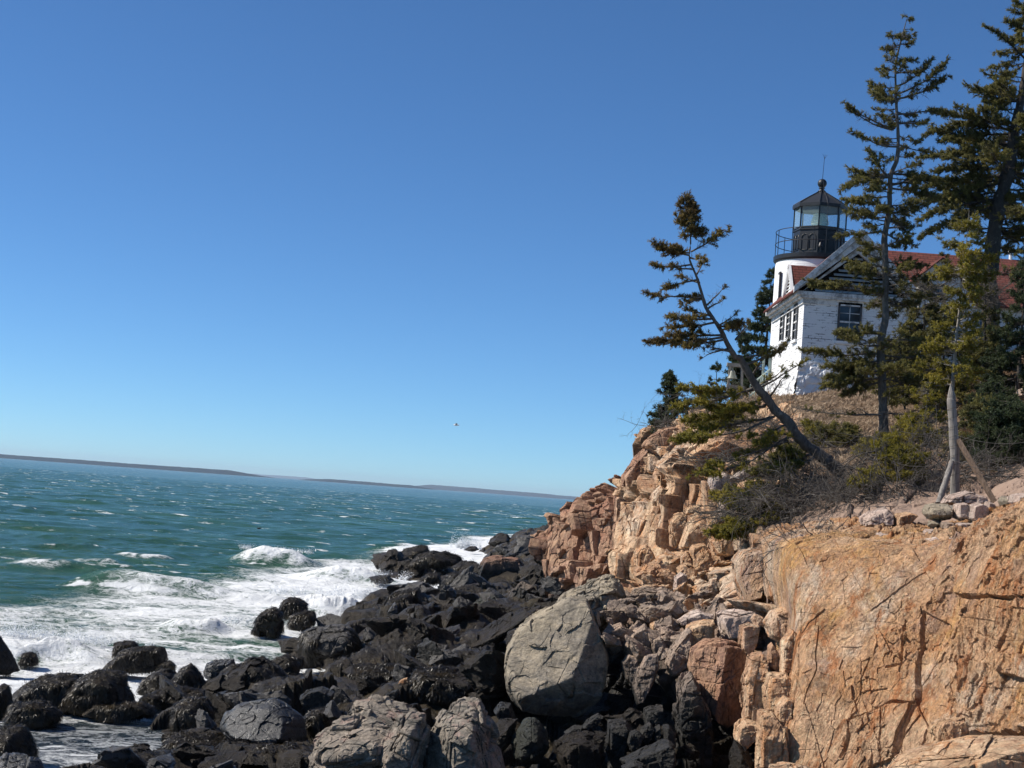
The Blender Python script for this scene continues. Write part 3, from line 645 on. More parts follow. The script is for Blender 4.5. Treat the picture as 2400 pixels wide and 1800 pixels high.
def sea_mesh(name, t, Y, mat, fine):
    tt, YY = np.meshgrid(t, Y, indexing='ij'); X = (tt*YY).ravel(); Yf = YY.ravel()
    dmin = np.maximum(np.gradient(Y)[None, :]+0*tt, np.gradient(t)[:, None]*YY).ravel()
    damp = 1-.75*smooth((44-Yf)/10)
    z = waves(X, Yf, dmin)*np.where(Yf > 60, 1, .55+.45*Yf/60)*damp; bz, bf = breakers(X, Yf)
    fd = foam_field(X, Yf); f = np.clip(np.maximum(fd, bf), 0, 1.2)
    if fine:
        P = np.stack([X, Yf, X*0], 1)
        z += bz + np.maximum(bf-.3, 0)*(.30*fbm(P*1.5, 4, 87)+.28*ridged(P*np.array([3.2, 3.2, 1]), 4, 88, .6)*.7)*np.clip(bz*1.3, 0, 1)
        z += fd*(1-smooth((42-Yf)/8)*.8)*(.07*fbm(P*2.1, 4, 89)+.10*fbm(P*.5, 3, 90))
    else:
        ins = (X/Yf > -.44) & (X/Yf < .08) & (Yf < 128) & (Yf > 18.5); z = np.where(ins, -1.2, z)
    V = np.stack([X, Yf, z], 1)
    return mk(name, V, gridf(len(t), len(Y)), mat, smoothing=True, attrs={'foam': f, 'calm': smooth((38.5-Yf)/2.5)}, kind='structure')
def sea_mat():
    t = NT('sea water')
    t.b.inputs['IOR'].default_value = 1.33; t.b.inputs['Specular IOR Level'].default_value = .32
    big = t.noise(t.pos(.03, .03, .03), 1, 4, .6)
    deep = t.mix(t.ramp(big, [(.35, 0), (.65, 1)]), (.022, .078, .050), (.038, .110, .070))
    fo = t.attr('foam'); z = t.z()
    deep = t.mix(t.ramp(t.math('ADD', t.math('MULTIPLY', z, .5), .3), [(.35, 0), (.85, .55)]), deep, (.05, .16, .11))
    deep = t.mix(t.ramp(fo, [(.12, 0), (.6, .75)]), deep, (.15, .19, .155))      # churned, sandy water in the surf
    cm = t.attr('calm'); deep = t.mix(cm, deep, (.010, .022, .030)); t.lk(t.ramp(cm, [(0, .2), (1, .75)]), t.b.inputs['Specular IOR Level'])      # the sheltered pool is clear and dark
    v1 = t.pos(.8, 1.25, 1); nd = t.n('ShaderNodeTexNoise'); t.lk(v1, nd.inputs['Vector']); nd.inputs['Scale'].default_value = .9; nd.inputs['Detail'].default_value = 4
    vm = t.n('ShaderNodeVectorMath', operation='MULTIPLY_ADD'); t.lk(nd.outputs['Color'], vm.inputs[0]); vm.inputs[1].default_value = (1.6, 1.6, 1.6); t.lk(v1, vm.inputs[2])
    lace = t.noise(vm.outputs[0], 1.5, 9, .68); lace = t.math('SUBTRACT', 1.0, t.math('MULTIPLY', t.math('ABSOLUTE', t.math('SUBTRACT', lace, .5)), 5.5))
    lace2 = t.noise(vm.outputs[0], 4.2, 8, .7); lace2 = t.math('SUBTRACT', 1.0, t.math('MULTIPLY', t.math('ABSOLUTE', t.math('SUBTRACT', lace2, .5)), 6))
    lf = t.math('MAXIMUM', lace, t.math('MULTIPLY', lace2, .85))
    f1 = t.math('ADD', t.math('MULTIPLY', fo, 1.5), t.math('SUBTRACT', t.math('MULTIPLY', lf, 1.05), 1.12))
    foam = t.ramp(f1, [(.02, 0), (.44, 1)])
    # whitecaps on the open water
    wc = t.noise(t.pos(.22, .5, 1), 1.0, 3, .5); wd = t.noise(t.pos(.9, 1.3, 1), 1.6, 7, .7); w3 = t.noise(t.pos(.014, .014, 1), 1, 3, .6)
    wq = t.math('ADD', wc, t.math('ADD', t.math('MULTIPLY', t.math('SUBTRACT', wd, .5), .55), t.math('ADD', t.math('MULTIPLY', t.math('SUBTRACT', w3, .5), .25), t.math('MULTIPLY', z, .16))))
    foam = t.math('MAXIMUM', foam, t.ramp(wq, [(.655, 0), (.72, .95)]))
    col = t.mix(foam, deep, (.82, .84, .84))
    h1 = t.noise(t.pos(.8, 1.1, 1), 1.4, 9, .72, .6); h2 = t.noise(t.pos(1, 1.2, 1), 7, 6, .7)
    n = t.bump(h1, .75, .34); n = t.bump(h2, .4, .05, n); n = t.bump(foam, .35, .06, n)
    t.lk(foam, t.b.inputs['Roughness'])
    r = t.ramp(foam, [(0, .2), (.3, .6), (1, .85)])
    return t.out(col, r, n)
M['sea'] = sea_mat()
sea_mesh('water', np.linspace(-.45, .09, 980), np.geomspace(18, 132, 1350), M['sea'], True)
tc = np.concatenate([np.linspace(-1.4, -.45, 90)[:-1], np.linspace(-.45, .09, 560), np.linspace(.09, 1.0, 90)[1:]])
sea_mesh('water', tc, np.concatenate([np.geomspace(4, 18, 30)[:-1], np.geomspace(18, 120, 200)[:-1], np.geomspace(120, 900, 900)[:-1], np.geomspace(900, 50000, 140)]), M['sea'], False)
sb = MB(); a = np.linspace(0, 2*math.pi, 49)[:-1]
# sea bed far below is never seen; distant land on the horizon
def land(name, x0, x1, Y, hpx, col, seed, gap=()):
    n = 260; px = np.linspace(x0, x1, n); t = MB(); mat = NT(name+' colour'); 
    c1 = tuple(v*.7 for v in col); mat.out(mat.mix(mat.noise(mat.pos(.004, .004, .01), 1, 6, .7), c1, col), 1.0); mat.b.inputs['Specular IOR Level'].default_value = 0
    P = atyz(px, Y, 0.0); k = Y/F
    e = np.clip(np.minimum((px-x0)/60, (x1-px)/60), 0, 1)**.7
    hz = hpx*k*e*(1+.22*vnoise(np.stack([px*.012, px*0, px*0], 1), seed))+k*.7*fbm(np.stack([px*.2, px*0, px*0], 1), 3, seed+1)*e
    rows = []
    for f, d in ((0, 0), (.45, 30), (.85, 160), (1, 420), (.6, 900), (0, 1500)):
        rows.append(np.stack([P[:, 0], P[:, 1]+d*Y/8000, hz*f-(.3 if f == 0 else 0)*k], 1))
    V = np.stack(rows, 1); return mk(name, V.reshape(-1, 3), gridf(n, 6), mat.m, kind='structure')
land('hills', -800, 570, 7000, 10, (.016, .036, .058), 3)  # haze blue painted into the land's own colour, paler for the farther strips
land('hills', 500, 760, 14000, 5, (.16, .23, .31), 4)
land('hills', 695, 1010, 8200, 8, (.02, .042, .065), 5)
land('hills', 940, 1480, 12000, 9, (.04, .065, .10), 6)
# ------------------------------------------------------------------ spray thrown up by breaking waves
def spray():
    rng = np.random.RandomState(9); P = []; Rr = []
    for (px, py, Y, wx, hz, n, lean) in [(60, 1478, 48.5, 2.2, 1.15, 9000, .0), (200, 1500, 48, 1.5, .75, 6000, .0), (835, 1400, 75, 1.6, 1.5, 7000, .35), (700, 1420, 74, 2.4, .7, 5000, .1), (1090, 1262, 150, 2.0, 1.9, 5000, .15), (640, 1285, 116, 2.6, .5, 3500, 0), (1190, 1248, 170, 3.5, 1.2, 2500, 0), (560, 1450, 58, .8, .6, 1800, .3), (880, 1355, 92, 1.6, .8, 2500, .2), (1040, 1395, 76, 1.2, .4, 1500, 0)]:
        c = at(px, py, Y); c[2] = 0; c = atyz(px, Y, 0.0)
        jets = rng.normal(0, wx*.5, max(5, n//250)); j = rng.randint(0, len(jets), n); top = rng.uniform(.3, 1, len(jets))[j]*hz
        u = rng.rand(n)**1.5; x = jets[j]+rng.normal(0, .10*wx, n)*(.4+u)+lean*u*wx; z = u*top+rng.normal(0, .05, n); y = rng.normal(0, .3, n)*(.5+u)
        P.append(c+np.stack([x, y, z+.1], 1)); Rr.append(rng.uniform(.2, 1, n)**2*(.021*Y/48*(1.15-u)))
    P = np.concatenate(P); Rr = np.concatenate(Rr); n = len(P)
    T = np.array([[1, 1, 1], [1, -1, -1], [-1, 1, -1], [-1, -1, 1]], float)
    Q = rng.normal(0, 1, (n, 3, 3)); V = P[:, None]+np.einsum('ij,njk->nik', T, Q*.45)*Rr[:, None, None]
    i = np.arange(n*4).reshape(n, 4); Fc = np.stack([i[:, [0, 1, 2]], i[:, [0, 3, 1]], i[:, [0, 2, 3]], i[:, [1, 3, 2]]], 1).reshape(-1, 3)
    t = NT('white spray'); t.out((.9, .92, .93), .8); t.b.inputs['Subsurface Weight'].default_value = 0
    mk('sea_spray', V.reshape(-1, 3), Fc, t.m, kind='stuff', label='white spray flying off waves that break on the dark rocks')
spray()
# ------------------------------------------------------------------ boulders and blocks, each a thing
def Z(ox, oy, s_): return lambda pts: [(ox+x/s_, oy+y/s_) for x, y in pts]
zl = Z(0, 1400, 4.148); zm = Z(400, 1400, 4.148); zr = Z(700, 1220, 3.687); zg = Z(1160, 1350, 3.687); zh = Z(1260, 960, 3.687); zt = Z(1800, 860, 3.687)
_seed = [0]
def rock(poly, Y, thick, mat, label, name='boulder', weed=0, wl=.13, ww=.0055, res=5, cond=None, **k):
    _seed[0] += 1; k.setdefault('seed', _seed[0])
    if mat in ('tan', 'pale', 'orange', 'red', 'greybrown'): k.setdefault('taper', .16); k.setdefault('p', 60)
    elif mat == 'dark': k.setdefault('taper', .32); k.setdefault('p', 36)
    if mat in ('dark', 'shiny') and min(p[0] for p in poly) < 720:      # seat rocks in the water and weed
        my = sum(p[1] for p in poly)/len(poly); poly = [(x, y+(10*40/Y if y > my else 0)) for x, y in poly]
    o, V, Fc = hull_rock(name, poly, Y, thick, M[mat], label, res=res, **k)
    if weed: weed_on(o, V, Fc, int(weed*1.6), wl, ww, k['seed'], cond)
    return o
G1 = 'black boulders covered in seaweed along the waterline'
# left group, in and beside the pool
rock(zl([(-120, 350), (0, 372), (80, 480), (150, 580), (208, 670), (130, 700), (-120, 740)]), 41, 1.6, 'dark', 'black pointed rock cut off by the left edge of the photo, standing in white foam', weed=2500, res=6)
rock(zl([(190, 600), (225, 545), (290, 528), (350, 560), (372, 600), (330, 630), (210, 625)]), 43, .5, 'dark', 'small black rock just right of the pointed rock at the left edge', weed=900, group=G1)
rock(zl([(1095, 520), (1110, 440), (1180, 425), (1300, 425), (1345, 465), (1300, 530), (1180, 550)]), 45, .9, 'dark', 'low black rock just behind the flat-topped boulder in the foam', weed=1500, group=G1)
rock(zl([(960, 690), (1050, 600), (1150, 530), (1300, 480), (1500, 455), (1600, 490), (1630, 560), (1610, 640), (1480, 690), (1200, 705)]), 42.6, 1.5, 'dark', 'long flat-topped black boulder alone in the foam above the pool', weed=6000, res=6, group=G1)
rock(zl([(1500, 690), (1560, 640), (1650, 615), (1705, 660), (1700, 705), (1560, 712)]), 42.2, .5, 'dark', 'small dark knob at the right foot of the flat-topped boulder in the foam', weed=900, group=G1)
rock(zl([(60, 1000), (180, 900), (330, 800), (560, 745), (740, 735), (810, 790), (820, 950), (760, 1060), (400, 1085), (180, 1060)]), 35.4, 1.8, 'dark', 'broad seaweed-covered boulder left of the pool, its left hump', weed=12000, res=6, group=G1)
rock(zl([(640, 1040), (640, 900), (790, 780), (930, 715), (1120, 725), (1220, 780), (1260, 880), (1310, 1000), (1200, 1060), (860, 1085)]), 35, 1.9, 'dark', 'humped black boulder behind the pool with glistening seaweed on its back', weed=13000, res=6, group=G1)
rock(zl([(40, 1130), (130, 1040), (330, 1008), (480, 1040), (600, 1110), (560, 1170), (380, 1205), (90, 1195)]), 33, 1.1, 'dark', 'low olive mound of seaweed at the left corner of the pool', weed=9000, res=6, group=G1)
rock(zl([(800, 1100), (930, 1030), (1100, 1012), (1350, 1015), (1470, 1060), (1490, 1090), (1300, 1125), (950, 1130)]), 34.3, .9, 'dark', 'long low ledge of seaweed along the back of the pool', weed=7000, group=G1)
rock(zl([(1370, 970), (1430, 945), (1540, 950), (1610, 990), (1560, 1015), (1400, 1010)]), 36, .5, 'dark', 'small dark rock where the narrow channel enters the pool', weed=1200, group=G1)
rock(zl([(-90, 1000), (20, 840), (90, 870), (110, 1000), (120, 1150), (60, 1250), (-90, 1250)]), 33.8, 1.2, 'dark', 'shaggy black rock at the left edge beside the low olive mound', weed=3000, group=G1)
rock(zl([(-90, 1270), (100, 1250), (220, 1250), (290, 1340), (350, 1420), (345, 1500), (240, 1560), (-90, 1600)]), 28.5, 1.6, 'dark', 'square black boulder at the left edge below the pool', weed=3000, res=6)
rock(zl([(-90, 1580), (120, 1500), (220, 1530), (340, 1540), (420, 1620), (480, 1720), (100, 1790), (-90, 1800)]), 26.8, 1.4, 'shiny', 'wet glinting rock in the bottom left corner of the photo', res=6)
rock(zl([(1330, 880), (1420, 780), (1560, 700), (1680, 720), (1760, 830), (1740, 940), (1560, 960), (1400, 940)]), 38.6, 1.1, 'dark', 'rounded seaweed rock leaning against the peaked rock by the channel', weed=5000, group=G1)
rock(zl([(1660, 900), (1700, 760), (1800, 670), (1862, 640), (1940, 730), (1990, 830), (1980, 900), (1850, 930)]), 38, 1.2, 'dark', 'peaked black rock beside the channel left of the big black dome', weed=5000, res=6, group=G1)
rock(zl([(1340, 960), (1500, 900), (1750, 880), (2000, 900), (2050, 1000), (1900, 1060), (1600, 1010)]), 36.6, 1.2, 'dark', 'low ledge of brown seaweed below the peaked black rock', weed=7000, group=G1)
# centre left
rock(zm([(305, 700), (340, 640), (450, 600), (620, 590), (640, 700), (520, 780), (380, 790)]), 39.8, .9, 'shiny', 'small wet grey dome shining behind the big black dome', res=6)
rock(zm([(400, 860), (470, 740), (620, 640), (760, 560), (900, 562), (1010, 620), (1080, 700), (1190, 800), (1200, 920), (1050, 980), (750, 1010), (520, 1000)]), 38.6, 2.2, 'dark', 'big black dome of rock left of centre with its dark side to the camera', weed=9000, res=7, cond=lambda P, N: (N[:, 2] > .25))
rock(zm([(1000, 600), (1120, 550), (1200, 580), (1265, 680), (1200, 740), (1060, 720)]), 40.6, .8, 'dark', 'rounded black rock tucked against the right side of the big black dome', weed=2500, group=G1)
rock(zm([(1200, 600), (1240, 565), (1290, 580), (1290, 620), (1230, 630)]), 41.5, .4, 'dark', 'tiny black knob in the foam between the black dome and the draped ledge', weed=400, group=G1)
rock(zm([(-20, 1200), (20, 1060), (140, 980), (330, 970), (400, 1090), (400, 1280), (330, 1400), (100, 1440)]), 33, 1.5, 'dark', 'black block with shaggy seaweed left of the shiny boulder', weed=8000, res=6)
rock(zm([(480, 1230), (520, 1120), (640, 1030), (800, 1000), (1010, 965), (1110, 1000), (1200, 1080), (1290, 1150), (1340, 1290), (1250, 1420), (1000, 1460), (700, 1400), (540, 1320)]), 30.6, 2.0, 'shiny', 'big smooth wet boulder flashing silver in the sun', res=7, front=[(-.40, -.70, .60, .50), (-.75, -.3, .55, .70), (-.1, -.8, .55, .56)], nf=0, rough=.6, p=40, jb=.6)
rock(zm([(-180, 1480), (0, 1330), (180, 1280), (350, 1290), (560, 1350), (600, 1470), (400, 1560), (0, 1580)]), 30.6, 1.6, 'dark', 'sloping heap of brown seaweed below the shaggy black block', weed=12000, res=6, group=G1)
rock(zm([(780, 1560), (850, 1440), (980, 1420), (1080, 1480), (1080, 1590), (900, 1650)]), 28.5, .9, 'dark', 'round seaweed rock in front of the silver boulder', weed=4500, group=G1)
rock(zm([(1080, 1530), (1120, 1420), (1200, 1410), (1260, 1480), (1230, 1570), (1130, 1600)]), 28.8, .7, 'dark', 'small seaweed rock between the silver boulder and the banded outcrop', weed=2500, group=G1)
rock(zm([(1250, 960), (1340, 900), (1480, 870), (1590, 930), (1570, 1040), (1420, 1080), (1280, 1040)]), 34, .9, 'greybrown', 'reddish brown pitted rock behind the silver boulder', res=5)
rock(zm([(1480, 1130), (1510, 1050), (1560, 990), (1610, 1010), (1650, 1110), (1690, 1180), (1560, 1200)]), 31.5, .6, 'slab', 'small upright dark rock at the left foot of the banded outcrop')
rock(zm([(1310, 1150), (1400, 1090), (1520, 1080), (1560, 1180), (1500, 1290), (1350, 1270)]), 31.8, .8, 'dark', 'seaweed rock left of the small upright dark rock', weed=3000, group=G1)
# the cluster standing in the surf
rock(zm([(750, 240), (790, 170), (880, 140), (900, 95), (980, 90), (1070, 130), (1095, 230), (1060, 320), (960, 340), (800, 310)]), 55, 1.3, 'dark', 'front left rock of the three seaweed rocks standing in the surf', weed=5000, res=6, wl=.2, ww=.008)
rock(zm([(1040, 140), (1080, 60), (1150, 0), (1240, 0), (1320, 60), (1325, 120), (1260, 150), (1130, 175)]), 60, 1.5, 'dark', 'rear rock of the three seaweed rocks standing in the surf', weed=4000, res=6, wl=.2, ww=.008)
rock(zm([(1140, 230), (1200, 160), (1330, 125), (1395, 140), (1405, 200), (1350, 250), (1220, 285)]), 58, 1.2, 'dark', 'front right rock of the three seaweed rocks standing in the surf', weed=4000, res=6, wl=.2, ww=.008)
# draped ledge and the slabs behind
rock(zm([(1255, 420), (1270, 330), (1400, 270), (1600, 265), (1760, 300), (1850, 400), (1800, 520), (1650, 580), (1400, 590), (1300, 560)]), 46, 2.0, 'slab', 'grey ledge at the water with a curtain of seaweed hanging down its front', weed=14000, res=7, wl=.28, ww=.006, cond=lambda P, N: (fbm(P*1.1, 2, 3) < .12) & (N[:, 2] < .75), front=[(-.3, -.7, .75, .7)])
rock(zr([(530, 760), (640, 690), (790, 650), (900, 510), (960, 505), (1030, 560), (1040, 640), (1060, 780), (960, 860), (640, 880), (450, 870)]), 58, 2.6, 'dark', 'black seaweed peak at the water left of the narrow foam inlet', weed=9000, res=7, wl=.2, ww=.008)
rock(zr([(640, 1060), (720, 980), (800, 900), (900, 830), (1000, 790), (1010, 880), (960, 960), (880, 1090), (760, 1110)]), 50, 1.5, 'slab', 'cracked flat grey slab tilted towards the sea in the middle of the dark rocks', res=7, front=[(-.25, -.62, .85, .38)], rough=.6, taper=.3)
rock(zr([(1010, 740), (1080, 730), (1180, 840), (1290, 960), (1300, 1010), (1180, 1060), (1010, 1010), (990, 860)]), 50.4, 1.6, 'dark', 'black angular block right of the cracked flat slab', res=6)
rock(zr([(1280, 1180), (1330, 1110), (1440, 1060), (1480, 1090), (1450, 1170), (1380, 1230), (1290, 1240)]), 44, 1.0, 'slab', 'small flat dark slab right of the hanging seaweed', res=6, front=[(-.3, -.5, .85, .5)], rough=.6)
rock(zr([(1080, 1130), (1180, 1060), (1290, 1070), (1300, 1170), (1200, 1260), (1070, 1260)]), 44.5, 1.2, 'slab', 'grey slab partly overgrown by brown seaweed in the middle of the shore', weed=2500, res=6, front=[(-.3, -.5, .85, .5)], rough=.6)
rock(zr([(1380, 1050), (1550, 950), (1800, 800), (1960, 740), (2100, 730), (2060, 850), (1900, 960), (1700, 1130), (1480, 1160)]), 46, 2.2, 'dark', 'long black ledge sloping up behind the big grey boulder', res=7)
rock(zr([(1790, 1060), (1800, 960), (1900, 920), (1990, 1000), (1950, 1120), (1830, 1130)]), 40, 1.0, 'dark', 'rounded black rock against the upper left of the big grey boulder', res=5)
rock(zr([(360, 1300), (480, 1220), (700, 1230), (900, 1220), (1000, 1250), (980, 1360), (800, 1410), (480, 1400)]), 41, 2.0, 'dark', 'long mound of hanging brown seaweed in the middle of the dark shore', weed=16000, res=6, wl=.15, ww=.006, group=G1)
rock(zr([(950, 1390), (1010, 1290), (1220, 1260), (1450, 1290), (1580, 1420), (1500, 1560), (1200, 1590), (980, 1500)]), 36.5, 2.2, 'dark', 'wide apron of matted seaweed left of the big grey boulder', weed=26000, res=6, wl=.14, ww=.007, group=G1)
rock(zr([(850, 1130), (920, 1060), (1050, 1040), (1090, 1130), (1030, 1230), (900, 1240)]), 44, 1.4, 'dark', 'mound of long hair-like seaweed below the cracked flat slab', weed=7000, wl=.2, ww=.006, group=G1)
rock(zr([(600, 980), (660, 950), (710, 970), (690, 1030), (620, 1040)]), 49.5, .5, 'slab', 'small rounded grey stone at the left foot of the cracked slab')
rock(zr([(1380, 900), (1420, 790), (1560, 650), (1680, 600), (1800, 610), (1840, 700), (1890, 750), (1780, 850), (1640, 950), (1450, 950)]), 60, 2.8, 'greenrock', 'rounded green tinged boulder behind the dark ledge, brown weed at its foot', weed=2500, res=7, cond=lambda P, N: N[:, 0] < -.2)
rock(zr([(1180, 720), (1220, 640), (1330, 600), (1440, 620), (1440, 720), (1360, 790), (1210, 780)]), 64, 2.2, 'dark', 'round shaggy mound of seaweed right of the narrow foam inlet', weed=9000, wl=.3, ww=.008, group=G1)
rock(zr([(1530, 560), (1570, 400), (1600, 330), (1700, 300), (1900, 325), (1960, 420), (1970, 560), (1800, 610), (1600, 610)]), 82, 3.0, 'red', 'blocky boulder with a pink sunlit top among the black rocks', res=6, front=[(-.2, -.35, .9, .8)], rough=.7)
rock(zr([(1660, 590), (1690, 530), (1790, 520), (1850, 580), (1800, 620), (1690, 620)]), 78, 1.0, 'dark', 'small black rock at the foot of the boulder with the pink top')
rock(zr([(660, 400), (760, 310), (880, 270), (1000, 215), (1100, 215), (1130, 260), (1060, 330), (900, 410), (760, 410)]), 102, 4.0, 'dark', 'black wedge of rock at the tip of the point', weed=5000, res=6, wl=.3, ww=.012)
rock(zr([(950, 370), (1040, 290), (1180, 250), (1290, 280), (1400, 300), (1400, 370), (1240, 400), (1020, 410)]), 98, 3.5, 'dark', 'broad black rock second from the tip of the point', weed=5000, res=6, wl=.3, ww=.012)
rock(zr([(1330, 400), (1400, 350), (1520, 350), (1560, 390), (1500, 440), (1380, 440)]), 92, 2.0, 'dark', 'black rock left of the boulder with the pink top', weed=1500, wl=.25, ww=.011)
rock(zr([(1030, 520), (1130, 450), (1210, 450), (1225, 500), (1180, 550), (1060, 550)]), 86, 1.6, 'dark', 'black rock at the right end of the foam inlet', weed=1500, wl=.25, ww=.011)
rock(zr([(1240, 520), (1300, 460), (1440, 430), (1530, 470), (1500, 560), (1330, 590), (1250, 570)]), 84, 2.4, 'dark', 'flat seaweed shelf left of the boulder with the pink top', weed=5000, wl=.25, ww=.011, group=G1)
rock(zr([(600, 490), (700, 470), (790, 470), (828, 520), (790, 550), (680, 550)]), 87, 1.5, 'dark', 'small dark rock awash in the white surf off the point', weed=800, group=G1)
rock(zr([(1630, 200), (1660, 150), (1740, 108), (1800, 115), (1840, 170), (1800, 215), (1680, 230)]), 148, 4.5, 'dark', 'far black rock right behind the leaping spray', res=5)
rock(zr([(1420, 255), (1480, 225), (1530, 220), (1560, 255), (1500, 275)]), 142, 2.0, 'dark', 'lowest far rock, left of the far black rock behind the point')
rock(zr([(1950, 170), (1990, 125), (2060, 115), (2100, 150), (2080, 200), (1980, 210)]), 128, 3.0, 'dark', 'black rock at the waterline just left of the red headland')
rock(zr([(2070, 110), (2090, 55), (2140, 30), (2230, 35), (2250, 120), (2160, 160)]), 112, 4.0, 'dark', 'highest black rock behind the top left of the red headland')
rock(zr([(2010, 260), (2060, 200), (2140, 180), (2180, 240), (2120, 320), (2030, 310)]), 100, 2.5, 'dark', 'black block stepping up to the left wall of the red headland')
rock(zr([(1840, 270), (1900, 220), (2000, 220), (2030, 270), (1960, 310), (1870, 310)]), 118, 2.5, 'dark', 'flat black rock between the far rock and the headland', weed=1000, wl=.25, ww=.011)
rock(zr([(1960, 420), (2000, 350), (2100, 340), (2130, 420), (2060, 480), (1980, 480)]), 84, 2.0, 'dark', 'black block right of the boulder with the pink top')
rock(zr([(1890, 620), (1920, 560), (2040, 540), (2080, 600), (2020, 660), (1910, 660)]), 70, 1.8, 'dark', 'dark block at the left foot of the red headland')
rock(zr([(2060, 720), (2070, 600), (2100, 560), (2170, 590), (2200, 680), (2150, 760)]), 57, 1.4, 'dark', 'blackened stack against the base of the red headland', res=5)
rock(zr([(745, 1530), (760, 1490), (860, 1455), (878, 1490), (850, 1530), (790, 1560)]), 32, .35, 'red', 'loose orange stone lying behind the banded outcrop', cat='stone', name='stone')
rock(zr([(858, 1410), (880, 1375), (940, 1355), (960, 1400), (900, 1425)]), 36, .35, 'tan', 'small pale stone on the seaweed above the loose orange stone', cat='stone', name='stone')
# outcrops in front
ZO = Z(600, 1200, 2.766)
rock(ZO([(320, 1650), (330, 1520), (400, 1400), (560, 1330), (720, 1290), (860, 1330), (960, 1420), (1000, 1560), (960, 1740), (320, 1760)]), 25.6, 2.4, 'outcrop', 'broad banded grey outcrop at the bottom, left of centre', cat='outcrop', name='outcrop', res=7, p=12, rough=1.5, blk=.55)
rock(ZO([(620, 1310), (640, 1230), (760, 1190), (900, 1215), (1040, 1280), (1060, 1330), (940, 1400), (760, 1380)]), 27.2, 1.8, 'outcrop', 'pinkish hump crowning the banded outcrop, behind the loose orange stone', cat='outcrop', name='outcrop', res=7, rough=1.3, blk=.5)
rock(ZO([(800, 1480), (860, 1400), (1000, 1290), (1110, 1300), (1120, 1420), (1100, 1560), (1090, 1760), (800, 1760)]), 25.0, 1.6, 'outcrop', 'grey rib of rock in the middle of the bottom outcrop', cat='outcrop', name='outcrop', res=7, rough=1.4, blk=.45)
rock(ZO([(1100, 1560), (1120, 1450), (1200, 1300), (1280, 1220), (1400, 1190), (1480, 1230), (1540, 1360), (1600, 1500), (1640, 1760), (1090, 1780)]), 25.4, 2.4, 'outcrop', 'steep pale-crested outcrop at the bottom, left of the green streaked rocks', cat='outcrop', name='outcrop', res=7, p=12, rough=1.5, blk=.5)
rock(ZO([(1540, 1290), (1580, 1230), (1650, 1240), (1680, 1330), (1600, 1380)]), 28.6, .8, 'greybrown', 'brown stone between the pale crest and the big grey boulder')
# the big grey boulder and its neighbours
rock(zg([(78, 850), (105, 650), (185, 460), (320, 350), (480, 260), (640, 170), (790, 200), (850, 330), (930, 520), (968, 700), (950, 900), (905, 1050), (760, 1160), (560, 1195), (370, 1180), (180, 1120), (100, 980)]), 31.4, 3.0, 'grey', 'huge smooth grey boulder, the largest on the shore, below the red headland', res=7, front=[(-.40, -.74, .50, .62), (.10, -.8, -.50, .93), (-.75, -.5, .15, .80), (.55, -.75, .2, .86)], nf=0, rough=.6, taper=.12, p=90, blk=1.0, jb=.1)
rock(zg([(400, 380), (620, 120), (790, 40), (900, 0), (1040, 15), (1130, 160), (1110, 350), (960, 520), (780, 560), (480, 500)]), 34.6, 2.4, 'grey', 'layered grey ridge of rock rising right behind the huge grey boulder', cat='outcrop', name='outcrop', res=7, rough=1.4, blk=.5)
# tumbled rocks between the grey boulder and the orange face
def b(pts, Y, th, mat, label, **k): return rock(zg(pts), Y, th, mat, label, **k)
b([(830, 330), (870, 295), (905, 320), (920, 430), (880, 470), (840, 400)], 31.6, .5, 'grey', 'small pale block wedged at the top right shoulder of the huge grey boulder')
b([(960, 300), (1020, 240), (1140, 230), (1170, 330), (1130, 420), (1000, 400)], 33.5, .9, 'greybrown', 'grey block above the dark cleft beside the huge grey boulder', res=6)
b([(960, 500), (1000, 430), (1090, 410), (1150, 480), (1120, 620), (1020, 690), (965, 620)], 31.6, .9, 'greybrown', 'craggy block at the head of the dark cleft', res=6)
b([(1100, 600), (1170, 480), (1290, 410), (1350, 490), (1340, 620), (1240, 700), (1130, 680)], 31, .9, 'greybrown', 'upper rock of the jagged rib in the tumbled middle', res=6)
b([(1090, 740), (1150, 680), (1240, 700), (1240, 860), (1190, 960), (1120, 880)], 30.4, .8, 'greybrown', 'lower rock of the jagged rib in the tumbled middle', res=6)
b([(1190, 960), (1240, 800), (1300, 690), (1400, 680), (1420, 780), (1370, 920), (1280, 1080), (1220, 1110)], 29.4, .8, 'greybrown', 'sunlit spearhead-shaped rock standing over the dark hole', res=6)
b([(1160, 170), (1230, 110), (1420, 110), (1560, 140), (1620, 300), (1560, 380), (1400, 340), (1220, 280)], 34.6, 1.5, 'greybrown', 'step of broken brown blocks below the tan ledges', res=7, rough=1.6, blk=.35)
b([(1180, 390), (1210, 300), (1330, 280), (1470, 330), (1460, 400), (1330, 430)], 33.4, .9, 'greybrown', 'flat broken slab in the middle of the tumbled rocks', res=6, rough=1.3)
b([(1335, 420), (1400, 370), (1500, 365), (1570, 440), (1540, 580), (1450, 600), (1350, 520)], 31.8, .9, 'tan', 'smooth round brown boulder in the middle of the tumbled rocks', res=6, rough=.7)
b([(1345, 620), (1350, 540), (1430, 520), (1480, 600), (1470, 720), (1390, 720)], 30.6, .6, 'greybrown', 'knobbly rock under the round brown boulder', res=5)
b([(1470, 760), (1510, 640), (1560, 560), (1660, 440), (1700, 480), (1700, 640), (1640, 800), (1560, 860), (1500, 840)], 29.6, 1.0, 'greybrown', 'tall fluted rock left of the red block', res=6, rough=1.3)
b([(1640, 560), (1660, 430), (1790, 380), (1890, 375), (1900, 520), (1800, 610), (1700, 610)], 30.2, 1.0, 'tan', 'square pale tan block catching the sun, left of the white boulder', res=6)
b([(1560, 380), (1620, 340), (1750, 290), (1890, 330), (1880, 380), (1720, 430), (1600, 440)], 31.6, .9, 'pale', 'low pinkish slab above the square tan block', res=6)
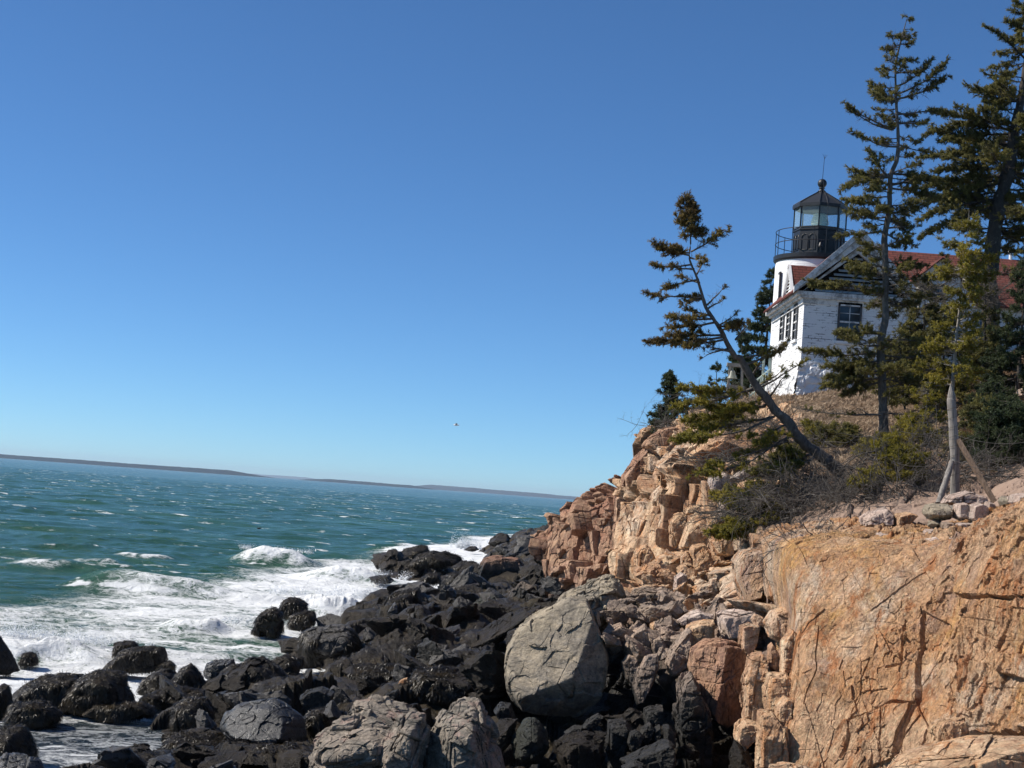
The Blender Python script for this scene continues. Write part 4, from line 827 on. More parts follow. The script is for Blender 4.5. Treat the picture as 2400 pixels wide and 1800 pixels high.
b([(1890, 340), (1960, 300), (2100, 290), (2260, 300), (2300, 400), (2240, 520), (2080, 560), (1940, 560), (1930, 450)], 30.6, 1.3, 'pale', 'smooth whitish boulder lying below the orange alcove', res=7, rough=.45, blk=.8)
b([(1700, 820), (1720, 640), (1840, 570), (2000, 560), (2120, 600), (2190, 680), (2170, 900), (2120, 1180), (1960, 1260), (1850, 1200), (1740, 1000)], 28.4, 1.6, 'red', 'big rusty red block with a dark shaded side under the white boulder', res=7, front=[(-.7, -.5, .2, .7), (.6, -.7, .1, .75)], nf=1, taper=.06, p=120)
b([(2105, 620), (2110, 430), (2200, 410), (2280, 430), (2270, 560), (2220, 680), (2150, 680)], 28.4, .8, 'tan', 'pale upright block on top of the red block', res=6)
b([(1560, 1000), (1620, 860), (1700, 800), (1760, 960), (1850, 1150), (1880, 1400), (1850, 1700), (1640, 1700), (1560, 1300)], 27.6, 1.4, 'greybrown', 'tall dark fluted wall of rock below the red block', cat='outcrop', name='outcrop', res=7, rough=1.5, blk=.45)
ZB = Z(1700, 1100, 2.37)
def c(pts, Y, th, mat, label, **k): return rock(ZB(pts), Y, th, mat, label, **k)
c([(95, 1380), (100, 1180), (130, 1040), (200, 1010), (230, 1100), (215, 1260), (190, 1390)], 26.4, .8, 'tan', 'tall narrow block left of the orange face, second column from it', res=6)
c([(215, 1330), (210, 1230), (235, 1130), (330, 1130), (385, 1180), (370, 1290), (290, 1350)], 25.8, .9, 'tan', 'rounded block in the middle of the column beside the orange face', res=6)
c([(235, 1090), (235, 980), (255, 960), (300, 1030), (310, 1110), (270, 1130)], 26.6, .5, 'tan', 'fin-shaped orange stone above the column beside the orange face')
c([(300, 1140), (310, 960), (360, 890), (395, 910), (390, 1080), (370, 1140)], 26.2, .7, 'tan', 'thin upright slab touching the upper left edge of the orange face', res=6)
c([(275, 1390), (280, 1310), (330, 1260), (375, 1280), (360, 1420), (310, 1430)], 25.2, .6, 'tan', 'square block low in the column beside the orange face')
c([(170, 1700), (175, 1500), (185, 1350), (260, 1340), (330, 1440), (345, 1560), (320, 1700)], 24.8, .9, 'tan', 'tall fluted block at the foot of the orange face', res=6)
c([(45, 1500), (55, 1420), (100, 1380), (175, 1400), (170, 1490), (110, 1560)], 26, .8, 'tan', 'leaning pale block beside the black hole', res=6)
c([(20, 1700), (20, 1580), (50, 1500), (120, 1560), (170, 1640), (160, 1720)], 25.4, .9, 'dark', 'black wet block at the bottom below the leaning pale block', res=6)
c([(245, 1690), (250, 1640), (340, 1630), (450, 1650), (560, 1700), (400, 1740)], 22.8, .8, 'tan', 'low pale ledge at the bottom edge below the orange face', res=6)
c([(240, 930), (215, 850), (260, 780), (340, 760), (420, 800), (420, 880), (300, 960)], 27.6, 1.1, 'tan', 'bulging orange block above the columns', res=6)
c([(140, 830), (160, 800), (210, 820), (215, 870), (160, 870)], 28.6, .4, 'tan', 'small pinkish block right of the white boulder')
c([(920, 1680), (1000, 1600), (1180, 1560), (1400, 1500), (1700, 1480), (1700, 1760), (900, 1760)], 19.6, 1.6, 'tan', 'pale creamy ledge in the bottom right corner', cat='outcrop', name='outcrop', res=7, front=[(-.3, -.3, .9, .5)])
c([(1135, 1560), (1140, 1440), (1200, 1390), (1320, 1380), (1350, 1480), (1260, 1580), (1190, 1620)], 20.6, .7, 'tan', 'rounded bulge of pale orange rock above the creamy ledge', res=6)
# dark rocks under the grey boulder
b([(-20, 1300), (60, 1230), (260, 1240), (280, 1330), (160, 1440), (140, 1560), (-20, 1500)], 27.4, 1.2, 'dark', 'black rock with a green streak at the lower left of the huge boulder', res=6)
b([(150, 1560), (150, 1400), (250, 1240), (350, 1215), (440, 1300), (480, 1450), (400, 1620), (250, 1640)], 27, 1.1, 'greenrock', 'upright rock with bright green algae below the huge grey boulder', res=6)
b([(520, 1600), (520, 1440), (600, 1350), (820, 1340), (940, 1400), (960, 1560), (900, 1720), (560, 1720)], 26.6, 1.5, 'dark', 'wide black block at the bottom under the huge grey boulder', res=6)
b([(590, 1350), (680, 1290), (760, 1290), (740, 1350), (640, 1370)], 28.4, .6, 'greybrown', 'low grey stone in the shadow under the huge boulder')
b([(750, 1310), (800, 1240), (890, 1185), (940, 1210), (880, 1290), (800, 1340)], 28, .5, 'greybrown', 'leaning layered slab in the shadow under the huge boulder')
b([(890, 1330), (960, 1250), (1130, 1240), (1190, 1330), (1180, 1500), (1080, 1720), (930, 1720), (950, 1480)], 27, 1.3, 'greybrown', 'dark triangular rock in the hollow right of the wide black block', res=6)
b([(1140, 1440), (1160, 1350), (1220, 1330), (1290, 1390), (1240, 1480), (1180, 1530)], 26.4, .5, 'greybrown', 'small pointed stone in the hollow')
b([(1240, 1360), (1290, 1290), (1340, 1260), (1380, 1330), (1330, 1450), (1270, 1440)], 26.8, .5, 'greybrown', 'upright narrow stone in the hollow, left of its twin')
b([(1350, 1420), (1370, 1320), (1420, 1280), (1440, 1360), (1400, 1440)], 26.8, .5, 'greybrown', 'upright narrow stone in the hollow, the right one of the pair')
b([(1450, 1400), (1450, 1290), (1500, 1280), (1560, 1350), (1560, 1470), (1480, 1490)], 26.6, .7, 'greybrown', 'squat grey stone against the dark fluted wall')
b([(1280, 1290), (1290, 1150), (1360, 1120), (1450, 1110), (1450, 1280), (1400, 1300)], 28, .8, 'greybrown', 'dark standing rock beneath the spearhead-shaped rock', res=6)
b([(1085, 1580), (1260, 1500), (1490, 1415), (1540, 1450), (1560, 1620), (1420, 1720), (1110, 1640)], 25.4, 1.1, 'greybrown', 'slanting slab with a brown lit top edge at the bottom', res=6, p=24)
b([(1090, 1640), (1200, 1600), (1280, 1620), (1260, 1720), (1100, 1720)], 24.8, .6, 'greybrown', 'low grey stone at the bottom edge below the slanting slab')
# blocks of the tan ledges
def e(pts, Y, th, mat, label, **k): return rock(zh(pts), Y, th, mat, label, **k)
e([(728, 520), (820, 430), (880, 340), (920, 290), (960, 350), (960, 560), (880, 700), (735, 705)], 55, 2.4, 'red', 'tall rust-brown block standing against the sky at the top left of the cliff', cat='outcrop', name='outcrop', res=7, front=[(-.6, -.5, .3, .9)])
e([(900, 320), (960, 230), (1060, 160), (1180, 145), (1260, 180), (1210, 300), (1180, 440), (1080, 440), (980, 380)], 54.4, 2.4, 'red', 'rounded brown outcrop beside the small spruce at the top of the cliff', cat='outcrop', name='outcrop', res=7)
e([(950, 540), (950, 380), (1000, 390), (1060, 440), (1050, 530), (980, 560)], 53.4, 1.0, 'tan', 'pinkish slab wedged between the two brown outcrops', res=5)
e([(655, 980), (660, 760), (700, 715), (780, 700), (862, 720), (865, 830), (790, 960), (720, 990)], 55, 1.6, 'red', 'square sunlit block on top of the red headland', res=6)
e([(640, 1240), (650, 1000), (700, 960), (785, 970), (800, 1150), (770, 1250)], 53, 1.4, 'red', 'upright block halfway down the right end of the red headland', res=6)
e([(855, 1000), (850, 820), (920, 770), (980, 800), (990, 1000), (920, 1060)], 49.6, 1.3, 'tan', 'narrow tan block left of the shadowed overhang', res=6)
e([(970, 800), (990, 720), (1060, 650), (1140, 750), (1140, 900), (1060, 950), (990, 900)], 49, 1.4, 'tan', 'dark-sided hanging block under the pale slope', res=6)
e([(1060, 940), (1110, 860), (1180, 850), (1150, 1000), (1080, 1040)], 47.6, .9, 'tan', 'small jutting block right of the shadowed overhang')
e([(1210, 860), (1215, 650), (1300, 610), (1370, 700), (1370, 800), (1300, 880)], 47, 1.4, 'tan', 'pinkish upright block under the low fir boughs', res=6)
e([(1130, 960), (1200, 900), (1290, 890), (1290, 960), (1250, 1110), (1190, 1200), (1140, 1180)], 44.8, 1.2, 'tan', 'slender tan block in the middle of the ledges', res=6)
e([(1260, 890), (1280, 850), (1410, 810), (1440, 880), (1350, 900), (1300, 960)], 44.2, .9, 'tan', 'flat block on top of the sloping cream slab', res=6)
e([(1220, 1190), (1290, 980), (1370, 880), (1450, 960), (1490, 1100), (1480, 1180), (1330, 1200)], 42.8, 1.2, 'tan', 'sloping cream slab in the middle of the ledges', res=6, front=[(-.4, -.55, .7, .7)], rough=.6)
e([(1400, 600), (1455, 600), (1590, 950), (1600, 1100), (1640, 1320), (1600, 1590), (1560, 1590), (1500, 1150), (1420, 800)], 40.6, 1.6, 'tan', 'tall thin sunlit edge of rock like the spine of a book', cat='outcrop', name='outcrop', res=7, front=[(-.8, -.5, .1, .9)], rough=.5)
e([(1450, 720), (1480, 580), (1600, 540), (1720, 600), (1640, 740), (1540, 760)], 41.6, 1.4, 'pale', 'layered pinkish rock above the thin sunlit edge', res=6)
e([(1640, 600), (1700, 560), (1780, 510), (1890, 490), (1860, 560), (1740, 640)], 41, 1.0, 'pale', 'pale rock under the low green boughs', res=6)
e([(1560, 940), (1570, 780), (1660, 760), (1760, 830), (1740, 960), (1640, 970)], 39.4, 1.2, 'pale', 'shaded block behind the low green boughs', res=6)
e([(1310, 1500), (1310, 1200), (1340, 1160), (1440, 1160), (1520, 1300), (1530, 1420), (1480, 1520), (1380, 1500)], 40, 1.4, 'tan', 'big orange block with a dark side in the corner of the ledges', res=6)
e([(1240, 1400), (1230, 1270), (1290, 1220), (1330, 1290), (1360, 1430), (1330, 1500), (1270, 1490)], 40, .9, 'tan', 'pink block left of the dark-sided orange block', res=6)
e([(1170, 1560), (1180, 1440), (1240, 1400), (1290, 1430), (1300, 1560), (1240, 1620)], 37.6, .9, 'pale', 'pale pink stone at the foot of the ledges', res=6)
e([(1010, 1540), (1050, 1400), (1080, 1370), (1140, 1380), (1160, 1500), (1120, 1570)], 38.6, .9, 'tan', 'brown upright stone at the foot of the ledges', res=6)
e([(900, 1460), (920, 1380), (1000, 1320), (1060, 1350), (1040, 1450), (980, 1500)], 40.6, .9, 'tan', 'pinkish stone just right of the layered grey ridge', res=6)
e([(840, 1400), (840, 1240), (920, 1150), (980, 1200), (1020, 1290), (960, 1340), (900, 1400)], 43.5, 1.4, 'tan', 'yellowish tan block above the layered grey ridge', res=6)
e([(1370, 1620), (1380, 1520), (1500, 1500), (1520, 1560), (1460, 1660), (1380, 1680)], 36.2, .8, 'tan', 'yellow-tan stone in the corner of the ledges', res=6)
e([(1480, 1500), (1490, 1460), (1550, 1450), (1560, 1590), (1510, 1570)], 36.2, .6, 'tan', 'small square orange stone in the corner of the ledges')
e([(1500, 1660), (1600, 1560), (1690, 1510), (1740, 1600), (1740, 1680), (1560, 1700)], 34.4, .9, 'tan', 'smooth orange stone below the thin sunlit edge', res=6)
e([(1680, 1300), (1740, 1210), (1900, 1190), (2000, 1230), (1960, 1450), (1900, 1620), (1760, 1680), (1700, 1480)], 33.4, 1.8, 'orange', 'bulging orange wall above the white boulder', cat='outcrop', name='outcrop', res=7, rough=.7, front=[(-.5, -.8, .2, .8)])
e([(1980, 1620), (1970, 1450), (1990, 1260), (2080, 1230), (2150, 1240), (2120, 1500), (2050, 1650)], 31.4, 1.2, 'orange', 'upright orange pillar at the left end of the orange face', res=6)
e([(1700, 1220), (1690, 1110), (1800, 1040), (1890, 1060), (1890, 1190), (1780, 1230)], 35.4, 1.4, 'tan', 'brown block under the lowest green bough', res=6)
e([(1480, 1130), (1560, 1100), (1690, 1110), (1700, 1250), (1620, 1270), (1540, 1260)], 38.2, 1.2, 'tan', 'pale block right of the thin sunlit edge', res=6)
# loose stones on the terrace
def g(pts, Y, th, mat, label, **k): return rock(zt(pts), Y-(.75 if Y < 33 else 0), th, mat, label, cat='stone', name='stone', **k)
g([(1335, 1270), (1350, 1190), (1430, 1175), (1560, 1180), (1600, 1250), (1580, 1320), (1500, 1335), (1380, 1320)], 28, .8, 'grey', 'rounded grey stone, leftmost of the pile holding the weathered post', res=6, rough=.5)
g([(1490, 1180), (1560, 1100), (1700, 1075), (1850, 1110), (1880, 1170), (1800, 1200), (1600, 1200)], 28.6, 1.0, 'pale', 'broad lichened stone on top of the pile at the foot of the post', res=6, rough=.6)
g([(1610, 1290), (1620, 1180), (1700, 1170), (1730, 1230), (1700, 1320), (1630, 1320)], 27.8, .6, 'pale', 'pinkish stone in the middle of the pile under the post', res=6, rough=.6)
g([(1720, 1310), (1735, 1190), (1800, 1170), (1880, 1200), (1890, 1290), (1840, 1340), (1760, 1335)], 27.6, .7, 'pale', 'square pink-grey stone at the right end of the pile under the post', res=6, rough=.6)
g([(1870, 1240), (1880, 1160), (1930, 1170), (1960, 1230), (1940, 1270)], 28, .5, 'pale', 'small stone leaning by the lower end of the post brace')
g([(1500, 1400), (1500, 1340), (1580, 1340), (1620, 1380), (1600, 1430), (1530, 1430)], 27.6, .5, 'greybrown', 'small dark stone underneath the pile')
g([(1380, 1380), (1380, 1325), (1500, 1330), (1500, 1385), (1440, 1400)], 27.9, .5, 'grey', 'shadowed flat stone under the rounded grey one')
g([(1610, 1370), (1640, 1345), (1850, 1345), (1860, 1380), (1700, 1410)], 27.5, .6, 'pale', 'flat slab supporting the pile of stones')
g([(1980, 1160), (2010, 1115), (2080, 1115), (2110, 1160), (2070, 1205), (2000, 1200)], 27.4, .5, 'grey', 'round grey cobble right of the post brace', rough=.4)
g([(2090, 1170), (2110, 1100), (2200, 1085), (2260, 1130), (2240, 1220), (2140, 1230)], 27, .7, 'pale', 'larger rounded stone at the right edge of the photo by the brace', res=6, rough=.5)
g([(800, 1390), (810, 1300), (880, 1250), (1000, 1210), (1060, 1260), (1060, 1390), (900, 1410)], 29.4, 1.1, 'pale', 'large square stone on the terrace below the dead brush', res=6)
g([(1050, 1370), (1060, 1280), (1200, 1250), (1280, 1280), (1200, 1370), (1100, 1400)], 29.2, 1.0, 'tan', 'sunlit stone right of the large square stone on the terrace', res=6)
g([(810, 1470), (830, 1420), (890, 1420), (910, 1470), (850, 1490)], 28.6, .5, 'pale', 'little stone below the large square stone on the terrace')
g([(910, 1480), (930, 1430), (1080, 1430), (1120, 1470), (1000, 1500)], 28.4, .7, 'pale', 'long low stone at the front of the terrace')
g([(1200, 1510), (1210, 1430), (1250, 1430), (1260, 1500), (1230, 1530)], 28, .4, 'tan', 'small upright stone at the front of the terrace')
g([(1350, 1450), (1360, 1400), (1500, 1390), (1560, 1420), (1540, 1460), (1400, 1470)], 27.9, .7, 'pale', 'flat stone at the front of the terrace below the pile')
g([(1460, 1590), (1480, 1500), (1600, 1470), (1660, 1460), (1640, 1560), (1560, 1640)], 27, .9, 'pale', 'pink weathered stone on the brink below the pile', res=6)
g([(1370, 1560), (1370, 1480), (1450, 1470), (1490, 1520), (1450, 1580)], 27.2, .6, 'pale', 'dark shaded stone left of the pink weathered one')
g([(280, 1500), (300, 1430), (360, 1420), (430, 1460), (420, 1530), (320, 1560)], 29.6, .8, 'pale', 'shaded stone at the left end of the terrace under the brush', res=6)
g([(650, 660), (700, 600), (760, 600), (770, 660), (720, 690)], 43, .6, 'pale', 'white stone in the dry grass left of the tall spruce trunk')
g([(1985, 380), (1990, 330), (2050, 300), (2085, 330), (2060, 380)], 44, .8, 'pale', 'small pale stone on the brown slope at the right', rough=.5)
g([(2110, 260), (2140, 200), (2230, 160), (2320, 200), (2300, 320), (2180, 320)], 43, 1.6, 'pale', 'big rounded pale stone on the brown slope at the right edge', res=6, rough=.5)

# ------------------------------------------------------------------ jumbled angular rocks on the shore and among the tumbled blocks: a few shapes, many copies
def proto_rock(k, mat, res=5):
    R = np.random.RandomState(900+k); n = R.randint(5, 8); an = np.sort(R.uniform(0, 2*math.pi, n)+np.arange(n)*.5); an = np.sort(an % (2*math.pi)); rr = R.uniform(.32, .52, n)
    PN = nrm(R.normal(0, 1, (14, 3))*np.array([1, 1, 1.0])); PD = R.uniform(.26, .5, 14)*np.where(np.abs(PN[:, 2]) > .6, .62, 1)
    D, Fc = ico(res); s_ = np.zeros(len(D))
    for n_, d in zip(PN, PD): s_ += np.maximum(D @ n_, 1e-6)**70/(d/.5)**70
    V = D*(.5*s_**(-1/70))[:, None]; V = V/np.abs(V).max(); V = V*np.array([1, 1, .75])*.5; Pw = V+k*5.1
    h1, e1, _ = joints(Pw, (.3, .3, .22), k+700, .9, rotm(.2, .3, k), .06); h2, _, _ = fracture(Pw, (.16, .16, .12), k+720, 1.2); r = np.linalg.norm(V, axis=1, keepdims=True)
    V = V*(1+(.07*h1+.035*h2+.03*fbm(Pw*6, 4, k))[:, None]/np.maximum(r, .1))
    return V, Fc
def jumble(mat, spots, label, group, seed, nproto=7, res=4, nm='rock'):
    R = np.random.RandomState(seed); pro = []
    for i, (x, y, z, sz) in enumerate(spots):
        if len(pro) < nproto:
            V, Fc = proto_rock(seed*10+len(pro), mat, res); o = mk(nm, V, Fc, M[mat], origin=(0, 0, 0), label=label, cat=nm, group=group); pro.append(o)
        else:
            o = pro[R.randint(nproto)].copy(); C.objects.link(o)
        o.location = (x, y, z); o.scale = [sz*R.uniform(.85, 1.25) for _ in range(3)]; o.rotation_euler = (R.normal(0, .35), R.normal(0, .35), R.uniform(0, 6.28))
def shore_jumble():
    R = np.random.RandomState(77); out = []; tries = 0
    while len(out) < 165 and tries < 30000:
        tries += 1; Y = math.exp(R.uniform(math.log(24.5), math.log(125))); t_ = R.uniform(-.33, .05); px = 1200+F*t_
        x = t_*Y; z = float(shore_z(np.array([x]), np.array([Y]))[0])
        if z < -.05 or (Y < 33 and px > 700): continue
        sz = R.uniform(.3, 1.0)**1.5*(.9 if Y < 33 else 1.6 if Y < 70 else 2.6)+.35
        if Y < 34 and px < 330: continue
        if R.rand() < .5 and Y < 60 and -.14 < t_ < -.02 and Y < 42: continue
        out.append((x, Y, float(shore_h(np.array([x]), np.array([Y]))[0])+sz*.10, sz))
    jumble('dark', out[:115], 'angular black rock lying among the jumbled rocks of the dark shore', 'angular black rocks jumbled along the shore', 5, res=5)
    jumble('slab', out[115:155], 'dark grey angular rock catching the light among the black shore rocks', 'dark grey rocks among the black ones on the shore', 6, res=5)
    jumble('greybrown', out[155:], 'brown angular rock lying among the black rocks of the shore', 'brown rocks among the black ones on the shore', 7, res=5)
shore_jumble()
def rubble(name, n, zz, poly, Y0, Y1, mat, szr, label, group, seed):
    R = np.random.RandomState(seed); out = []; q = np.array(zz(poly), float); x0, y0 = q.min(0); x1, y1 = q.max(0)
    for _ in range(n):
        px, py = R.uniform(x0, x1), R.uniform(y0, y1); f = (py-y0)/(y1-y0); P = at(px, py, Y0*(1-f)+Y1*f); out.append((P[0], P[1], P[2], R.uniform(*szr)))
    jumble(mat, out, label, group, seed, 6, 5, 'stone')
rubble('boulder', 60, zg, [(960, 150), (1950, 700)], 33.4, 29.8, 'greybrown', (.25, .7), 'brown angular stone in the rubble between the huge grey boulder and the red block', 'brown stones in the rubble right of the huge grey boulder', 8)
rubble('boulder', 26, zg, [(960, 1180), (1700, 1600)], 28.6, 26.2, 'dark', (.25, .6), 'small black stone in the dark hollow at the bottom right of the huge boulder', 'black stones in the dark hollow', 9)
rubble('boulder', 40, zh, [(900, 1250), (1750, 1600)], 41.0, 36.0, 'tan', (.3, .8), 'tan angular stone at the foot of the sunlit ledges', 'tan stones at the foot of the ledges', 10)
rubble('boulder', 30, zt, [(250, 1350), (1600, 1560)], 29.2, 27.6, 'pale', (.12, .4), 'small pinkish stone strewn along the terrace edge above the orange face', 'small stones along the terrace edge', 12)
# ------------------------------------------------------------------ lighthouse and keeper's house
def onx(px, py, x):                      # the point seen at px,py on the plane X = x
    v = dray(px, py); return np.array([0, 0, H])+v*(x/v[0])
def plain(name, col, rough=.6, spec=.3, nz=.25, sc_=6, metal=0.0, bmp=.15):
    t = NT(name); t.b.inputs['Specular IOR Level'].default_value = spec
    c = t.mix(nz, col, t.ramp(t.noise(t.pos(), sc_, 5, .7), [(.3, .55), (.7, 1.35)]), 'MULTIPLY')
    return t.out(c, rough, t.bump(t.noise(t.pos(), sc_*4, 4, .6), bmp, .02), metal)
def white_brick(name, worn):
    t = NT(name); g = t.n('ShaderNodeNewGeometry'); x = t.n('ShaderNodeSeparateXYZ'); t.lk(g.outputs['Position'], x.inputs[0])
    cmb = t.n('ShaderNodeCombineXYZ'); t.lk(t.math('ADD', x.outputs[0], x.outputs[1]), cmb.inputs[0]); t.lk(x.outputs[2], cmb.inputs[1])
    br = t.n('ShaderNodeTexBrick'); t.lk(cmb.outputs[0], br.inputs['Vector']); br.inputs['Scale'].default_value = 1; br.inputs['Brick Width'].default_value = .24; br.inputs['Row Height'].default_value = .085; br.inputs['Mortar Size'].default_value = .014; br.inputs['Mortar Smooth'].default_value = .3
    pm = t.ramp(t.noise(t.pos(1.2, 1.2, 6), 1.3, 6, .7), [(.50, 0), (.58, 1)])
    base = t.mix(t.noise(t.pos(), 2, 6, .7), (.74, .745, .75), (.86, .86, .85))
    gone = t.math('MULTIPLY', t.math('MULTIPLY', br.outputs['Fac'], pm), worn)
    col = t.mix(gone, base, (.16, .15, .15))
    h = t.math('SUBTRACT', t.math('MULTIPLY', t.noise(t.pos(), 9, 5, .7), .5), t.math('MULTIPLY', br.outputs['Fac'], .8))
    return t.out(col, .8, t.bump(h, .7, .02))
def white_stone():
    t = NT('painted rubble stone'); v = t.vor(t.pos(1, 1, 1.2), 2.3, 'DISTANCE_TO_EDGE'); n = t.noise(t.pos(), 3.5, 7, .75)
    sp = t.ramp(t.noise(t.pos(1.6, 1.6, 2), 2.2, 6, .75), [(.60, 0), (.63, 1)])
    col = t.mix(t.math('MULTIPLY', sp, .85), (.82, .82, .82), (.13, .125, .12))
    return t.out(col, .85, t.bump(t.math('ADD', t.math('MULTIPLY', t.ramp(v, [(0, 0), (.2, 1)]), .6), n), 1, .09))
def shingle_mat():
    t = NT('red shingles'); g = t.n('ShaderNodeNewGeometry'); x = t.n('ShaderNodeSeparateXYZ'); t.lk(g.outputs['Position'], x.inputs[0])
    cmb = t.n('ShaderNodeCombineXYZ'); t.lk(x.outputs[0], cmb.inputs[0]); t.lk(t.math('MULTIPLY', x.outputs[2], 1.0), cmb.inputs[1])
    br = t.n('ShaderNodeTexBrick'); t.lk(cmb.outputs[0], br.inputs['Vector']); br.inputs['Scale'].default_value = 1; br.inputs['Brick Width'].default_value = .3; br.inputs['Row Height'].default_value = .11; br.inputs['Mortar Size'].default_value = .012
    br.inputs['Color1'].default_value = (.19, .055, .040, 1); br.inputs['Color2'].default_value = (.135, .042, .032, 1); br.inputs['Mortar'].default_value = (.06, .02, .015, 1)
    c = t.mix(.6, br.outputs['Color'], t.ramp(t.noise(t.pos(), 5, 5, .7), [(.3, .6), (.7, 1.3)]), 'MULTIPLY')
    return t.out(c, .9, t.bump(t.math('SUBTRACT', 1.0, br.outputs['Fac']), .6, .02))
def trim_mat():
    t = NT('weathered white trim'); n = t.noise(t.pos(1, 1, 1), 2.6, 8, .78)
    col = t.mix(t.ramp(n, [(.46, 0), (.60, 1)]), (.68, .68, .67), (.28, .27, .26))
    return t.out(col, .8, t.bump(n, .3, .02))
def glass_mat(name, tint=(.55, .75, .75), alpha=.35):
    t = NT(name); b_ = t.b; b_.inputs['Base Color'].default_value = (*tint, 1); b_.inputs['Roughness'].default_value = .06; b_.inputs['Alpha'].default_value = alpha; b_.inputs['Specular IOR Level'].default_value = .5
    return t.m
M['brick'] = white_brick('painted brick, worn', 1.0); M['brick2'] = white_brick('painted brick', .10); M['stonew'] = white_stone(); M['shingle'] = shingle_mat(); M['trim'] = trim_mat()
M['black'] = plain('black iron', (.016, .017, .020), .45, .4, .5, 8); M['blackroof'] = plain('black roof paint', (.022, .024, .028), .5, .35, .4, 3)
M['glass'] = glass_mat('lantern glass', alpha=.2); M['darkwood'] = plain('dark grey window wood', (.075, .075, .078), .7, .2, .6, 12)
M['pane'] = plain('dark pane', (.02, .024, .028), .08, .6, .2, 3, bmp=.02); M['white'] = plain('white paint', (.8, .8, .79), .6, .3, .15, 5)
M['louvre'] = plain('grey louvre boards', (.36, .37, .38), .8, .2, .6, 6); M['void'] = plain('dark loft', (.01, .01, .01), 1, 0, 0)
# --- tower
TX, TY, TR = 12.13, 62.4, 1.70
T0 = np.array([TX, TY, 9.0])
lh = empty('lighthouse', T0)
tag(lh, 'white brick lighthouse', 'lighthouse')
lh['label'] = 'white brick lighthouse tower with a black eight-sided lantern room on top'
m_ = MB(); m_.lathe([(TR+.03, 0), (TR, 6.7), (TR-.02, 6.90)], T0, 96); m_.build('tower', M['brick2'], lh, smoothing=True)
m_ = MB(); m_.lathe([(TR-.4, 6.84), (TR+.03, 6.86), (TR+.09, 6.93), (TR+.10, 7.09), (TR+.02, 7.10), (0, 7.12)], T0, 96); m_.build('gallery_deck', M['black'], lh)
LR = 1.05; PH = rad(22.5)+rad(9)
def octp(r, z, ph=PH): return [np.array([TX+r*math.cos(ph+k*math.pi/4), TY+r*math.sin(ph+k*math.pi/4), z]) for k in range(8)]
m_ = MB(); m_.lathe([(LR, 7.12), (LR, 8.16), (LR+.04, 8.18), (LR+.04, 8.24), (LR-.05, 8.25)], T0, 8, PH); wl_ = m_.build('parapet_wall', M['black'], lh)
m_ = MB()
lo, hi = octp(LR, 0), octp(LR, 0)
for k in range(8):                       # arched panels with raised frames on each side of the parapet
    a_, b_ = lo[k], lo[(k+1) % 8]; u = (b_-a_); n_ = nrm(np.cross(u, [0, 0, 1.]))
    if n_ @ (a_-np.array([TX, TY, 0])) < 0: n_ = -n_
    for f0, f1 in ((.12, .46), (.54, .88)):
        pts = []
        for s_ in range(9):
            an = math.pi*s_/8; pts.append((f0+f1)/2-(f1-f0)/2*math.cos(an)); 
        path = [(f0, 7.35)]+[((f0+f1)/2-(f1-f0)/2*math.cos(math.pi*s_/8), 7.85+.15*math.sin(math.pi*s_/8)) for s_ in range(9)]+[(f1, 7.35), (f0, 7.35)]
        m_.tube([a_+u*f+n_*.01+np.array([0, 0, 9+z]) for f, z in path], .018, 5)
m_.build('arched_panel', M['black'], wl_)
m_ = MB()
for q in octp(LR, 9): m_.bar(q+[0, 0, 8.28], q+[0, 0, 9.20], .05, .05)
for z in (8.30, 9.17):
    r_ = octp(LR, 9+z)
    for k in range(8): m_.bar(r_[k], r_[(k+1) % 8], .045, .05)
m_.build('window_frame', M['black'], lh)
r0, r1 = octp(LR-.01, 17.25), octp(LR-.01, 18.16)
for k in range(8):
    m_ = MB(); m_.poly([r0[k], r0[(k+1) % 8], r1[(k+1) % 8], r1[k]]); m_.build('lantern_pane', M['glass'], lh)
m_ = MB(); m_.lathe([(0, 9.17), (LR+.03, 9.18), (LR+.09, 9.14), (LR+.10, 9.27), (LR+.05, 9.30), (.72, 9.55), (.16, 9.88), (.13, 9.92), (0, 9.93)], T0, 8, PH); rf = m_.build('lantern_roof', M['blackroof'], lh)
m_ = MB()
for k in range(8):
    an = PH+k*math.pi/4; m_.tube([T0+np.array([(LR+.08)*math.cos(an), (LR+.08)*math.sin(an), 9.305]), T0+np.array([.73*math.cos(an), .73*math.sin(an), 9.565]), T0+np.array([.16*math.cos(an), .16*math.sin(an), 9.90])], .017, 5)
m_.build('roof_rib', M['black'], rf)
m_ = MB(); m_.lathe([(.15, 9.9), (.17, 9.94), (.10, 9.98), (.09, 10.03), (.14, 10.06), (.09, 10.09)]+[(.19*math.sin(rad(a)), 10.26-.19*math.cos(rad(a))) for a in range(25, 181, 13)], T0, 24); m_.build('ventilator_ball', M['black'], lh, smoothing=True)
m_ = MB(); m_.tube([T0+[0, 0, 10.4], T0+[.03, 0, 11.3], T0+[.05, 0, 11.45]], [.012, .009, .007], 5)
for d in (-.10, .0, .10): m_.tube([T0+[.04, 0, 11.3], T0+[.05+d, d*.3, 11.48]], .006, 4)
m_.build('lightning_rod', M['black'], lh)
m_ = MB(); m_.tube([T0+[0.02, -.2, 10.3], T0+[.03, -.25, 9.9], T0+[.05, -.75, 9.58], T0+[.06, -1.16, 9.2], T0+[.07, -1.13, 8.2], T0+[.07, -1.13, 7.2]], .012, 5); m_.build('ground_cable', M['black'], lh)
m_ = MB(); 
m_.lathe([(.10, 8.15), (.22, 8.2)]+[(.34+.05*(k % 2)-.10*abs(k-8)/8, 8.25+k*.045) for k in range(17)]+[(.2, 9.0)], T0, 24)
M['lens'] = glass_mat('lens glass', (.55, .72, .62), .75); m_.build('lens', M['lens'], lh)
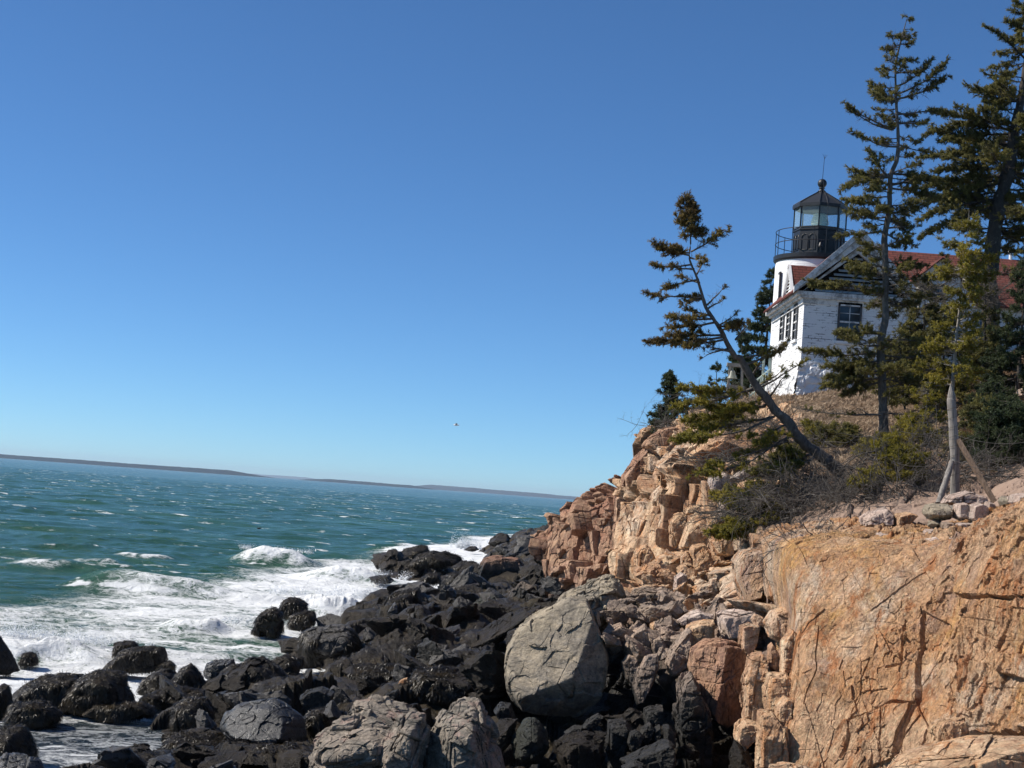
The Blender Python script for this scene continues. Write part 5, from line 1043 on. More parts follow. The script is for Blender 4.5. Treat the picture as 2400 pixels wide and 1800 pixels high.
m_ = MB(); m_.lathe([(.26, 7.9), (.26, 8.2), (.3, 8.24)], T0, 16); m_.build('lens_pedestal', M['white'], lh)
m_ = MB(); m_.lathe([(LR-.12, 8.32), (LR-.12, 8.34), (0, 8.35)], T0, 8, PH); m_.build('lantern_floor', M['white'], lh)
m_ = MB(); GR = TR+.05; ring = lambda z: [np.array([TX+GR*math.cos(a), TY+GR*math.sin(a), 9+z]) for a in np.linspace(0, 2*math.pi, 49)]
for z in (8.13, 7.62): m_.tube(ring(z), .017, 5)
for k in range(12):
    an = k*math.pi/6+rad(12); q = np.array([TX+GR*math.cos(an), TY+GR*math.sin(an), 9.0]); m_.tube([q+[0, 0, 7.05], q+[0, 0, 8.15]], .016, 5)
m_.build('gallery_railing', M['black'], lh)
m_ = MB(); q = T0+np.array([-.18, -1.35, 7.1]); m_.tube([q, q+[0, 0, .42]], .02, 6); m_.lathe([(.10, .30), (.09, .36), (.05, .48), (.0, .5)], q, 12); m_.box(q+[-.1, -.03, .5], q+[.1, .03, .54]); m_.build('signal_lamp', M['black'], lh)
def wall_window(parent, c, w_, h_, axis, frame, nx=2, ny=2, depth=.08, sill=True, glass='pane'):
    """window on a wall whose outward normal is -X ('x') or -Y ('y'); c = centre on the wall face"""
    U = np.array([0, 1., 0]) if axis == 'x' else np.array([1., 0, 0]); Nn = np.array([-1., 0, 0]) if axis == 'x' else np.array([0, -1., 0]); c = np.asarray(c, float)
    t = .075; fr = MB()
    def bx(mb, u0, u1, z0, z1, d0, d1):
        P = [c+U*u+np.array([0, 0, z])+Nn*d for u in (u0, u1) for z in (z0, z1) for d in (d0, d1)]; mb.box(np.min(P, 0), np.max(P, 0))
    bx(fr, -w_/2, -w_/2+t, -h_/2, h_/2, -.02, .05); bx(fr, w_/2-t, w_/2, -h_/2, h_/2, -.02, .05); bx(fr, -w_/2+t, w_/2-t, h_/2-t, h_/2, -.02, .05); bx(fr, -w_/2+t, w_/2-t, -h_/2, -h_/2+t, -.02, .05)
    f = fr.build('window', frame, parent)
    g_ = MB(); bx(g_, -w_/2+t, w_/2-t, -h_/2+t, h_/2-t, -.015, .006); g_.build('pane', M[glass], f)
    mu = MB(); iw, ih = w_-2*t, h_-2*t
    bx(mu, -iw/2, iw/2, -.03, .03, .008, .032)
    for i in range(1, nx): bx(mu, -iw/2+iw*i/nx-.012, -iw/2+iw*i/nx+.012, -ih/2, -.032, .007, .024); bx(mu, -iw/2+iw*i/nx-.012, -iw/2+iw*i/nx+.012, .032, ih/2, .007, .024)
    for zc in (-ih/4, ih/4): bx(mu, -iw/2, iw/2, zc-.011, zc+.011, .025, .031)
    mu.build('mullion', M['trim'], f)
    if sill:
        s_ = MB(); bx(s_, -w_/2-.06, w_/2+.06, -h_/2-.10, -h_/2-.003, -.02, .09); s_.build('sill', M['white'], f)
wq = onx(1480+1272/3.687, 430+890/3.687, TX-TR+.08); wall_window(lh, np.array([TX-TR+.10, TY-.45, wq[2]]), .62, 1.15, 'x', M['darkwood'], depth=.05)
# --- keeper's house, gabled wing in front of the tower
HX, HY = 10.3, 55.0; HW = 3.7; HB = 61.6; BZ, FZ, EZ = 9.2, 11.15, 13.45; RX = HX+HW/2; RZ = 15.75
ho = empty('keepers_house', (RX, HY, BZ)); tag(ho, 'white brick house with a grey louvred gable in front of the lighthouse tower', 'house')
w0 = MB()                                 # brick walls
w0.box((HX, HY, FZ), (HX+HW, HB, EZ)); w0.build('wall', M['brick'], ho)
w2 = MB(); w2.box((HX-.0, HY+.004, BZ-2), (HX+HW, HB-.01, FZ-.003))
ft = MB(); n_ = 60
# battered, rough stone foundation
def rough_wall(P00, P10, P01, P11, nrm_, nu, nv, amp, seed):
    u, v = np.meshgrid(np.linspace(0, 1, nu), np.linspace(0, 1, nv), indexing='ij'); u = u[..., None]; v = v[..., None]
    G = (P00*(1-u)+P10*u)*(1-v)+(P01*(1-u)+P11*u)*v; P = G.reshape(-1, 3)
    h, e, _ = fracture(P, (.5, .5, .38), seed, .6, None, .3); edge = np.minimum(1, 6*np.minimum(v, 1-v)).ravel()*1
    return P+np.outer((h*.5+fbm(P*3, 4, seed)*.6-.4*np.clip(1-e/.12, 0, 1))*amp*edge+amp*.4*edge, nrm_), gridf(nu, nv)
A_ = np.array([HX-.32, HY-.28, 8.2]); B_ = np.array([HX+HW+.2, HY-.28, 8.2]); C_ = np.array([HX-.05, HY-.05, FZ]); D_ = np.array([HX+HW+.03, HY-.05, FZ])
v_, f_ = rough_wall(A_, B_, C_, D_, np.array([0, -1., 0]), 90, 50, .11, 501); ft.add(v_, f_)
E_ = np.array([HX-.32, HB, 8.2]); G_ = np.array([HX-.05, HB, FZ])
v_, f_ = rough_wall(E_, A_, G_, C_, np.array([-1., 0, 0]), 120, 50, .11, 502); ft.add(v_, f_)
ft.box((HX-.05, HY-.05, FZ-.02), (HX+HW+.03, HB, FZ+.0)); ft.build('foundation', M['stonew'], ho)
m_ = MB()                                 # frieze and cornice under the eaves
m_.box((HX-.05, HY-.05, EZ-.22), (HX+HW+.05, HB, EZ-.03)); m_.box((HX-.16, HY-.16, EZ-.03), (HX+HW+.16, HB, EZ+.06)); m_.box((HX-.30, HY-.20, EZ+.06), (HX+HW+.30, HB, EZ+.20)); m_.build('cornice', M['trim'], ho)
# gable with louvres
gz0 = EZ+.2; sl_ = (RZ-gz0)/(HW/2+.34)
m_ = MB(); m_.add([(HX, HY+.10, gz0), (HX+HW, HY+.10, gz0), (RX, HY+.10, gz0+sl_*HW/2), (HX, HY+.2, gz0), (HX+HW, HY+.2, gz0), (RX, HY+.2, gz0+sl_*HW/2)], [[0, 1, 2], [3, 5, 4]]); m_.build('gable_wall', M['void'], ho)
m_ = MB(); z = gz0+.05
while z < RZ-.75:
    hwid = (gz0+sl_*(HW/2)-z)/sl_-.32
    if hwid > .08: m_.hexa([(RX-hwid, HY+.0, z), (RX+hwid, HY+.0, z), (RX+hwid, HY+.09, z+.07), (RX-hwid, HY+.09, z+.07)], [(RX-hwid, HY+.0, z+.025), (RX+hwid, HY+.0, z+.025), (RX+hwid, HY+.09, z+.095), (RX-hwid, HY+.09, z+.095)])
    z += .155
m_.build('louvre', M['louvre'], ho, kind=None)
m_ = MB()
for s_ in (-1, 1):
    for (off, w_, y0, y1) in ((0, .26, -.28, .02), (.26, .20, -.12, .06)):
        a0 = np.array([RX+s_*(HW/2+.34-off*.8), 0, gz0-off*.2+.02]); a1 = np.array([RX, 0, RZ-off*1.28]); dn = np.array([0, 0, -w_*1.25])
        P = [a0, a1, a1+dn, a0+dn if off == 0 else a0+dn*.6]
        P = [p if p[2] > gz0-.02 else np.array([p[0], 0, gz0-.02]) for p in P]
        B2 = [p+[0, HY+y0, 0] for p in P]; T2 = [p+[0, HY+y1, 0] for p in P]
        m_.hexa(B2, T2)
m_.build('bargeboard', M['trim'], ho)
m_ = MB()
for s_ in (-1, 1): m_.hexa([(RX+s_*(HW/2+.46), HY-.36, gz0-.10), (RX, HY-.36, RZ+.02), (RX, HY-.24, RZ+.02), (RX+s_*(HW/2+.46), HY-.24, gz0-.10)], [(RX+s_*(HW/2+.46), HY-.36, gz0+.13), (RX, HY-.36, RZ+.27), (RX, HY-.24, RZ+.27), (RX+s_*(HW/2+.46), HY-.24, gz0+.13)])
m_.build('rake_moulding', M['trim'], ho)
# roofs
rf_ = MB()
for s_ in (-1, 1):
    ex = RX+s_*(HW/2+.40); P = [np.array([ex, 0, gz0-.06]), np.array([RX, 0, RZ+.06])]; up_ = np.array([s_*.03, 0, .06])
    rf_.hexa([P[0]+[0, HY-.30, 0], P[1]+[0, HY-.30, 0], P[1]+[0, HB-.2, 0], P[0]+[0, HB-.2, 0]], [P[0]+up_+[0, HY-.30, 0], P[1]+up_+[0, HY-.30, 0], P[1]+up_+[0, HB-.2, 0], P[0]+up_+[0, HB-.2, 0]])
# small cross gable facing the sea
cy, ch, cz = 57.75, 1.10, 14.98; cx0 = HX-.06
for s_ in (-1, 1):
    P = [np.array([0, cy+s_*ch, gz0-.05]), np.array([0, cy, cz])]; up_ = np.array([0, s_*.02, .05])
    rf_.hexa([P[0]+[cx0-.12, 0, 0], P[0]+[RX, 0, 0], P[1]+[RX, 0, 0], P[1]+[cx0-.12, 0, 0]], [P[0]+up_+[cx0-.12, 0, 0], P[0]+up_+[RX, 0, 0], P[1]+up_+[RX, 0, 0], P[1]+up_+[cx0-.12, 0, 0]])
rf_.build('roof', M['shingle'], ho)
m_ = MB(); m_.add([(cx0+.06, cy-ch+.06, gz0), (cx0+.06, cy+ch-.06, gz0), (cx0+.06, cy, cz-.08)], [[0, 1, 2]]); m_.add([(cx0, cy-.45, gz0+.2), (cx0, cy+.45, gz0+.2), (cx0, cy, gz0+.9)], [[0, 1, 2]])
for k in range(9):
    z = gz0+.08+k*.125; hw_ = (cz-.1-z)/(cz-gz0)*ch-.10
    if hw_ > .05: m_.hexa([(cx0-.03, cy-hw_, z), (cx0+.05, cy-hw_, z+.05), (cx0+.05, cy+hw_, z+.05), (cx0-.03, cy+hw_, z)], [(cx0-.03, cy-hw_, z+.03), (cx0+.05, cy-hw_, z+.085), (cx0+.05, cy+hw_, z+.085), (cx0-.03, cy+hw_, z+.03)])
for s_ in (-1, 1): m_.bar((cx0-.07, cy+s_*ch, gz0+.0), (cx0-.07, cy, cz-.02), .16, .10, up=(1, 0, 0))
m_.build('side_gable', M['white'], ho)
wall_window(ho, (11.96, HY, 12.66), .86, 1.40, 'y', M['darkwood'])
for (tx_, ty_, bx_, by_) in ((1432, 1040, 1412, 1355), (1370, 1095, 1352, 1330), (1312, 1150, 1300, 1335)):
    a_ = onx(1480+tx_/3.687, 430+ty_/3.687, HX); b_ = onx(1480+bx_/3.687, 430+by_/3.687, HX)
    wall_window(ho, (HX, a_[1], (a_[2]+b_[2])/2), .80, min(max(a_[2]-b_[2], 1.1), 1.6), 'x', M['darkwood'])
# --- main house behind the trees
mh = empty('dwelling', (19, 60, 9)); tag(mh, 'red shingled house roof and white wall glimpsed behind the tall spruces', 'house')
a_ = at(2111, 596, 60); b_ = at(2400, 612, 60); rz = (a_[2]+b_[2])/2; xl = 14.2; xr = 27
m_ = MB(); m_.box((xl+.3, 57.2, 9), (xr-.3, 63, rz-2.0)); m_.build('wall', M['brick2'], mh)
m_ = MB()
for s_ in (-1, 1):
    P = [np.array([0, 60+s_*3.2, rz-2.35]), np.array([0, 60, rz])]; up_ = np.array([0, s_*.03, .07])
    m_.hexa([P[0]+[xl, 0, 0], P[0]+[xr, 0, 0], P[1]+[xr, 0, 0], P[1]+[xl, 0, 0]], [P[0]+up_+[xl, 0, 0], P[0]+up_+[xr, 0, 0], P[1]+up_+[xr, 0, 0], P[1]+up_+[xl, 0, 0]])
rr = m_.build('roof', M['shingle'], mh)
c_ = at(2189, 650, 57.5); m_ = MB()
dx, dz = c_[0], c_[2]                     # white dormer on the slope
m_.hexa([(dx-.75, 56.6, rz-2.6), (dx+.75, 56.6, rz-2.6), (dx+.75, 58.6, rz-2.6), (dx-.75, 58.6, rz-2.6)], [(dx-.75, 56.6, rz-1.4), (dx+.75, 56.6, rz-1.4), (dx+.75, 58.6, rz-1.4), (dx-.75, 58.6, rz-1.4)])
m_.add([(dx-.75, 56.61, rz-1.4), (dx+.75, 56.61, rz-1.4), (dx, 56.61, rz-.75)], [[0, 1, 2]]); dm = m_.build('dormer', M['white'], mh)
m_ = MB()
for s_ in (-1, 1):
    P = [np.array([dx+s_*.95, 0, rz-1.57]), np.array([dx, 0, rz-.72])]; up_ = np.array([0, 0, .06])
    m_.hexa([P[0]+[0, 56.4, 0], P[1]+[0, 56.4, 0], P[1]+[0, 59, 0], P[0]+[0, 59, 0]], [P[0]+up_+[0, 56.4, 0], P[1]+up_+[0, 56.4, 0], P[1]+up_+[0, 59, 0], P[0]+up_+[0, 59, 0]])
m_.build('dormer_roof', M['shingle'], dm)
wall_window(mh, (dx, 56.6, rz-2.0), .6, .8, 'y', M['white'])
for xx in (17.3, 19.8): wall_window(mh, (xx, 57.2, rz-3.1), .8, 1.2, 'y', M['white'])
c_ = at(2369, 598, 60); m_ = MB(); m_.tube([(c_[0], 60, rz-.2), (c_[0], 60, rz+.35)], .07, 10); m_.lathe([(.11, .33), (.11, .43), (0, .46)], (c_[0], 60, rz), 12); m_.build('vent_pipe', M['white'], rr)
c_ = at(2276, 660, 56.5); m_ = MB(); m_.box((c_[0]-.28, 56.7, 10), (c_[0]+.28, 57.19, rz-1.3)); m_.box((c_[0]-.33, 56.64, rz-1.3), (c_[0]+.33, 57.25, rz-1.2)); m_.build('chimney', M['white'], mh)
# --- stair rail and fog bell left of the house
M['oldwood'] = plain('weathered grey wood', (.26, .24, .21), .85, .15, .8, 9); M['greenrail'] = plain('pale green painted rail', (.33, .40, .36), .7, .3, .3, 5); M['bronze'] = plain('bell bronze', (.20, .21, .17), .5, .5, .5, 5)
s0 = at(1788, 900, 60); s1 = at(1819, 858, 60); rl = empty('stair_railing', s0); tag(rl, 'pale green stair railing climbing to the left corner of the white house', 'railing')
m_ = MB(); 
for dz in (0, -.42): m_.tube([s0+[-.5, 0, dz-.1], s1+[0, 1.2, dz]], .03, 6)
m_.build('handrail', M['greenrail'], rl); m_ = MB()
for f in np.linspace(0, 1, 9): q = (s0+[-.5, 0, -.1])*(1-f)+(s1+[0, 1.2, 0])*f; m_.tube([q, q-[0, 0, .75]], .018, 5)
m_.build('baluster', M['greenrail'], rl); m_ = MB(); q = s1+[-.05, 1.2, 0]; m_.bar(q-[0, 0, 1.4], q+[0, 0, .9], .1, .1); m_.bar(q-[.25, 0, 1.4], q+[-.25, 0, .7], .08, .08); m_.build('post', M['greenrail'], rl)
c_ = at(1722, 915, 60); bf = empty('timber_frame', c_); tag(bf, 'grey timber frame behind the leaning spruce trunk, a bell hanging in it', 'frame'); m_ = MB(); k = 60/3600
for dx in (-17, 17): m_.bar(c_+[dx*k, 0, -.3], c_+[dx*k*.8, 0, 1.0], .09, .09)
m_.build('post', M['oldwood'], bf); m_ = MB(); m_.bar(c_+[-22*k, 0, 1.0], c_+[24*k, 0, .98], .16, .14); m_.bar(c_+[-20*k, 0, .15], c_+[22*k, 0, .12], .14, .12); m_.build('beam', M['oldwood'], bf)
q = c_+np.array([-8*k, 0, .45]); m_ = MB(); m_.lathe([(.21, 0), (.19, .03), (.13, .14), (.11, .26), (.07, .33), (.03, .36), (.025, .48)], q, 24); tag(m_.build('bell', M['bronze'], None, origin=q, smoothing=True), 'greenish bronze bell hanging in the wooden frame', 'bell')
# ------------------------------------------------------------------ weathered post with braces and wire
def wood(name, c1, c2):
    t = NT(name); n = t.noise(t.pos(9, 9, .7), 2.2, 7, .75); n2 = t.noise(t.pos(40, 40, 1.5), 1, 4, .6)
    col = t.mix(t.ramp(n, [(.4, 0), (.62, 1)]), c1, c2); col = t.mix(.7, col, t.ramp(n2, [(.35, .45), (.6, 1.2)]), 'MULTIPLY')
    return t.out(col, .85, t.bump(n2, .7, .012))
M['driftwood'] = wood('silvery driftwood', (.29, .265, .235), (.17, .15, .135)); M['brownwood'] = wood('brown plank', (.22, .15, .10), (.13, .09, .065))
pb = at(2240, 1160, 29); pt = at(2229, 899, 29); po = empty('marker_post', pb); tag(po, 'weathered pointed wooden post with two braces rising from the stone pile', 'post')
def log(pts, r, n, seed, mat, name, parent):
    P = catmull(np.array(pts, float), 40); r = np.interp(np.linspace(0, 1, 40), np.linspace(0, 1, len(r)), r)
    V, Fq = tubes(P[None], r[None], n); V = V+nrm(V-np.repeat(P, n, 0))*(fbm(V*np.array([18, 18, 1.5]), 3, seed)*.014)[:, None]
    return mk(name, V, Fq, mat, parent, smoothing=True)
log([pb-[0, 0, .3], pb+(pt-pb)*.4+[.015, 0, 0], pb+(pt-pb)*.82+[-.01, 0, 0], pb+(pt-pb)*.87, pt], [.085, .085, .083, .082, .074, .008], 14, 3, M['driftwood'], 'pole', po)
b0 = at(2200, 1180, 28.6); b1 = at(2231, 1082, 28.9); log([b0, (b0+b1)/2, b1], [.062, .06, .05], 12, 5, M['driftwood'], 'short_brace', po)
b0 = at(2340, 1192, 28.2); b1 = at(2246, 1032, 28.9); m_ = MB(); m_.bar(b0, b1, .07, .13, up=(0, 1, 0)); m_.build('long_brace', M['brownwood'], po)
m_ = MB(); ax = pt-pb; P_ = []
for k in range(150):
    f = k/149*.80+.04; an = k*.40; P_.append(pb+ax*f+np.array([.094*math.cos(an), .094*math.sin(an), 0]))
m_.tube(P_, .003, 4)
for (x0, y0, x1, y1, Y1, sg) in ((2236, 1018, 2420, 1034, 27, .10), (2238, 1080, 2420, 1092, 27, .12), (2238, 1000, 2110, 1010, 31, .1), (2236, 1070, 2090, 1080, 30, .15)):
    a_ = at(x0, y0, 28.9); b_ = at(x1, y1, Y1); m_.tube([a_*(1-f)+b_*f-np.array([0, 0, sg*4*f*(1-f)]) for f in np.linspace(0, 1, 12)], .004, 4)
m_.build('wire', plain('old wire', (.06, .055, .05), .6, .3, .2, 5), po)
# ------------------------------------------------------------------ birds
def bird(name, c, L, mats, label, cat, flying):
    o = empty(name, c); tag(o, label, cat); m_ = MB(); 
    prof = [(.0, -.5), (.09, -.40), (.17, -.18), (.18, .05), (.12, .28), (.08, .38), (.10, .45), (.07, .53), (.0, .58)]
    P = np.array([[p[1]*L, 0, (.12*L if (not flying and p[1] > .33) else 0)] for p in prof]); V, Fq = tubes(P[None], np.array([[max(p[0]*L, .002) for p in prof]]), 12); m_.add(V+c, Fq)
    m_.build('body', mats[0], o, smoothing=True)
    m_ = MB(); hz = .12*L if not flying else 0; m_.add([c+np.array(v)*L for v in ((.55, .03, hz/L), (.55, -.03, hz/L), (.70, 0, hz/L-.02), (.55, 0, hz/L+.04))], [[0, 1, 2], [0, 2, 3], [1, 3, 2]]); m_.build('beak', mats[2], o)
    for s_ in (-1, 1):
        m_ = MB(); 
        if flying: pts = [(.22, s_*.10, .05), (-.15, s_*.10, .05), (-.02, s_*.62, .30), (.20, s_*.58, .31), (-.22, s_*1.25, .16)]; m_.add([c+np.array(v)*L for v in pts]+[c+(np.array(v)-[0, 0, .03])*L for v in pts], [[0, 1, 2], [0, 2, 3], [3, 2, 4], [5, 7, 6], [5, 8, 7], [8, 9, 7], [0, 3, 5], [3, 8, 5]])
        else: pts = [(.25, s_*.14, .10), (-.45, s_*.08, .12), (-.1, s_*.20, .0), (.1, s_*.17, .12)]; m_.add([c+np.array(v)*L for v in pts], [[0, 1, 2], [0, 3, 1]])
        m_.build('wing', mats[1], o)
M['gullw'] = plain('gull white', (.75, .75, .75), .8, .1, .1, 3); M['gullg'] = plain('gull grey', (.22, .23, .25), .8, .1, .1, 3); M['beak'] = plain('beak', (.5, .3, .05), .5, .3, .1, 3); M['duck'] = plain('dark plumage', (.02, .018, .016), .6, .2, .3, 3)
bird('gull', at(1069, 996, 120), .42, (M['gullw'], M['gullg'], M['beak']), 'small pale gull gliding low in the sky over the sea', 'bird', True)
dk = at(607, 1241, 160); dk = atyz(607, 160, .18); bird('duck', dk, .46, (M['duck'], M['duck'], M['duck']), 'dark duck riding the waves in front of the far island', 'bird', False)
# ------------------------------------------------------------------ trees
def leaf_mat(name, stops, sc_=1.6):
    t = NT(name); t.b.inputs['Specular IOR Level'].default_value = .25
    a = t.noise(t.pos(), sc_, 4, .6); b = t.noise(t.pos(), 13, 3, .6)
    col = t.mix(.6, t.ramp(a, stops), t.ramp(b, [(.3, .55), (.7, 1.5)]), 'MULTIPLY')
    t.out(col, .6)
    tr = t.n('ShaderNodeBsdfTranslucent'); t.lk(col, tr.inputs[0]); mx = t.n('ShaderNodeMixShader'); mx.inputs[0].default_value = .4
    o = [n for n in t.t.nodes if n.type == 'OUTPUT_MATERIAL'][0]; t.lk(t.b.outputs[0], mx.inputs[1]); t.lk(tr.outputs[0], mx.inputs[2]); t.lk(mx.outputs[0], o.inputs[0])
    return t.m
M['leaf_brown'] = leaf_mat('browned olive needles', [(.3, (0.104, 0.07128, 0.02673)), (.5, (0.1708, 0.1218, 0.03564)), (.68, (0.2376, 0.1857, 0.04752))])
M['leaf_olive'] = leaf_mat('olive needles', [(.3, (0.07898, 0.07547, 0.02808)), (.5, (0.1492, 0.1369, 0.04037)), (.7, (0.237, 0.2071, 0.05265))])
M['leaf_yellow'] = leaf_mat('yellow green needles', [(.3, (0.1215, 0.1148, 0.0189)), (.5, (0.2295, 0.1958, 0.027)), (.7, (0.3375, 0.27, 0.0405))])
M['leaf_dark'] = leaf_mat('dark green needles', [(.3, (0.02552, 0.0401, 0.02187)), (.5, (0.04739, 0.06561, 0.02734)), (.7, (0.07655, 0.09113, 0.03645))])
M['leaf_gold'] = leaf_mat('golden brown needles', [(.3, (0.135, 0.0945, 0.02025)), (.5, (0.2295, 0.1485, 0.027)), (.7, (0.324, 0.2093, 0.0378))])
def bark_mat(name, c1, c2):
    t = NT(name); n = t.noise(t.pos(6, 6, 2.2), 2, 7, .75); li = t.noise(t.pos(), 5, 6, .7)
    col = t.mix(t.ramp(n, [(.4, 0), (.6, 1)]), c1, c2); col = t.mix(t.ramp(li, [(.6, 0), (.68, .6)]), col, (.30, .29, .25))
    return t.out(col, .95, t.bump(n, 1, .03))
M['bark'] = bark_mat('grey bark', (.085, .072, .062), (.16, .14, .12)); M['barkd'] = bark_mat('dark bark', (.045, .038, .034), (.075, .064, .055)); M['barkp'] = bark_mat('pale bark', (.22, .195, .165), (.34, .31, .27)); M['twig'] = bark_mat('dead grey twigs', (.075, .064, .055), (.15, .135, .12))
class Tree:
    def __init__(s, seed): s.r = np.random.RandomState(seed); s.wp = {}; s.sp = []; s.sd = []; s.sl = []
    def wood(s, P, r, n=5): s.wp.setdefault((len(P), n), []).append((np.asarray(P, float), np.asarray(r, float)))
    def branch(s, P0, P1, sag=0., dens=1., leaf0=.3, tw=1., r0=.03, flat=.35, up=.15, tmax=.6, spr=1., bare=1.):
        R = s.r; P0 = np.asarray(P0, float); P1 = np.asarray(P1, float); L = np.linalg.norm(P1-P0)
        if L < .05: return
        n = 8; f = np.linspace(0, 1, n)[:, None]
        ax = P0*(1-f)+P1*f; ax[:, 2] -= (sag*L*4*f*(1-f))[:, 0]; ax += np.cumsum(R.normal(0, .014*L, (n, 3)), 0)*f*(1-f)*3
        s.wood(ax, r0*(1-f[:, 0]*.85)+.002)
        nt_ = int(dens*L/.062)+4; t = nrm(P1-P0); side = nrm(np.cross(t, [0, 0, 1.])+1e-6); upv = np.cross(side, t)
        ff = np.sort(R.uniform(.10, 1.0, nt_)); ff[-2:] = 1.0
        i = np.clip((ff*(n-1)).astype(int), 0, n-2); fr = (ff*(n-1)-i)[:, None]; base = ax[i]*(1-fr)+ax[i+1]*fr
        sg = np.where(R.rand(nt_) < .5, -1, 1)[:, None]
        d = nrm(t*R.uniform(.35, 1.0, (nt_, 1))+side*sg*R.uniform(.3, 1.0, (nt_, 1))*(ff[:, None] < .99)+upv*R.normal(up, flat, (nt_, 1)))
        ll = np.minimum(tw*(.10+.30*L*(1.08-ff)**.8)*R.uniform(.5, 1.25, nt_), tmax)
        k = 4; q = np.linspace(0, 1, k)
        tp = base[:, None]+d[:, None]*(ll[:, None]*q)[..., None]; tp[:, :, 2] += (R.normal(.0, .10, nt_)*ll)[:, None]*q*q
        leafy = (ff > leaf0) | (R.rand(nt_) < .12)
        for a, b, lf in zip(tp, ll, leafy):
            if lf or R.rand() < bare: s.wood(a, (.0058+.002*b)*(1-.7*q), 3)
        # secondary twiglets and the needle sprigs along them
        for j in np.nonzero(leafy)[0]:
            m = max(2, int(spr*ll[j]/.026)); u = R.uniform(.22, 1.0, m); ii = np.minimum((u*3).astype(int), 2); w_ = (u*3-ii)[:, None]
            c = tp[j][ii]*(1-w_)+tp[j][ii+1]*w_; dd = nrm(d[j]*.9+R.normal(0, .42, (m, 3))); l2 = R.uniform(.03, .085, m)
            s.sp.append(c+dd*l2[:, None]*.4); s.sd.append(dd); s.sl.append(R.uniform(.07, .13, m))
            for _ in range(R.randint(1, 4)):      # side twiglets
                u0 = R.uniform(.25, .95); c0 = tp[j][0]*(1-u0)+tp[j][3]*u0; d2 = nrm(d[j]+R.normal(0, .75, 3)); l3 = ll[j]*R.uniform(.3, .6)*(1.15-u0)+.05; m3 = max(2, int(spr*l3/.028)); v = R.uniform(.1, 1, m3)
                s.sp.append(c0+d2*(l3*v)[:, None]); s.sd.append(nrm(d2+R.normal(0, .35, (m3, 3)))); s.sl.append(R.uniform(.06, .12, m3))
        # bare fine twigs
        m = int(bare*nt_*1.2)
        if m:
            j = R.randint(0, nt_, m); u = R.uniform(.2, .9, m)[:, None]; c = base[j]+d[j]*(ll[j][:, None]*u); dd = nrm(d[j]+R.normal(0, .6, (m, 3))); l2 = R.uniform(.06, .2, (m, 1))
            for a, b in zip(c, c+dd*l2): s.wood(np.stack([a, (a+b)/2+R.normal(0, .008, 3), b]), [.0038, .003, .0015], 3)
    def clump(s, c, rad_, n):            # loose extra sprigs
        R = s.r; p = R.normal(0, 1, (n, 3)); p = nrm(p)*(R.rand(n, 1)**.5)*rad_; s.sp.append(np.asarray(c)+p); s.sd.append(nrm(p+R.normal(0, .5, (n, 3))*rad_)); s.sl.append(R.uniform(.05, .1, n))
    def build(s, name, base, trunk, radii, bark, leaf, label, cat='tree', group=None, needle=1.0, nb=7, branchmat=None, root=None):
        R = s.r; o = root or empty(name, base)
        if root is None: tag(o, label, cat, group)
        if trunk is not None:
            P = catmull(np.array(trunk, float), 90); r = np.interp(np.linspace(0, 1, 90), np.linspace(0, 1, len(radii)), radii)
            V, Fq = tubes(P[None], r[None], 12); V = V+nrm(V-np.repeat(P, 12, 0))*(fbm(V*np.array([9, 9, 5]), 3, 3)*np.repeat(r, 12)*.35)[:, None]
            mk('trunk', V, Fq, bark, o, smoothing=True)
        vs, fs, n0 = [], [], 0
        for (k, n), lst in s.wp.items():
            if not lst: continue
            V, Fq = tubes(np.stack([a for a, b in lst]), np.stack([b for a, b in lst]), n); vs.append(V); fs.append(Fq+n0); n0 += len(V)
        if vs: mk('branches', np.concatenate(vs), np.concatenate(fs), branchmat or bark, o, smoothing=True)
        if s.sp:
            P = np.concatenate(s.sp); D = np.concatenate(s.sd); L = np.concatenate(s.sl)*needle; N = len(P)
            a = nrm(np.cross(D, R.normal(0, 1, (N, 3)))); b = np.cross(D, a)
            T = []
            for k in range(nb):
                an = k*2.4+R.uniform(0, 1, N); q = (k+.5)/nb; rd = a*np.cos(an)[:, None]+b*np.sin(an)[:, None]
                st = P+D*(L*(q-.5))[:, None]; nl = L*.46*R.uniform(.7, 1.2, N); tip = st+(rd*.8+D*.65)*nl[:, None]; tg = np.cross(rd, D)*(L*.10)[:, None]
                T.append(np.stack([st-tg, st+tg, tip], 1))
            V = np.stack(T, 1).reshape(-1, 3); Fc = np.arange(len(V)).reshape(-1, 3)
            mk('crown', V, Fc, leaf, o)
        return o
def lerp_path(T, f):
    T = np.asarray(T, float); d = np.r_[0, np.cumsum(np.linalg.norm(np.diff(T, axis=0), axis=1))]; d /= d[-1]
    return np.array([np.interp(f, d, T[:, k]) for k in range(3)])
z4 = Z(1480, 430, 3.687); z5 = Z(1480, 840, 4.254); zT = Z(1950, 0, 2.764); z3 = Z(1500, 600, 2.458); z1 = Z(1700, 300, 3.16)
def P1(zz, x, y, Y): q = zz([(x, y)])[0]; return at(q[0], q[1], Y)
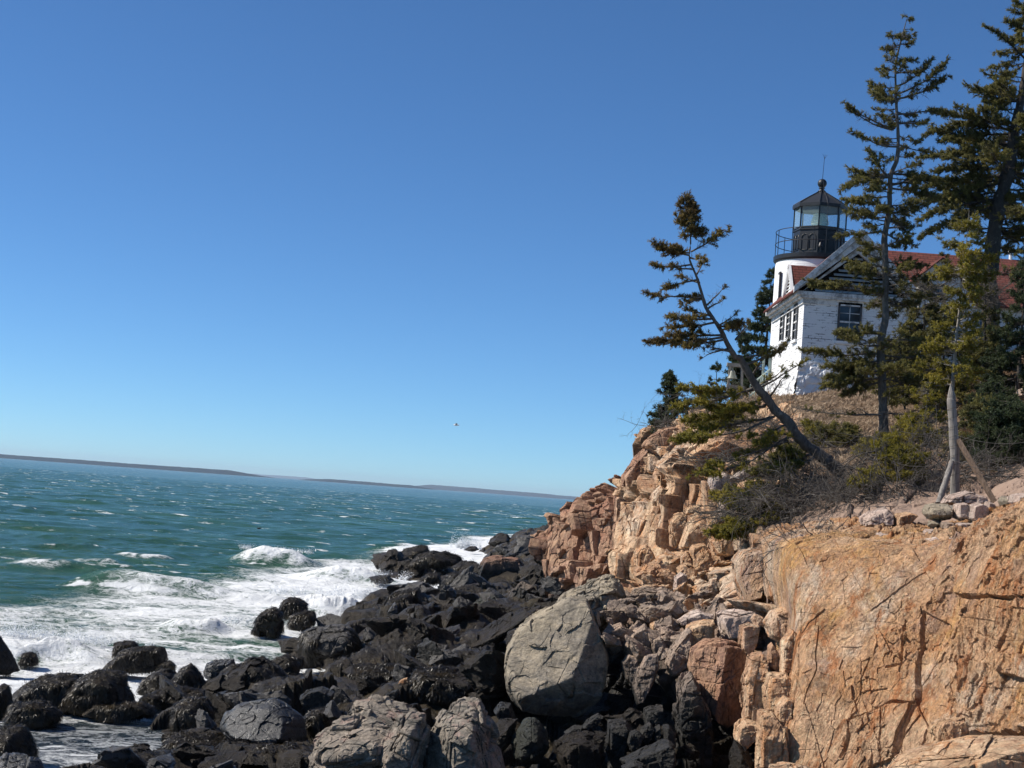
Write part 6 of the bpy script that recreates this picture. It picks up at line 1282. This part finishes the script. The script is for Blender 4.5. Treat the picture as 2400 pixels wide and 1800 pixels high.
# --- the leaning spruce
tr = [P1(z5, 2090, 1125, 35.6), P1(z5, 2000, 1060, 35.5), P1(z5, 1880, 960, 35.4), P1(z5, 1740, 870, 35.3), P1(z5, 1625, 745, 35.1), P1(z5, 1560, 625, 35), P1(z5, 1430, 520, 34.9), P1(z5, 1350, 400, 34.8), P1(z5, 1250, 290, 34.7), P1(z5, 1180, 170, 34.6), P1(z5, 1085, 0, 34.5),
      P1(z4, 900, 1500, 34.4), P1(z4, 830, 1390, 34.3), P1(z4, 785, 1290, 34.3), P1(z4, 715, 1180, 34.2), P1(z4, 645, 1080, 34.2), P1(z4, 610, 960, 34.2), P1(z4, 565, 810, 34.1), P1(z4, 500, 650, 34.1), P1(z4, 512, 500, 34.1), P1(z4, 495, 330, 34.1), P1(z4, 455, 90, 34.1)]
t = Tree(11); R = t.r
for (x0, y0, x1, y1, leaf0, dens, tw, sag) in [
    (500, 620, 200, 515, .12, 1.9, .75, .04), (505, 600, 250, 560, .2, 1.6, .7, .03), (515, 590, 835, 395, .28, 1.2, .6, .06), (505, 640, 620, 640, .6, .8, .6, .05), (520, 700, 200, 700, .45, 1.2, .55, .03), (545, 740, 340, 720, .35, 1.2, .6, .02),
    (560, 790, 630, 680, .5, .8, .7, 0), (585, 830, 290, 905, .5, 1.2, .7, -.02), (590, 860, 420, 800, .6, 1, .6, 0), (600, 985, 120, 945, .55, 1.3, .45, .02), (610, 960, 560, 990, .1, 2, .9, 0), (620, 1000, 440, 1030, .5, 1, .7, 0), (640, 1060, 800, 895, .75, .6, .5, .04), (660, 1080, 790, 1010, .8, .8, .6, 0),
    (690, 1170, 345, 1150, .35, 1.6, .7, .03), (720, 1200, 285, 1235, .3, 1.5, .6, .02), (700, 1150, 480, 1090, .5, 1.2, .6, 0), (740, 1240, 900, 1130, .9, .9, .7, 0), (770, 1270, 930, 1200, .25, 2.2, .75, .03), (760, 1230, 900, 1250, .2, 1.8, .8, .04),
    (785, 1330, 160, 1370, .22, 1.9, .55, .02), (780, 1310, 330, 1310, .3, 1.6, .6, .0), (800, 1350, 480, 1400, .5, 1.2, .6, .02), (830, 1430, 620, 1505, .95, .8, .5, .0), (850, 1450, 640, 1420, .95, .8, .6, 0), (900, 1350, 1000, 1220, .95, .8, .8, 0), (1000, 1560, 1350, 1370, .5, 1.3, .5, .08), (990, 1500, 1200, 1440, .5, 1.1, .6, .05)]:
    a = P1(z4, x0, y0, 34.2); bq = P1(z4, x1, y1, 34.2+R.uniform(-.5, .5)); t.branch(a, bq, sag, dens*1.5, leaf0, tw, .016+.012*(y0/1400), spr=1.15)
for f in np.linspace(.875, .999, 40):
    c = lerp_path(tr, f); an = R.uniform(0, 6.28); L = .03+.25*min(1, (1-f)/.07)*R.uniform(.4, 1.1)
    t.branch(c, c+np.array([math.cos(an)*L*1.1, math.sin(an)*L, L*.15]), 0, 1.7, .1, .9, .008, spr=.8, bare=.3)
t2 = Tree(12); t_up, t = t, t2; R = t.r
for (x0, y0, x1, y1, leaf0, dens, tw, sag) in [
    (1225, 290, 490, 290, .45, 1.5, .5, .08), (1215, 300, 790, 390, .9, 1.0, .5, .03), (1230, 310, 425, 490, .55, 1.5, .5, .02), (1330, 400, 780, 490, .6, 1.1, .5, .05), (1340, 470, 540, 620, .4, 1.8, .5, .04), (1345, 460, 900, 540, .5, 1.5, .6, .06), (1330, 480, 1050, 470, .3, 1.6, .8, .05),
    (1425, 580, 425, 815, .62, 1.7, .42, .05), (1420, 580, 560, 760, .62, 1.6, .45, .02), (1540, 660, 1200, 760, .8, 1.1, .6, .04), (1600, 760, 1060, 960, .35, 1.5, .5, .05), (1590, 750, 1250, 860, .4, 1.6, .5, 0), (1600, 770, 600, 1160, .72, 1.3, .35, .03), (1560, 820, 700, 1090, .7, 1.3, .4, .03), (1820, 990, 1340, 1080, .25, 1.6, .55, .1), (1790, 960, 1500, 900, .3, 1.6, .7, .1),
    (1250, 300, 1740, 30, .8, .8, .45, .05), (1240, 280, 1500, 120, .8, .8, .6, .05), (1380, 380, 1530, 180, .9, .6, .5, 0), (1210, 160, 1330, -60, .8, .8, .5, 0), (1890, 1080, 1760, 1190, .95, .8, .6, -.1)]:
    a = P1(z5, x0, y0, 35.0); bq = P1(z5, x1, y1, 34.8+R.uniform(-.9, .7)); t.branch(a, bq, sag, dens*1.7, leaf0, tw*1.15, .028, spr=1.3)
t_up.wp.setdefault((3, 3), []); lt = t_up.build('spruce_tree', tr[0], tr, [.15, .135, .12, .11, .10, .095, .085, .07, .055, .045, .038, .03, .022, .012, .004], M['bark'], M['leaf_brown'], 'tall bare-stemmed spruce leaning far out to the left over the cliff')
t2.build('lower', None, None, None, M['bark'], M['leaf_yellow'], None, root=lt)
# --- generic spruce with a given outline
def spruce(name, trunk, radii, prof, nbr, seed, bark, leaf, label, group=None, extra=(), leaf0=.35, dens=1.3, sag=.06, tw=.8, droop=-.05, spr=1.0, needle=1.0, ymax=1.0, cat='tree', bare=1.0, nb=7, tmax=.6):
    """prof: (py, left reach, right reach) in metres down the trunk"""
    t = Tree(seed); R = t.r; T = np.array(trunk, float); z0, z1_ = T[0][2], T[-1][2]; pr = np.array(prof, float)
    for k in range(nbr):
        f = 1-(1-pr[0, 0]+R.rand()**.8*(pr[-1, 0]-pr[0, 0])+pr[0, 0]-1) if False else R.uniform(pr[:, 0].min(), pr[:, 0].max())
        c = lerp_path(T, f); l = np.interp(f, pr[:, 0], pr[:, 1]); r_ = np.interp(f, pr[:, 0], pr[:, 2]); an = R.uniform(0, 2*math.pi); ca = math.cos(an)
        L = (r_*(.5+.5*ca)+l*(.5-.5*ca))*R.uniform(.55, 1.08)
        t.branch(c, c+np.array([ca*L, math.sin(an)*L*ymax, L*(droop+R.normal(.08, .12))]), sag*R.uniform(-.2, 1.6), dens, leaf0, tw, .010+.010*L, spr=spr, bare=bare, tmax=tmax)
    for (zz, x0, y0, x1, y1, Y, lf, dn, tw_, sg) in extra:
        a = P1(zz, x0, y0, Y); bq = P1(zz, x1, y1, Y+R.uniform(-.7, .7)); t.branch(a, bq, sg, dn*1.4, lf, tw_, .03, spr=spr, bare=bare)
    t.build(name, T[0], T, radii, bark, leaf, label, cat, group, needle, nb)
tt = [P1(z3, 1405, 1025, 42), P1(z3, 1400, 850, 42), P1(z3, 1395, 700, 42), P1(z3, 1385, 520, 42), P1(z3, 1410, 380, 42), P1(z3, 1415, 200, 42), P1(zT, 345, 1640, 42), P1(zT, 340, 1540, 42), P1(zT, 372, 1350, 42), P1(zT, 378, 1140, 42), P1(zT, 420, 1040, 42), P1(zT, 430, 900, 42), P1(zT, 415, 650, 42), P1(zT, 412, 420, 42), P1(zT, 450, 250, 42), P1(zT, 490, 105, 42)]
Y = 42
spruce('spruce_tree', tt, [.135, .12, .11, .10, .095, .09, .085, .075, .065, .055, .042, .03, .018, .006],
       [(.09, 1.2, 1.0), (.13, 1.8, 1.4), (.20, 1.9, 1.5), (.24, 1.3, 1.4), (.28, .6, 1.3), (.34, .8, 1.2), (.42, .9, 1.0), (.5, 1.2, 1.1), (.58, 1.2, 1.2), (.64, .7, .9), (.72, .6, .8), (.80, .6, .9), (.88, .55, .6), (.93, .45, .35), (.96, .3, .25), (1, .08, .08)], 130, 21, M['bark'], M['leaf_olive'],
       'tallest slender spruce standing in front of the white house with sky round its top', leaf0=.5, dens=1.6, tw=.75, spr=1.1, extra=[
   (zT, 410, 830, 85, 670, Y, .72, 1.6, .5, .05), (zT, 400, 840, 110, 700, Y, .7, 1.5, .5, .05), (zT, 420, 950, 130, 850, Y, .55, 1.7, .5, .08), (zT, 415, 660, 250, 540, Y, .4, 2.2, .8, .1), (zT, 415, 640, 260, 590, Y, .35, 2.2, .8, .1), (zT, 420, 610, 740, 400, Y, .55, 2, .6, .1), (zT, 425, 640, 745, 500, Y, .55, 2.2, .6, .1), (zT, 420, 560, 640, 400, Y, .5, 2, .7, .1),
   (zT, 430, 740, 700, 720, Y, .6, 1.4, .5, .02), (zT, 440, 800, 640, 800, Y, .6, 1.2, .6, 0), (zT, 370, 1140, 110, 1090, Y, .5, 2, .7, .08), (zT, 370, 1150, 240, 980, Y, .4, 2, .8, .1), (zT, 380, 1150, 60, 1230, Y, .4, 2, .6, -.05), (zT, 378, 1200, 720, 1180, Y, .3, 2.2, .6, -.03), (zT, 380, 1220, 700, 1290, Y, .3, 2.2, .6, -.03), (zT, 370, 1330, 80, 1290, Y, .3, 2, .6, 0), (zT, 370, 1380, 640, 1300, Y, .5, 1.6, .6, .05), (zT, 345, 1500, 40, 1530, Y, .5, 1.6, .5, 0), (zT, 340, 1480, 560, 1470, Y, .7, 1.3, .5, 0),
   (z1, 1175, 1230, 600, 1130, Y, .5, 1.8, .5, .03), (z1, 1170, 1200, 700, 1150, Y, .5, 1.8, .5, .03), (z1, 1180, 1090, 890, 980, Y, .25, 2.4, .7, .05), (z1, 1175, 1110, 920, 1040, Y, .25, 2.4, .7, .05), (z1, 1180, 1060, 1480, 1020, Y, .5, 1.8, .6, 0), (z3, 1390, 560, 930, 540, Y, .45, 2.2, .5, .03), (z3, 1390, 600, 1060, 640, Y, .15, 2.6, .8, .02), (z3, 1395, 660, 1080, 700, Y, .2, 2.6, .8, .02), (z3, 1395, 700, 1060, 750, Y, .3, 2.4, .8, 0), (z3, 1395, 720, 1180, 800, Y, .3, 2.4, .8, 0), (z3, 1385, 450, 1150, 440, Y, .3, 2.4, .8, 0), (z3, 1390, 640, 1560, 720, Y, .3, 2, .8, 0),
   (z3, 1390, 915, 880, 870, Y-.6, 1.1, 1.6, .5, .03), (z3, 1400, 905, 1560, 900, Y-.4, 1.1, 1, .5, .03)])
# --- the big dark spruce at the right
tb = [at(2335, 1010, 47), at(2330, 850, 47), P1(z1, 1955, 1200, 47), P1(z1, 1975, 900, 47), P1(z1, 2010, 650, 47), P1(zT, 1090, 1300, 47), P1(zT, 1140, 1130, 47), P1(zT, 1165, 960, 47), P1(zT, 1190, 800, 47), P1(zT, 1225, 640, 47), P1(zT, 1260, 400, 47), P1(zT, 1290, 150, 47), P1(zT, 1310, -150, 47), P1(zT, 1330, -450, 47)]
Y = 47
spruce('spruce_tree', tb, [.26, .25, .24, .23, .22, .20, .17, .14, .11, .08, .05, .02], [(.30, 1.6, 1.8), (.36, 2.0, 2.0), (.42, 2.6, 2.4), (.5, 2.9, 2.6), (.56, 2.3, 2.2), (.62, 2.0, 2), (.7, 1.3, 1.5), (.8, .9, 1.2), (.9, .8, .8), (1, .1, .1)], 110, 31, M['barkd'], M['leaf_olive'],
       'massive dark spruce running out of the top right corner of the photo', leaf0=.35, dens=1.7, tw=.8, sag=.04, spr=1.15, tmax=.75, extra=[
   (zT, 1250, 380, 980, 170, Y, .55, 2, .4, -.03), (zT, 1250, 380, 1100, 230, Y, .5, 2, .5, 0), (zT, 1240, 330, 1140, 410, Y, .4, 2, .5, 0), (zT, 1260, 60, 1180, 10, Y, .1, 2.5, .8, 0), (zT, 1270, 200, 1130, 130, Y, .2, 2.5, .7, 0), (zT, 1240, 420, 1055, 550, Y, .4, 2, .5, 0), (zT, 1230, 640, 920, 600, Y, .3, 2.6, .7, -.1), (zT, 1230, 660, 990, 660, Y, .2, 2.6, .8, 0),
   (zT, 1190, 830, 640, 710, Y, .35, 2.2, .5, -.03), (zT, 1190, 850, 600, 880, Y, .3, 2.4, .5, -.06), (zT, 1180, 870, 700, 920, Y, .3, 2.4, .6, -.04), (zT, 1165, 1000, 570, 1020, Y, .35, 2.4, .5, -.04), (zT, 1150, 1110, 660, 1110, Y, .3, 2.2, .6, -.05), (zT, 1140, 1150, 600, 1220, Y, .2, 2.6, .6, -.06), (zT, 1130, 1190, 640, 1300, Y, .3, 2.4, .6, -.05), (zT, 1100, 1290, 560, 1440, Y, .4, 2.2, .5, -.06), (zT, 1090, 1330, 580, 1540, Y, .4, 2.2, .5, -.06), (zT, 1080, 1380, 880, 1330, Y, .3, 2, .6, 0),
   (zT, 1190, 830, 1330, 820, Y, .1, 2.4, .9, 0), (zT, 1150, 1100, 1330, 1050, Y, .1, 2.4, .9, 0), (zT, 1090, 1300, 1300, 1260, Y, .1, 2.4, .9, 0)])
# --- the other spruces
def simple(name, px, py0, py1, px1, Y, wl_, wr_, nbr, seed, bark, leaf, label, r=.05, f0=.05, **k):
    a = at(px, py0, Y); b_ = at(px1, py1, Y); tr_ = [a+(b_-a)*f+np.array([math.sin(f*5+seed)*.04, 0, 0]) for f in np.linspace(0, 1, 6)]
    prof = k.pop('prof', None) or [(f0, wl_, wr_), (f0+.25*(1-f0), wl_*.95, wr_*.95), (f0+.6*(1-f0), wl_*.55, wr_*.55), (f0+.85*(1-f0), wl_*.25, wr_*.25), (1, .03, .03)]
    spruce(name, tr_, [r, r*.8, r*.6, r*.4, r*.2, .004], prof, nbr, seed, bark, leaf, label, **k)
simple('spruce_tree', 2228, 1000, 492, 2268, 37, .95, .9, 95, 41, M['barkp'], M['leaf_yellow'], 'yellowish spruce with a thin pale stem right behind the marker post', r=.055, f0=.22, dens=1.5, leaf0=.3, tw=.8, prof=[(.18, .5, .6), (.3, .9, .7), (.42, .5, .55), (.55, .45, .55), (.66, .8, .8), (.8, .75, .7), (.92, .4, .35), (1, .06, .06)])
simple('spruce_tree', 1566, 1022, 866, 1568, 59, .75, .62, 75, 42, M['barkd'], M['leaf_dark'], 'small dark spruce standing alone at the left edge of the cliff top', r=.05, f0=.06, dens=1.2, leaf0=.12, tw=.8, needle=1.5, bare=.2)
simple('spruce_tree', 1778, 960, 624, 1812, 67, 1.5, 1.1, 120, 43, M['barkd'], M['leaf_dark'], 'dark pointed spruce just left of the lighthouse tower', r=.1, f0=.05, dens=1.2, leaf0=.25, needle=1.6, bare=.4)
simple('spruce_tree', 1735, 975, 770, 1742, 66, 1.0, 1.0, 55, 44, M['barkd'], M['leaf_dark'], 'dark bushy spruce between the bell frame and the pointed spruce', r=.07, f0=.05, dens=1.1, leaf0=.2, needle=1.6, bare=.6)
simple('spruce_tree', 1678, 960, 840, 1683, 64, .45, .4, 26, 45, M['barkd'], M['leaf_dark'], 'thin small spruce poking up left of the bell frame', r=.04, dens=1.2, needle=1.4, bare=.4)
simple('spruce_tree', 1640, 990, 905, 1636, 60, .7, .8, 30, 46, M['barkd'], M['leaf_dark'], 'low dark spruce on the cliff top between the lone small spruce and the bell frame', r=.04, dens=1.2, leaf0=.15, needle=1.4, bare=.3)
simple('spruce_tree', 2170, 960, 640, 2165, 47, 1.3, 1.3, 110, 47, M['barkd'], M['leaf_olive'], 'olive spruce filling the gap right of the tallest slender spruce', r=.07, f0=.08, dens=1.9, leaf0=.3, needle=1.1)
simple('spruce_tree', 2385, 1000, 600, 2400, 43, 1.3, 1.2, 110, 48, M['barkd'], M['leaf_dark'], 'dark spruce at the right edge below the massive one', r=.08, f0=.08, dens=1.4, leaf0=.2, needle=1.1)
simple('spruce_tree', 2300, 960, 620, 2310, 45, .9, 1.1, 70, 49, M['barkd'], M['leaf_olive'], 'bushy spruce right of the yellowish one, under the massive dark trunk', r=.06, f0=.05, dens=1.4, leaf0=.25, needle=1.1)
simple('spruce_tree', 2375, 1140, 940, 2370, 33, 1.0, .9, 90, 50, M['barkd'], M['leaf_dark'], 'low dense dark spruce right of the marker post', r=.05, f0=.03, dens=1.8, leaf0=.1, tw=.9, bare=.5, prof=[(.03, 1.1, 1.1), (.4, 1.1, 1.1), (.8, .8, .8), (1, .3, .3)])
simple('spruce_tree', 2300, 1130, 930, 2310, 34.5, .7, .8, 55, 51, M['barkd'], M['leaf_olive'], 'low olive spruce between the post and the dense dark one', r=.04, f0=.03, dens=1.6, leaf0=.2, bare=.7, prof=[(.03, .8, .8), (.5, .8, .8), (1, .2, .2)])
simple('spruce_tree', 2175, 1080, 850, 2178, 37.5, .55, .5, 48, 52, M['twig'], M['leaf_yellow'], 'half dead yellow spruce left of the marker post', r=.03, f0=.1, dens=1.3, leaf0=.5, bare=1.4, prof=[(.1, .3, .3), (.5, .5, .4), (.75, .75, .5), (1, .3, .3)])
simple('spruce_tree', 2120, 960, 790, 2105, 44.5, .9, .8, 50, 53, M['barkd'], M['leaf_olive'], 'short olive spruce right behind the trunk of the tallest slender spruce', r=.04, f0=.1, dens=1.5, leaf0=.3)
simple('spruce_tree', 2215, 960, 590, 2212, 49, 1.0, 1.0, 80, 54, M['barkd'], M['leaf_olive'], 'olive spruce in front of the white dormer of the house behind', r=.06, f0=.08, dens=1.3, leaf0=.3)
simple('spruce_tree', 2065, 930, 760, 2062, 46, .8, .8, 40, 55, M['barkd'], M['leaf_olive'], 'short bushy spruce against the white wall left of the tallest slender spruce', r=.04, f0=.08, dens=1.3, leaf0=.2)
for i, (px, py, top, Y, w_, lf, lab) in enumerate([(1905, 1075, 985, 41.5, .45, 'leaf_yellow', 'small yellow green spruce seedling in the grass right of the leaning trunk'), (1700, 1010, 950, 52, .8, 'leaf_olive', 'low olive bush below the bell frame, left of the leaning trunk'), (1640, 1030, 985, 52, .7, 'leaf_yellow', 'yellow green bush on the rocks under the leaning spruce boughs'),
    (2060, 1085, 1020, 37, .6, 'leaf_yellow', 'yellow green bush in front of the trunk of the tallest slender spruce'), (2150, 1050, 960, 39, .6, 'leaf_yellow', 'yellow green bush between the tallest spruce trunk and the marker post'), (1990, 1050, 1000, 40, .5, 'leaf_olive', 'olive bush in the dry grass midway between the two trunks'), (2330, 1010, 900, 39, .9, 'leaf_dark', 'dark low spruce bush on the slope right of the marker post'), (2120, 1130, 1085, 33, .5, 'leaf_yellow', 'yellow green tuft in the dead brush left of the marker post')]):
    simple('spruce_bush', px, py, top, px, Y, w_, w_, 34, 400+i, M['twig'], M[lf], lab, r=.02, f0=.02, dens=1.9, leaf0=.1, tw=1, prof=[(.02, w_, w_), (.5, w_*.9, w_*.9), (1, .15, .15)], cat='bush')
# low boughs creeping over the rocks
def low(name, base, boughs, seed, leaf, label, **k):
    t = Tree(seed); R = t.r
    for (zz, x0, y0, x1, y1, Y0, Y1, lf, dn, tw_) in boughs:
        a = P1(zz, x0, y0, Y0); bq = P1(zz, x1, y1, Y1); t.branch(a, bq, .05, dn*1.5, lf, tw_, .02, spr=1.4, flat=.3, up=.1, **k)
    t.build(name, base, None, None, M['twig'], leaf, label, 'shrub')
low('creeping_spruce', at(1930, 1150, 36), [(zh, 2300, 860, 1530, 735, 33.6, 35.5, .25, 3.0, .6), (zh, 2280, 880, 1650, 690, 33.6, 36, .3, 3.0, .6), (zh, 2290, 850, 1700, 790, 33.6, 35.5, .3, 2.8, .6), (zh, 2250, 880, 1850, 640, 33.6, 36, .3, 2.8, .7), (zh, 2250, 880, 1800, 760, 33.6, 35.6, .2, 2.8, .7), (zh, 2200, 800, 1980, 700, 35, 37, .1, 2, .8), (zh, 2350, 900, 1950, 770, 34, 37, .2, 2, .6)], 61, M['leaf_yellow'], 'creeping green spruce boughs hanging over the cliff edge above the lowest tuft')
low('creeping_spruce', at(1880, 1220, 34.5), [(zh, 2200, 930, 1475, 1060, 33.6, 34.6, .42, 3.4, .5), (zh, 2180, 930, 1540, 1000, 33.6, 34.6, .45, 3.2, .5), (zh, 2150, 940, 1640, 950, 33.6, 34.6, .5, 3, .45), (zh, 2150, 960, 1560, 1080, 33.6, 34.6, .5, 3, .45)], 62, M['leaf_yellow'], 'lowest bright green bough, a tuft sticking out left over the tan ledges')
low('creeping_spruce', at(2080, 1120, 35), [(zt, 880, 800, 1350, 770, 32.2, 32.2, .1, 3, .8), (zt, 870, 740, 1080, 600, 32.5, 33, .2, 3, .9), (zt, 900, 760, 1250, 700, 32.5, 32.8, .1, 3, .9), (zt, 1000, 820, 1300, 830, 32.5, 32.8, .1, 3, .9), (zt, 1030, 900, 730, 990, 31.6, 31.4, .2, 3.2, .7), (zt, 1050, 960, 830, 910, 31.6, 31.4, .2, 3.2, .7), (zt, 900, 980, 1200, 930, 31.6, 31.6, .2, 2.6, .6), (zt, 1000, 950, 880, 1070, 31.6, 31.4, .2, 2.8, .7), (zt, 1000, 990, 760, 1010, 31.5, 31.3, .1, 3, .7)], 63, M['leaf_yellow'], 'yellow green creeping spruce in the brush below the tallest slender spruce')
low('creeping_spruce', at(1850, 1090, 36.4), [(zt, 380, 790, 20, 840, 35.2, 35.6, .1, 3, .8), (zt, 370, 760, 40, 760, 35.2, 35.6, .1, 3, .8), (zt, 330, 740, 120, 700, 35.4, 36, .1, 3, 1), (zt, 200, 800, -150, 900, 35.2, 35.6, .1, 2.6, .7), (zt, 100, 860, -60, 900, 35.2, 35.6, .1, 2.6, .9), (zt, 470, 660, 440, 520, 39, 39, .1, 2.4, 1.1), (zt, 480, 640, 560, 520, 39, 39, .2, 2.4, 1.1), (zt, -80, 1060, 150, 1040, 35, 35, .1, 2, .7)], 64, M['leaf_olive'], 'olive creeping spruce at the foot of the leaning trunk')
# ------------------------------------------------------------------ dead brush
def brush(base, n, spread, hgt, seed, label, dirx=0., mat='twig', L0=1.0):
    R = np.random.RandomState(seed); o = empty('dead_bush', base); tag(o, label, 'bush'); lst = {3: [], 4: []}
    def grow(p, d, L, r, lv):
        k = 5; pts = [p]; q = p.copy(); dd = d.copy()
        for i in range(k-1): dd = nrm(dd+R.normal(0, .22, 3)+np.array([0, 0, -.03])); q = q+dd*L/(k-1); pts.append(q.copy())
        lst[4 if lv < 2 else 3].append((np.array(pts), np.linspace(r, r*.4, k)))
        if lv < 3:
            for _ in range(R.randint(3, 6)): 
                i = R.randint(1, k); grow(np.array(pts[i]), nrm(dd+R.normal(0, .75, 3)), L*R.uniform(.35, .65), r*.5, lv+1)
    for _ in range(n):
        p = np.asarray(base)+np.array([R.uniform(-1, 1)*spread, R.uniform(-1, 1)*spread*.6, R.uniform(-.05, .2)*hgt]); d = nrm(np.array([R.normal(dirx, .9), R.normal(-.2, .5), R.uniform(.0, .7)*hgt]))
        grow(p, d, L0*R.uniform(.5, 1.2), .013*R.uniform(.6, 1.5), 0)
    vs, fs, n0 = [], [], 0
    for n_, l in lst.items():
        if l: V, Fq = tubes(np.stack([a for a, b in l]), np.stack([b for a, b in l]), n_); vs.append(V); fs.append(Fq+n0); n0 += len(V)
    mk('branches', np.concatenate(vs), np.concatenate(fs), M[mat], o, smoothing=True)
for i, (px, py, Y, n, sp, hg, dx, lab) in enumerate([
    (1800, 1215, 35, 26, .9, .4, -1.2, 'sprawling dead brush on the cliff edge right of the lowest green bough'), (1870, 1190, 34, 34, 1.0, .6, -.9, 'densest heap of grey dead branches below the base of the leaning spruce'),
    (1950, 1175, 33, 36, 1.0, .6, -.3, 'grey dead brush between the leaning spruce and the yellow green creeping spruce'), (2030, 1175, 32, 34, .9, .6, 0, 'pale dead brush above the large square stone on the terrace'), (2110, 1180, 31, 30, .8, .7, -.4, 'dead brush tangle just left of the stone pile'),
    (1900, 1130, 36, 26, .9, .7, -.8, 'dark dead branches around the foot of the leaning trunk'), (2020, 1110, 35.5, 26, 1.0, .7, .4, 'dead branches behind the yellow green creeping spruce'), (2150, 1110, 34, 26, .8, .9, .4, 'upright grey twigs behind the left side of the marker post'), (2290, 1130, 31.5, 26, .8, .9, .2, 'bare twigs between the post and its long brace'),
    (1700, 1080, 41, 18, .8, .4, -.8, 'sparse dead twigs on the pale rocks left of the leaning trunk'), (1610, 1005, 55, 18, 1.0, .5, 0, 'grey leafless scrub beside the rounded brown outcrop'), (1700, 965, 56, 26, 1.3, .7, 0, 'brown leafless scrub below the bell frame'), (1790, 1000, 45, 16, .9, .4, 0, 'short dead scrub behind the leaning trunk'),
    (1880, 1045, 39, 16, .9, .4, -.5, 'thin dead scrub in the dry grass'), (2240, 700, 45, 40, 1.2, 1.2, 0, 'reddish bare shrub in front of the red roof'), (1960, 1285, 28.4, 14, .6, .3, -.6, 'low brown scrub on the front edge of the terrace')]):
    brush(at(px, py, Y), int(n*1.7), sp, hg, 300+i, lab, dx, 'twig', 1.0 if Y < 50 else 1.2)
# ------------------------------------------------------------------ dry grass on the knoll, brown ground cover on the right slope
def grass(seed, n, Lr, mat, name, label, cond):
    R = np.random.RandomState(seed); k = R.randint(0, len(TV), n*4); P = TV[k]+R.normal(0, .09, (n*4, 3))*np.array([1, 1, 0]); c = cond(P)*smooth((fbm(P*1.3, 3, seed)+.35)/.5) > R.rand(n*4); P = P[c][:n]; n = len(P)
    L = R.uniform(*Lr, n); d = nrm(np.stack([R.normal(.35, .6, n), R.normal(0, .6, n), R.uniform(.25, 1.0, n)], 1)); s_ = nrm(np.cross(d, R.normal(0, 1, (n, 3))))*.007*(P[:, 1:2]/40)
    mid = P+d*(L*.55)[:, None]; tip = mid+nrm(d+np.array([.35, 0, -.45]))*(L*.5)[:, None]; V = np.stack([P-s_, P+s_, mid+s_*.8, mid-s_*.8, tip], 1).reshape(-1, 3); i = np.arange(n)[:, None]*5
    mk(name, V, [i+np.array([[0, 1, 2, 3]]), i+np.array([[3, 2, 4]])], mat, kind='stuff', label=label)
def straw():
    t = NT('dry grass'); return t.out(t.ramp(t.noise(t.pos(), 2.2, 5, .7), [(.3, (.19, .125, .08)), (.5, (.35, .255, .17)), (.7, (.52, .40, .28))]), .8)
M['straw'] = straw(); M['russet'] = leaf_mat('russet ground cover', [(.3, (.07, .038, .018)), (.5, (.12, .068, .03)), (.7, (.17, .10, .045))])
grass(71, 120000, (.06, .20), M['straw'], 'dry_grass', 'dry tan grass covering the knoll below the white house', lambda P: smooth((P[:, 1]-33)/6)*(1-.9*smooth((P[:, 0]/P[:, 1]-.283)/.012)))
grass(72, 90000, (.07, .2), M['russet'], 'ground_cover', 'russet brown ground cover on the slope at the right edge', lambda P: smooth((P[:, 1]-31)/5)*smooth((P[:, 0]/P[:, 1]-.278)/.015))
def shore_weed():
    R = np.random.RandomState(5); n = 150000; Y = np.exp(R.uniform(math.log(23), math.log(75), n)); t_ = R.uniform(-.33, .09, n); X = t_*Y; P0 = np.stack([X, Y, X*0], 1)
    k = (fbm(P0*.45, 3, 41) > -.02+.5*smooth((t_-.0)/.06)) ; X, Y = X[k], Y[k]; z = shore_h(X, Y); k = z > -.25; X, Y, z = X[k], Y[k], z[k]
    e = .06; nx = (shore_h(X+e, Y)-z)/e; ny = (shore_h(X, Y+e)-z)/e; N = nrm(np.stack([-nx, -ny, np.ones_like(nx)], 1))
    P = np.stack([X, Y, z+.01], 1); V, Fq = weed_strands(P, N, .16*(Y/32)**.5, .0055*(Y[:, None, None]/32), R, lift=.03) if False else weed_strands(P, N, .17, .006, R, lift=.03)
    mk('seaweed', V, Fq, M['weed'], kind='stuff', label='brown seaweed matted over the dark shore between the boulders')
shore_weed()
# ------------------------------------------------------------------ sea haze
def haze():
    m_ = MB(); m_.box((-9000, -60, -40), (9000, 16000, 75)); t = bpy.data.materials.new('thin sea haze'); t.use_nodes = True; n = t.node_tree; n.nodes.remove(n.nodes['Principled BSDF'])
    v = n.nodes.new('ShaderNodeVolumePrincipled'); v.inputs['Color'].default_value = (.72, .86, 1, 1); v.inputs['Density'].default_value = 5e-5; v.inputs['Anisotropy'].default_value = .2
    out = [q for q in n.nodes if q.type == 'OUTPUT_MATERIAL'][0]; n.links.new(v.outputs[0], out.inputs['Volume']); m_.build('haze', t, None, kind='stuff', label='thin blue haze over the sea')
haze()
